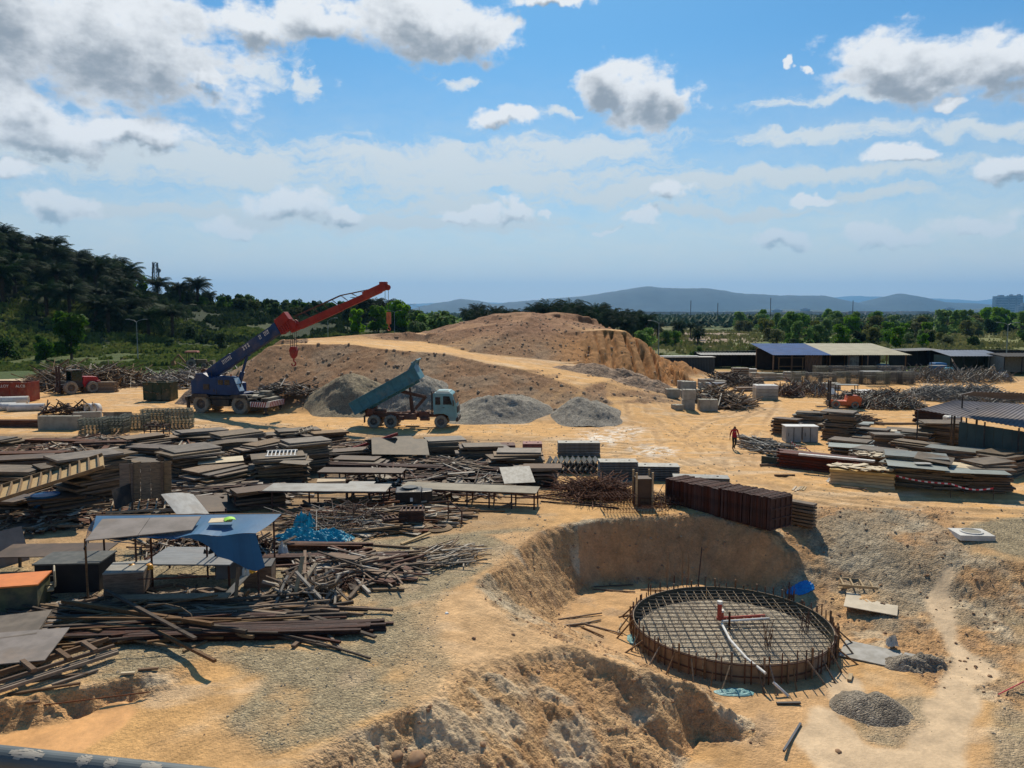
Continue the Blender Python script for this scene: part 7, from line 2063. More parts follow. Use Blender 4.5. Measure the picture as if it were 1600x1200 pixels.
    m = MB(); m.path([ip(1128, 975, .6), ip(1141, 1000, .6), ip(1166, 1028, .6), ip(1196, 1052, .6)], .045, 10); o = m.obj('white_pipe', white); o.location = (cx, cy, z0); tag(o, "long white pipe running across the mat to the front rim", 'pipe')
    o = MB().tube(Vector(pz(1208, 1066, z0 + .35)), Vector(pz(1232, 1088, z0 + .02)), .045, 10).obj('white_pipe', white); tag(o, "short white pipe poking out below the formwork's front", 'pipe')
    m = MB(); a = ip(1139, 997, .05); m.box(a + Vector((0, 0, .5)), (.07, .05, 1.0)); o = m.obj('marker_post', rustd); o.location = (cx, cy, z0); tag(o, "short dark post standing in the middle of the rebar mat", 'post')


tank()
crumple('green_membrane', 995, 1012, .35, .7, .15, material('membrane', (.22, .42, .40), (.15, .32, .32), rough=.5), "pale green membrane peeping out at the formwork's left", 'membrane', 51)
crumple('green_membrane', 1150, 1090, .8, .35, .1, MATS['membrane'], "pale green membrane peeping out below the formwork's front", 'membrane', 52)
for i, (u, v, h, lab) in enumerate(((1042, 915, 1.5, "leftmost of the thin stakes against the pit's back wall"), (1066, 915, 1.6, "second thin stake against the pit's back wall"), (1075, 914, 1.45, "third thin stake against the pit's back wall"), (1090, 918, 1.8, "dark leaning stake, rightmost at the pit's back wall"), (1053, 925, .7, "short stake with a flat head near the formwork"), (1013, 930, .5, "short stick by the pit's back left"), (1232, 948, 1.0, "stake left of the blue tarpaulin"))):
    o = MB().tube((0, 0, -.1), (.1 * (i == 3) * 1.5, 0, h), .025, 6).obj('stake', wood if i < 3 else rustd); o.location = gp(u, v); tag(o, lab, 'stake')
for (u, v, L, rz, mt, lab) in ((945, 918, 2.6, 8, woodb, "dark pole at the back left of the pit floor"), (960, 925, 1.8, -10, woodb, "second dark pole at the back left of the pit floor"), (1035, 925, 1.9, -8, woodb, "plank lying on a sandy ledge behind the formwork"), (888, 978, 1.3, 15, wood, "stick on the near pit floor, left one"), (940, 985, 1.8, -35, woodb, "stick on the near pit floor, crossing another"), (915, 975, 1.4, 25, wood, "pale stick pointing toward the formwork"),
                                  (925, 990, 1.2, -50, woodb, "dark stick under the crossing sticks"), (968, 985, 1.0, 75, woodp, "pale stick beside the left of the formwork"), (985, 962, 1.1, 25, woodb, "reddish stick leaning by the formwork's left rim"), (905, 965, 2.0, 20, woodb, "long dark stick on the pit floor")):
    plank(u, v, L, .05, .04, rz, mt, lab, name='timber_stick')
plank(1232, 1102, .75, .09, .05, 2, darkm, "short dark bar below the formwork's front", name='steel_bar')
plank(1238, 1155, 1.75, .06, .06, 55, material('pipe_blue_grey', (.07, .08, .10), rough=.5), "dark blue grey pipe lying slanted on the sand", name='thin_pipe')
# right-hand ground things
put(slatted(1.5, .9, 4, back=False, me=woodp, mt=woodp), 'wooden_pallet', gp(1338, 916) + Vector((0, 0, .08)), (0, 0, -.25), "small slatted pallet on the brown earth right of the blue tarpaulin", 'pallet')
plank(1322, 920, .8, .1, .05, 10, woodp, "loose slat beside the small pallet on the brown earth")
sheet(1361, 948, None, 1.9, 1.55, -28, plyp, "cream plywood sheet lying flat on the mud right of the formwork", (.04, .02), th=.03)
o = sheet(1398, 1030, None, 3.4, 1.5, -32, material('sheet_cement', (.30, .28, .24), (.42, .40, .36), rough=.8, scale=2), "grey cement-stained sheet under a sand pile right of the formwork", (0, 0), th=.03)
heap('sand_heap', 1395, 1500, 1058, .5, 1.6, g_sand, "damp grey sand heap spilling over the stained sheet", 'sand heap', 27, 3, .05)
crumple('grey_sack', 1398, 1018, .28, .25, .4, wrap, "torn pale cement sack on the sand heap", 'sack', 61, z0=.1)
t = thing('manhole_slab', "square concrete manhole slab with round cover on the gravel", 'manhole slab', gp(1530, 847) + Vector((0, .6, 0)), -.08)
MB().box((0, 0, .12), (1.45, 1.2, .24)).obj('slab', concw, parent=t, bevel=.02)
MB().lathe([(.001, .0), (.38, .0), (.38, -.01)], c=(0, 0, .262), n=30).obj('cover', conc, parent=t)
MB().lathe([(.38, 0), (.46, 0), (.46, .04), (.38, .04), (.38, 0)], c=(0, 0, .245), n=30).obj('ring', concw, parent=t)
o = MB().tube(Vector(pz(1560, 1085, -2.35)), Vector(pz(1610, 1060, -2.2)), .02, 6).obj('tape_strip', taper); tag(o, "strip of fallen red tape on the gravel at the right edge", 'tape')
r = random.Random(3)
ROCKS = []
for k in range(5):
    bm = bmesh.new(); bmesh.ops.create_icosphere(bm, subdivisions=2, radius=1)
    for v_ in bm.verts: v_.co *= r.uniform(.72, 1.15); v_.co.z *= .7
    me = bpy.data.meshes.new('rock'); bm.to_mesh(me); bm.free(); ROCKS.append(me)


def rock_field(name, pts, mat, label):
    V, Fc = [], []
    for (p, s) in pts:
        me = ROCKS[r.randrange(5)]; a = r.uniform(0, 6.28); ca, sa = math.cos(a), math.sin(a); k = len(V); sx, sy = s * r.uniform(.7, 1.3), s * r.uniform(.7, 1.3)
        for q in me.vertices: x, y = q.co.x * sx, q.co.y * sy; V.append((p[0] + x * ca - y * sa, p[1] + x * sa + y * ca, p[2] + q.co.z * s + s * .15))
        for f in me.polygons: Fc.append(tuple(k + i for i in f.vertices))
    me = bpy.data.meshes.new(name); me.from_pydata(V, [], Fc); me.materials.append(mat); me.update(); o = bpy.data.objects.new(name, me); COL.objects.link(o); tag(o, label, 'stones', kind='stuff')


def scatter(n, x0, x1, y0, y1, s0, s1, test=None, seed=1):
    rr = np.random.RandomState(seed); x = rr.uniform(x0, x1, n); y = rr.uniform(y0, y1, n)
    if test is not None: ok = test(x, y, rr); x, y = x[ok], y[ok]
    z = Hfull(x, y); s = s0 + (s1 - s0) * rr.rand(len(x)) ** 4
    return [((a, b, c), d) for a, b, c, d in zip(x, y, z, s)]


stm = material('stone_pale', (.42, .35, .25), (.30, .24, .17), rough=.9, scale=.6); stb = material('stone_brown', (.36, .22, .12), (.25, .15, .09), rough=.9, scale=.6)
rock_field('gravel_stones', scatter(12000, -19, 3, 15, 34, .010, .035, lambda x, y, q: samp(M_gravel, x, y) > q.rand(len(x)), 5), stm, "loose pale stones over the left gravel")
rock_field('gravel_stones', scatter(2500, 10, 30, 15, 38, .015, .06, lambda x, y, q: samp(M_gravel, x, y) > q.rand(len(x)), 6), stm, "loose pale stones over the gravel patches at the right")
rock_field('earth_clods', scatter(7000, -8, 30, 13, 38, .010, .075, lambda x, y, q: samp(M_soilrough, x, y) > q.rand(len(x)) * .9, 7), stb, "brown clods scattered over banks and rough earth")
rock_field('mound_stones', scatter(3500, -34, 26, 68, 112, .05, .22, lambda x, y, q: (samp(TIN, x, y) > .3) & (samp(SLOPE, x, y) > .2), 8), material('stone_mound', (.44, .31, .20), (.33, .22, .14), rough=.9, scale=.4), "stones and clods over the slopes of the big mound")
rock_field('yard_stones', scatter(5000, -30, 30, 33, 66, .015, .07, None, 9), stm, "small stones scattered across the sandy yard")
for (u, v, s, lab) in ((788, 980, .0, ""), (650, 1183, .3, "big half-buried brown boulder at the bottom of the near bank"), (698, 960, .09, "small white lump alone near the bank's top edge"), (1310, 1176, .12, "dark stone on the sand near the bottom edge"), (620, 1170, .2, "smaller brown boulder left of the big half-buried one")):
    if s: o = place(ROCKS[2], 'boulder', gp(u, v), (0, 0, 1), (s, s * .8, s * .7)); o.data = o.data.copy(); o.data.polygons.foreach_set('use_smooth', [True] * len(o.data.polygons)); o.data.materials.append(white if 'white' in lab else stb); tag(o, lab, 'boulder')


# ------------------------------------------------------------------ tarpaulin shelter, desks, chair
def shelter():
    c = gp(285, 950); t = thing('tarpaulin_shelter', "open work shelter roofed with grey board and drooping blue tarpaulin", 'shelter', (c.x, c.y, gz(c.x, c.y)))
    def Q(u, v, z): p = Vector(pz(u, v, z)); return p - Vector((c.x, c.y, gz(c.x, c.y)))
    H = 2.25
    FL, FR = Q(140, 842, H), Q(400, 832, H + .1); BLk, BR = Q(150, 806, H + .2), Q(440, 803, H + .25)
    tp = material('tarp_blue', (.025, .125, .25), (.02, .10, .205), rough=.55, scale=1.0, bump=.25, bscale=2.5, spec=.3)
    m = MB(); n, k = 26, 12
    def S(i, j):
        s, q = i / n, j / k; p = FL.lerp(FR, s).lerp(BLk.lerp(BR, s), q)
        p.z += -.10 * math.sin(math.pi * s * 3) ** 2 * (1 - q) * .6 + .03 * math.sin(s * 23) * (1 - q) - .05 * math.sin(math.pi * q)
        if q == 0: pass
        return p
    for i in range(n):
        for j in range(k): m.quad(S(i, j), S(i + 1, j), S(i + 1, j + 1), S(i, j + 1))
    for i in range(n):      # the drooping front flap at the right
        s0, s1 = i / n, (i + 1) / n
        f = lambda s: max(0, 1 - abs((s - .95) / .36)) * 1.15 + .05
        a, b = S(i, 0), S(i + 1, 0)
        for q in range(5):
            o = lambda p, s, w: p + Vector((.12 * math.sin(s * 20) * w + .25 * w * (s > .8), -.25 * w * f(s) + .06 * math.sin(s * 31), -f(s) * w))
            m.quad(o(a, s0, q / 5), o(b, s1, q / 5), o(b, s1, (q + 1) / 5), o(a, s0, (q + 1) / 5))
    a, b = S(0, 0), S(0, k)
    for q in range(4): m.quad(a + Vector((-.3 * q / 4, 0, -.45 * q / 4)), b + Vector((-.3 * q / 4, 0, -.45 * q / 4)), b + Vector((-.3 * (q + 1) / 4, 0, -.45 * (q + 1) / 4)), a + Vector((-.3 * (q + 1) / 4, .2, -.45 * (q + 1) / 4)))
    m.obj('tarpaulin', tp, parent=t, norm=False, smooth=True)
    rp = material('roof_board', (.24, .205, .18), (.17, .145, .125), rough=.7, scale=1.5, dirt=.3)
    pts = [Q(133, 846, H + .08), Q(300, 829, H + .12), Q(314, 808, H + .32), Q(160, 812, H + .3)]
    for (a, b) in ((0, .48), (.485, 1)):
        p0, p1, p2, p3 = pts[0].lerp(pts[1], a), pts[0].lerp(pts[1], b), pts[3].lerp(pts[2], b), pts[3].lerp(pts[2], a)
        up = Vector((0, 0, .03)); mm = MB(); mm.quad(p0 + up, p1 + up, p2 + up, p3 + up); mm.quad(p0, p3, p2, p1); mm.quad(p0, p1, p1 + up, p0 + up); mm.quad(p1, p2, p2 + up, p1 + up); mm.quad(p2, p3, p3 + up, p2 + up); mm.quad(p3, p0, p0 + up, p3 + up)
        mm.obj('roof_board', rp, parent=t, norm=False)
    for (u, v) in ((138, 944), (215, 922), (239, 920), (325, 905), (338, 903), (356, 893), (405, 938), (430, 898), (165, 900)):
        p = gp(u, v) - Vector((c.x, c.y, gz(c.x, c.y))); tz = H - .05 if v > 910 else H + .12
        MB().tube((p.x, p.y, -.05), (p.x, p.y, tz), .035, 7).obj('post', rustd if u > 140 else woodb, parent=t)
    m = MB()
    for (u0, v0, u1, v1, z) in ((215, 905, 325, 900, .75), (215, 905, 325, 900, 1.7), (239, 905, 338, 900, 1.2)):
        m.tube(Q(u0, v0, z), Q(u1, v1, z), .02, 5)
    m.tube(Q(278, 900, 1.5), Q(305, 896, 1.05), .018, 5); m.tube(Q(305, 900, 1.5), Q(278, 896, 1.05), .018, 5)
    m.obj('rail', rustd, parent=t)
    for (z, u0, v0, u1, v1) in ((H + .02, 140, 842, 400, 832), (H + .14, 150, 806, 440, 803)): MB().bar(Q(u0, v0, z - .07), Q(u1, v1, z - .07), .06, .06).obj('roof_beam', woodb, parent=t)
    return t


shelter()
sheet(346, 813, 2.52, .75, .5, 10, plyp, "small cream board lying on top of the blue tarpaulin", (.03, .0))
sheet(359, 812, 2.56, .35, .3, 30, material('lime', (.35, .75, .05), (.3, .65, .05), rough=.5), "lime green scrap lying on the blue tarpaulin", (.05, 0), name='lime_sheet', bend=.05)


def table(name, u, v, L, D, h, rz, top, leg, label, side=None):
    p = gp(u, v); t = thing(name, label, 'table', (p.x, p.y + D / 2, gz(p.x, p.y + D / 2)), math.radians(rz))
    MB().box((0, 0, h), (L, D, .05)).obj('tabletop', top, parent=t)
    for x in (-L / 2 + .06, L / 2 - .06):
        for y in (-D / 2 + .06, D / 2 - .06): MB().box((x, y, h / 2 - .02), (.06, .06, h)).obj('leg', leg, parent=t)
    if side: MB().box((0, -D / 2 + .01, h - .38), (L - .02, .03, .72)).box((L / 2 - .02, 0, h - .38), (.03, D - .06, .72)).obj('side_board', side, parent=t)
    return t


pw = material('white_board_top', (.22, .225, .225), (.16, .165, .165), rough=.5, scale=1.2, stretch=(1, 4, 1), dirt=.15)
table('work_table', 292, 918, 3.1, 2.0, .8, -1, pw, rustd, "big table with pale planked top inside the shelter")
table('box_table', 188, 940, 1.25, 1.2, .95, 12, MATS['bench_grey'], woodb, "boarded plywood counter at the front left of the shelter", woodb)
table('side_table', 400, 920, .95, .9, .75, 8, darkm, woodb, "dark small table with bottles at the shelter's right end", woodb)
t = thing('low_bench', "long low plank bench with braced legs in the shelter's front", 'bench', gp(258, 955) + Vector((0, .1, 0)), math.radians(3))
MB().box((.2, 0, .42), (3.6, .45, .06)).obj('seat', wood, parent=t)
for x in (-1.2, 1.5): MB().box((x, -.12, .2), (.1, .06, .45)).obj('leg', wood, parent=t); MB().box((x, .14, .2), (.1, .06, .45)).obj('leg', wood, parent=t); MB().bar((x, 0, .08), (x + (.5 if x < 0 else -.5), 0, .38), .05, .05).obj('brace', wood, parent=t)
yel = material('helmet_yellow', (.75, .33, .01), (.65, .3, .01), rough=.35, spec=.5)
def helmet(p, label):
    m = MB(); m.lathe([(.16, 0), (.15, .0), (.135, .02), (.13, .07), (.1, .13), (.05, .16), (.001, .165)], n=20); m.box((0, -.15, .012), (.18, .1, .015)); m.box((0, 0, .155), (.03, .2, .02)); o = m.obj('safety_helmet', yel, smooth=False); o.location = p; tag(o, label, 'helmet')
hp = gp(205, 918); helmet(Vector(pz(206, 888, .85)), "yellow safety helmet hanging at the counter, left one"); helmet(Vector(pz(233, 888, .85)), "yellow safety helmet hanging at the post, right of the other"); helmet(Vector(pz(394, 893, .80)), "yellow safety helmet on the small dark table beside bottles")
for i, (u, lab) in enumerate(((381, "left clear water bottle on the small dark table"), (387, "right clear water bottle on the small dark table"))):
    t = thing('water_bottle', lab, 'bottle', Vector(pz(u, 899, .8))); MB().lathe([(.001, 0), (.05, 0), (.05, .2), (.02, .26), (.02, .28)], n=14).obj('bottle_body', glass, parent=t); MB().tube((0, 0, .28), (0, 0, .31), .024, 10).obj('cap', bluep, parent=t)
crumple('black_bag', 324, 902, .4, .35, .5, blk, "black rubbish bag hanging at the table's front right", 'bag', 71, z0=.55)
crumple('black_bag', 346, 885, .3, .3, .4, blk, "second black bag behind the shelter's middle posts", 'bag', 72, z0=.6)
sheet(365, 880, .55, 1.2, 1.1, 15, MATS['roof_board'], "pale grey board leaning at the back right of the shelter", (1.0, 0))
sheet(372, 912, .45, 1.5, .3, 62, MATS['bench_grey'], "narrow grey board leaning against the small dark table", (0, -.5))
for (u, v, L, rz, ti, lab) in ((371, 948, 1.25, 85, 1.3, "pale post standing before the small dark table"), (384, 945, .8, -50, .7, "strut leaning by the pale post"), (395, 953, 1.3, 35, .2, "timber sloping up before the small dark table"), (330, 948, .6, 10, 0, "offcut beneath the shelter's front right"), (180, 950, 2.2, 42, .05, "dark timber lying under the boarded counter")):
    plank(u, v, L, .1, .06, rz, wood, lab, ti)
# left edge
t = thing('orange_counter', "green sided counter with a bright orange top at the left edge", 'counter', gp(20, 962) + Vector((-.3, .6, 0)), math.radians(14))
MB().box((0, 0, .45), (1.7, 1.2, .9)).obj('counter_side', material('counter_green', (.14, .14, .07), (.06, .07, .05), rough=.7, scale=2, dirt=.3), parent=t)
MB().box((0, 0, .93), (1.8, 1.35, .05)).obj('counter_top', material('counter_orange', (.72, .22, .05), (.6, .18, .045), rough=.6, scale=2), parent=t)
t = thing('dark_box', "big dark box with grey lid beside the plastic chair", 'box', gp(98, 928) + Vector((.1, .7, 0)), math.radians(4))
MB().box((0, 0, .5), (2.1, 1.3, 1.0)).obj('box_body', dark, parent=t); MB().box((0, 0, 1.02), (2.2, 1.4, .05)).obj('lid', material('lid_black', (.06, .065, .06), (.10, .10, .09), rough=.7, scale=4), parent=t)
def chair():
    t = thing('office_chair', "worn cream office chair tilted beside the orange topped counter", 'chair', gp(75, 938), math.radians(-60)); cr = material('chair_cream', (.50, .44, .30), (.36, .31, .22), rough=.7, scale=4, dirt=.3)
    MB().prism([(-.24, -.24), (.24, -.24), (.26, .2), (-.26, .2)], .42, .5, 'XY').obj('seat', cr, parent=t, bevel=.03)
    MB().prism([(-.22, .2, ), (.22, .2), (.2, .26), (-.2, .26)], .52, 1.15, 'XY').obj('backrest', cr, parent=t, bevel=.03)
    MB().tube((0, 0, .1), (0, 0, .42), .03, 8).obj('gas_column', darkm, parent=t)
    for k in range(5): a = k * math.tau / 5; MB().bar((0, 0, .12), (math.cos(a) * .3, math.sin(a) * .3, .05), .04, .04).obj('leg', darkm, parent=t)
    for s in (-1, 1): MB().path([(s * .27, -.15, .45), (s * .29, -.15, .68), (s * .29, .18, .68)], .02, 6).obj('armrest', darkm, parent=t)
    t.rotation_euler = (.0, .25, math.radians(-60))
chair()
sheet(88, 860, .75, 3.9, 1.4, 3, plyb, "long brown speckled sheet forming a table top left of the shelter", (.05, 0), th=.03)
for x in (32, 90, 150): plank(x, 890, .7, .08, .08, 0, darkm, f"dark trestle under the brown speckled sheet, {'left' if x < 40 else 'middle' if x < 100 else 'right'} one", math.pi / 2 * .98)
sheet(6, 858, .6, 1.6, 1.4, 62, MATS['roof_board'], "pale grey board standing at the far left edge", (1.25, 0), th=.03)
sheet(18, 1012, .42, 2.3, 1.9, 12, MATS['roof_board'], "weathered grey sheet lying at the left edge before the channels", (.06, .0), th=.03)
stack(12, 1032, 2.2, 1.8, 4, .09, 12, MATS['roof_board'], wood, "under the weathered grey sheet at the left edge", jit=.05)
# ladder formwork and long strips, lower left
t = thing('ladder_form', "ladder-like timber form with long strips slanting at the lower left", 'ladder form', gp(52, 1060) + Vector((0, 0, .12)), math.radians(50))
for y in (-.55, -.42, -.3, .3, .42, .55): MB().box((R2.uniform(-.15, .15), y, .05 + .12 * (abs(y) < .35)), (3.9, .07, .09)).obj('strip', wood if abs(y) > .35 else woodb, parent=t)
for x in (-1.0, -.1, .75, 1.4): MB().box((x, 0, .24), (.12, .85, .09)).obj('crosspiece', woodb, parent=t)
for (u, v, L, rz, mt, lab) in ((88, 1062, 1.5, 15, woodb, "reddish plank right of the ladder-like form"), (70, 1082, 1.6, 22, woodb, "lower reddish plank right of the ladder-like form"), (118, 1062, 1.1, 48, wood, "slanting stick crossing the reddish planks"), (110, 1045, .6, 5, woodb, "small plank above the reddish planks"), (200, 1057, .35, 8, plyp, "small pale block on the dark gravel"), (232, 1050, .5, 10, woodb, "small dark offcut right of the pale block"), (52, 1110, .3, 10, woodb, "tiny dark offcut at the ditch's edge"), (305, 1012, .8, 60, wood, "stick reaching out from the channels' front"), (80, 1098, 4.5, 16, rust, "long thin rod along the ditch's upper edge")):
    plank(u, v, L, .08 if 'rod' not in lab else .025, .05 if 'rod' not in lab else .025, rz, mt, lab)
m = MB(); p = gp(205, 980); m.path([(0, 0, .25), (.5, .1, .62), (1.0, .1, .66), (1.6, -.1, .62), (2.0, -.35, .5), (2.15, -.6, .25), (2.15, -.8, -.02)], .018, 6); o = m.obj('bent_hose', wood); o.location = p; tag(o, "thin bent hose arching over the long rusty channels", 'hose')
tangle('litter', 60, 140, 960, 1.0, .12, 60, [pale_scrap, white, wood], "pale litter on the gravel beside the orange topped counter", 'litter', (.1, .5), (.03, .08), .2, 81, .6)

# ------------------------------------------------------------------ near pipe rail of the viewpoint's platform
t = thing('pipe_rail', "thick paint-spattered grey pipe rail crossing the bottom left corner", 'pipe rail', (0, 0, 0))
def near(u, v, d): q = ray(u, v); q = q / q.y * d; return Vector((q.x, q.y, CAM_Z + q.z))
pa, pb = near(-260, 1158, 1.75), near(420, 1232, 1.62)
pgm = material('rail_paint', (.12, .14, .14), (.09, .105, .105), rough=.45, scale=5, spec=.5)
MB().tube(pa, pb, .030, 28).obj('rail_tube', pgm, parent=t)
m = MB(); rr = random.Random(4)
X = (pb - pa).normalized(); U = Vector((0, 0, 1)) - X * X.z; U.normalize(); V_ = X.cross(U)
for (s, l) in ((.30, .06), (.47, .085), (.60, .035), (.66, .03), (.38, .03), (.75, .05)):
    c0 = pa.lerp(pb, s); m = MB()
    for i in range(10):
        for j in range(6):
            x0, x1 = (i / 10 - .5) * l, ((i + 1) / 10 - .5) * l; w = math.sqrt(max(0, 1 - ((i + .5) / 5 - 1) ** 2)) * rr.uniform(.6, 1.1)
            a0, a1 = (.35 + w * (j / 6 - .5) * 1.1), (.35 + w * ((j + 1) / 6 - .5) * 1.1)
            f = lambda x, a: c0 + X * x + (U * math.cos(a) - V_ * math.sin(a) * (1 if V_.y > 0 else -1)) * .0304
            m.quad(f(x0, a0), f(x1, a0), f(x1, a1), f(x0, a1))
    m.obj('paint_spatter', material('spatter', (.42, .38, .31), (.34, .30, .25), rough=.8, scale=30), parent=t, norm=False)
for s in (.02, .98):
    q = pa.lerp(pb, s); MB().tube((q.x, q.y, q.z), (q.x, q.y, q.z - 1.1), .024, 12).obj('stanchion', pgm, parent=t)
MB().box((-1.0, 1.0, pa.z - 1.15), (2.6, 1.7, .1)).obj('platform_deck', scaf, parent=t)


# ------------------------------------------------------------------ mast, street lamps
def mast():
    x, y = at(248, 330); H = 9.5 + (490 - 411) / F * 330; zb = 8
    t = thing('telecom_tower', "lattice telecom mast with panel antennas on the ridge left of centre", 'telecom mast', (x, y, zb)); h = H - zb; m = MB()
    for sx, sy in ((-1, -1), (1, -1), (1, 1), (-1, 1)): m.tube((sx * 1.2, sy * 1.2, 0), (sx * .8, sy * .8, h), .12, 5)
    for k in range(16):
        z0, z1 = h * k / 16, h * (k + 1) / 16; w0, w1 = 1.2 - .4 * k / 16, 1.2 - .4 * (k + 1) / 16
        m.tube((-w0, -w0, z0), (w1, -w1, z1), .07, 4); m.tube((w0, -w0, z0), (-w1, -w1, z1), .07, 4); m.tube((-w1, -w1, z1), (w1, -w1, z1), .07, 4); m.tube((w0, -w0, z0), (w1, w1, z1), .07, 4)
    m.obj('lattice', darkm, parent=t)
    r = random.Random(2)
    for k in range(14):
        z = h * (.62 + .4 * (k // 3) / 5); a = (k % 3) * 2.1 + k; MB().box((math.cos(a) * 1.6, math.sin(a) * 1.6, z), (.5, .4, 2.2), rz=a).obj('antenna', material('antenna_grey', (.30, .31, .31), rough=.6), parent=t)
    for z in (.7, .85): MB().lathe([(.001, 0), (.9, 0), (1.0, .3), (.001, .35)], c=(1.8, -1.2, h * z), axis='Y', n=14).obj('dish', MATS['antenna_grey'], parent=t)
mast()
lampm = material('lamp_post_grey', (.30, .32, .31), (.24, .25, .25), rough=.5, scale=1, metal=.3)


def lamp(u, vb, vt, d, arms, label):
    x, y = at(u, d); zb = far_h(np.array([x]), np.array([y]))[0]; r = ray(u, vt); top = CAM_Z + r.z / r.y * d
    t = thing('street_lamp', label, 'street lamp', (x, y, float(zb))); h = top - float(zb)
    MB().tube((0, 0, 0), (0, 0, h * .95), .11, 8, .06).obj('pole', lampm, parent=t)
    for s in arms:
        MB().path([(0, 0, h * .93), (s * .5, 0, h * .975), (s * 1.5, 0, h)], .05, 6).obj('arm', lampm, parent=t)
        MB().box((s * 1.85, 0, h + .02), (.8, .28, .12)).obj('lamp_head', lampm, parent=t, bevel=.03)


lamp(215, 558, 499, 160, (-1, 1), "double-armed street lamp standing in the field before the palm hill")
lamp(513, 530, 497, 175, (1,), "single-armed street lamp behind the mound under the boom")
lamp(617, 508, 485, 230, (-1, 1), "double-armed street lamp left of the trees by the heap")
lamp(640, 505, 475, 250, (-1, 1), "tall double-armed street lamp at the end of the ridge, left of two")
lamp(656, 505, 478, 262, (-1, 1), "tall double-armed street lamp at the end of the ridge, right of two")
lamp(1029, 548, 501, 155, (-1,), "street lamp at the right shoulder of the earth heap")
lamp(1290, 520, 501, 250, (-1,), "street lamp among the trees behind the cream roof")
lamp(1573, 552, 504, 150, (-1, 1), "double-armed street lamp beyond the far right workshops")
lamp(950, 500, 478, 300, (1,), "street lamp hidden among the palms behind the heap")
for (u, h_) in ((1078, 20), (1202, 22), (1330, 20), (1120, 18)):
    x, y = at(u, 620); o = MB().tube((0, 0, 0), (0, 0, h_), .25, 6).obj('utility_pole', darkm); o.location = (x, y, 0); tag(o, "thin distant utility pole rising above the far trees", 'pole', 'distant utility poles')


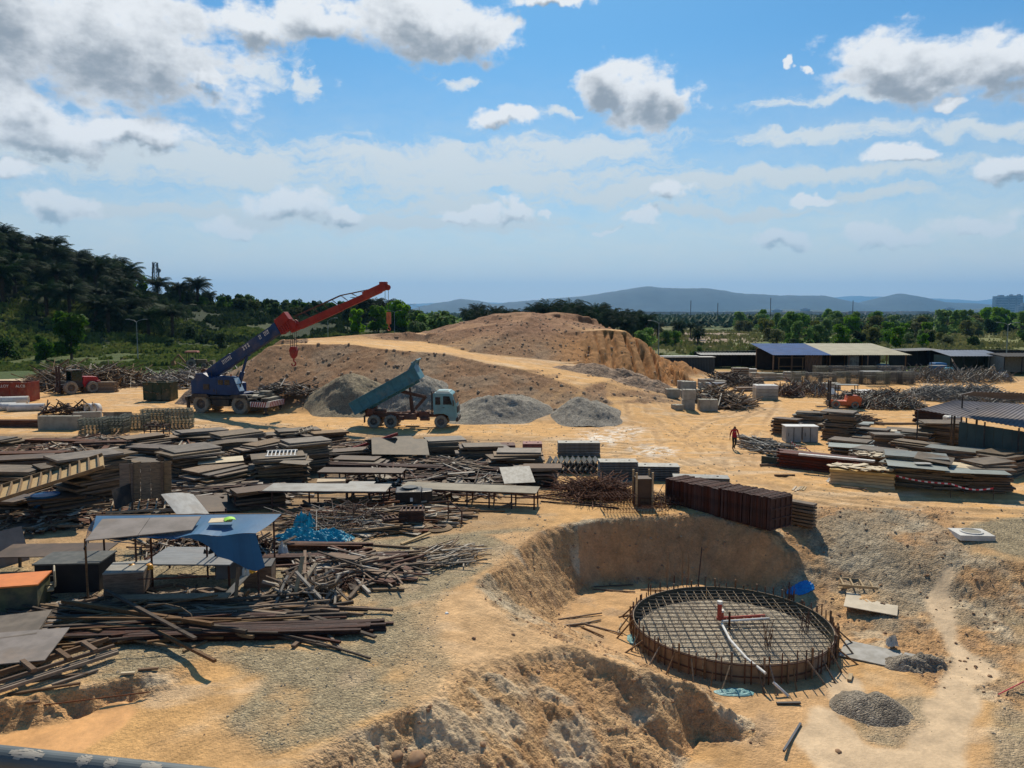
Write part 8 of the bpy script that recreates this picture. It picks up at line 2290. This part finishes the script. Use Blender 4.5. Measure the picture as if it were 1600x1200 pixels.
# ------------------------------------------------------------------ people
def person(u, v, h, rz, label, shirt, trousers, skin, hair, pose):
    p = gp(u, v); s = h / 1.72
    J = dict(pel=(0, 0, .93), chest=(0, .01, 1.22), neck=(0, .0, 1.44), hd=(0, -.02, 1.56), top=(0, -.01, 1.67),
             lsh=(-.19, 0, 1.40), rsh=(.19, 0, 1.40), lel=(-.27, .06, 1.13), rel=(.27, -.02, 1.13), lwr=(-.33, -.02, .89), rwr=(.29, -.14, .92),
             lhip=(-.10, 0, .88), rhip=(.10, 0, .88), lkn=(-.10, -.07, .49), rkn=(.11, .02, .50), lan=(-.10, .0, .09), ran=(.10, .22, .17), lto=(-.11, -.17, .03), rto=(.11, .10, .06))
    J.update(pose)
    E = [('pel', 'chest'), ('chest', 'neck'), ('neck', 'hd'), ('hd', 'top'), ('neck', 'lsh'), ('neck', 'rsh'), ('lsh', 'lel'), ('lel', 'lwr'), ('rsh', 'rel'), ('rel', 'rwr'), ('pel', 'lhip'), ('pel', 'rhip'), ('lhip', 'lkn'), ('lkn', 'lan'), ('lan', 'lto'), ('rhip', 'rkn'), ('rkn', 'ran'), ('ran', 'rto')]
    Rr = dict(pel=(.15, .11), chest=(.17, .12), neck=(.06, .06), hd=(.085, .10), top=(.06, .07), lsh=(.075, .07), rsh=(.075, .07), lel=(.048, .048), rel=(.048, .048), lwr=(.032, .03), rwr=(.032, .03), lhip=(.10, .10), rhip=(.10, .10), lkn=(.065, .065), rkn=(.065, .065), lan=(.045, .05), ran=(.045, .05), lto=(.04, .03), rto=(.04, .03))
    for sd, sg in (('l', -1), ('r', 1)):
        w = Vector(J[sd + 'wr']); J[sd + 'pm'] = tuple(w + Vector((sg * .01, -.02, -.08))); Rr[sd + 'pm'] = (.035, .02); E.append((sd + 'wr', sd + 'pm'))
        for k in range(4):
            nm = f'{sd}f{k}'; J[nm] = tuple(w + Vector((sg * .012, -.05 + k * .022, -.15 - .008 * (k in (1, 2))))); Rr[nm] = (.009, .009); E.append((sd + 'pm', nm)); nm2 = nm + 'b'; J[nm2] = tuple(Vector(J[nm]) + Vector((-sg * .02, 0, -.03))); Rr[nm2] = (.008, .008); E.append((nm, nm2))
        J[sd + 'th'] = tuple(w + Vector((-sg * .005, -.07, -.09))); Rr[sd + 'th'] = (.011, .011); E.append((sd + 'pm', sd + 'th'))
    names = list(J); me = bpy.data.meshes.new('person'); me.from_pydata([tuple(Vector(J[k]) * s) for k in names], [(names.index(a), names.index(b)) for a, b in E], [])
    o = bpy.data.objects.new('person', me); COL.objects.link(o); sk = o.modifiers.new('skin', 'SKIN'); sk.use_smooth_shade = True
    for i, k in enumerate(names): me.skin_vertices[0].data[i].radius = tuple(q * s for q in Rr[k]); me.skin_vertices[0].data[i].use_root = (k == 'pel')
    sb = o.modifiers.new('sub', 'SUBSURF'); sb.levels = 2; sb.render_levels = 2
    dg = bpy.context.evaluated_depsgraph_get(); me2 = bpy.data.meshes.new_from_object(o.evaluated_get(dg)); bpy.data.objects.remove(o)
    me2.materials.clear(); [me2.materials.append(mm) for mm in (skin, shirt, trousers, hair, darkm)]
    for f in me2.polygons:
        c = f.center / s; q = 0
        arm = abs(c.x) > .2
        if c.z > 1.615 or (c.z > 1.52 and c.y > .03): q = 3
        elif c.z > 1.455: q = 0
        elif arm and .55 < c.z < 1.38: q = 1 if c.z > (1.0 if arm else .9) else 0
        elif c.z > .90: q = 1
        elif c.z > .10 + (.08 if c.x > 0 else 0): q = 2
        else: q = 4
        f.material_index = q; f.use_smooth = True
    o = bpy.data.objects.new('person', me2); COL.objects.link(o); o.location = p; o.rotation_euler = (0, 0, math.radians(rz)); tag(o, label, 'person')
    m = MB(); 
    for x in (-.033, .033): m.box((x * s, -.115 * s, 1.585 * s), (.022, .012, .01))
    m.box((0, -.125 * s, 1.555 * s), (.02, .03, .04)); m.box((0, -.11 * s, 1.515 * s), (.045, .012, .01)); m.obj('face', hair, parent=o)
    return o


skinm = material('skin', (.22, .11, .065), rough=.6); hairm = material('hair_black', (.01, .009, .008), rough=.6)
pp = person(1147, 704, 1.74, 8, "person in a red long-sleeved top and dark trousers walking across the yard", material('shirt_red', (.36, .012, .022), (.28, .01, .02), rough=.8, scale=6), material('trousers_dark', (.03, .034, .032), rough=.85), skinm, hairm, {})
MB().box((.02, -.128, 1.30), (.2, .02, .035)).obj('shirt_print', material('print_pale', (.5, .3, .3), rough=.8), parent=pp)
person(1503, 592, 1.72, 150, "distant person in dark work clothes beside the far workshop", material('shirt_dark', (.05, .055, .06), rough=.8), MATS['trousers_dark'], skinm, material('cap_pale', (.4, .4, .38), rough=.7), {})
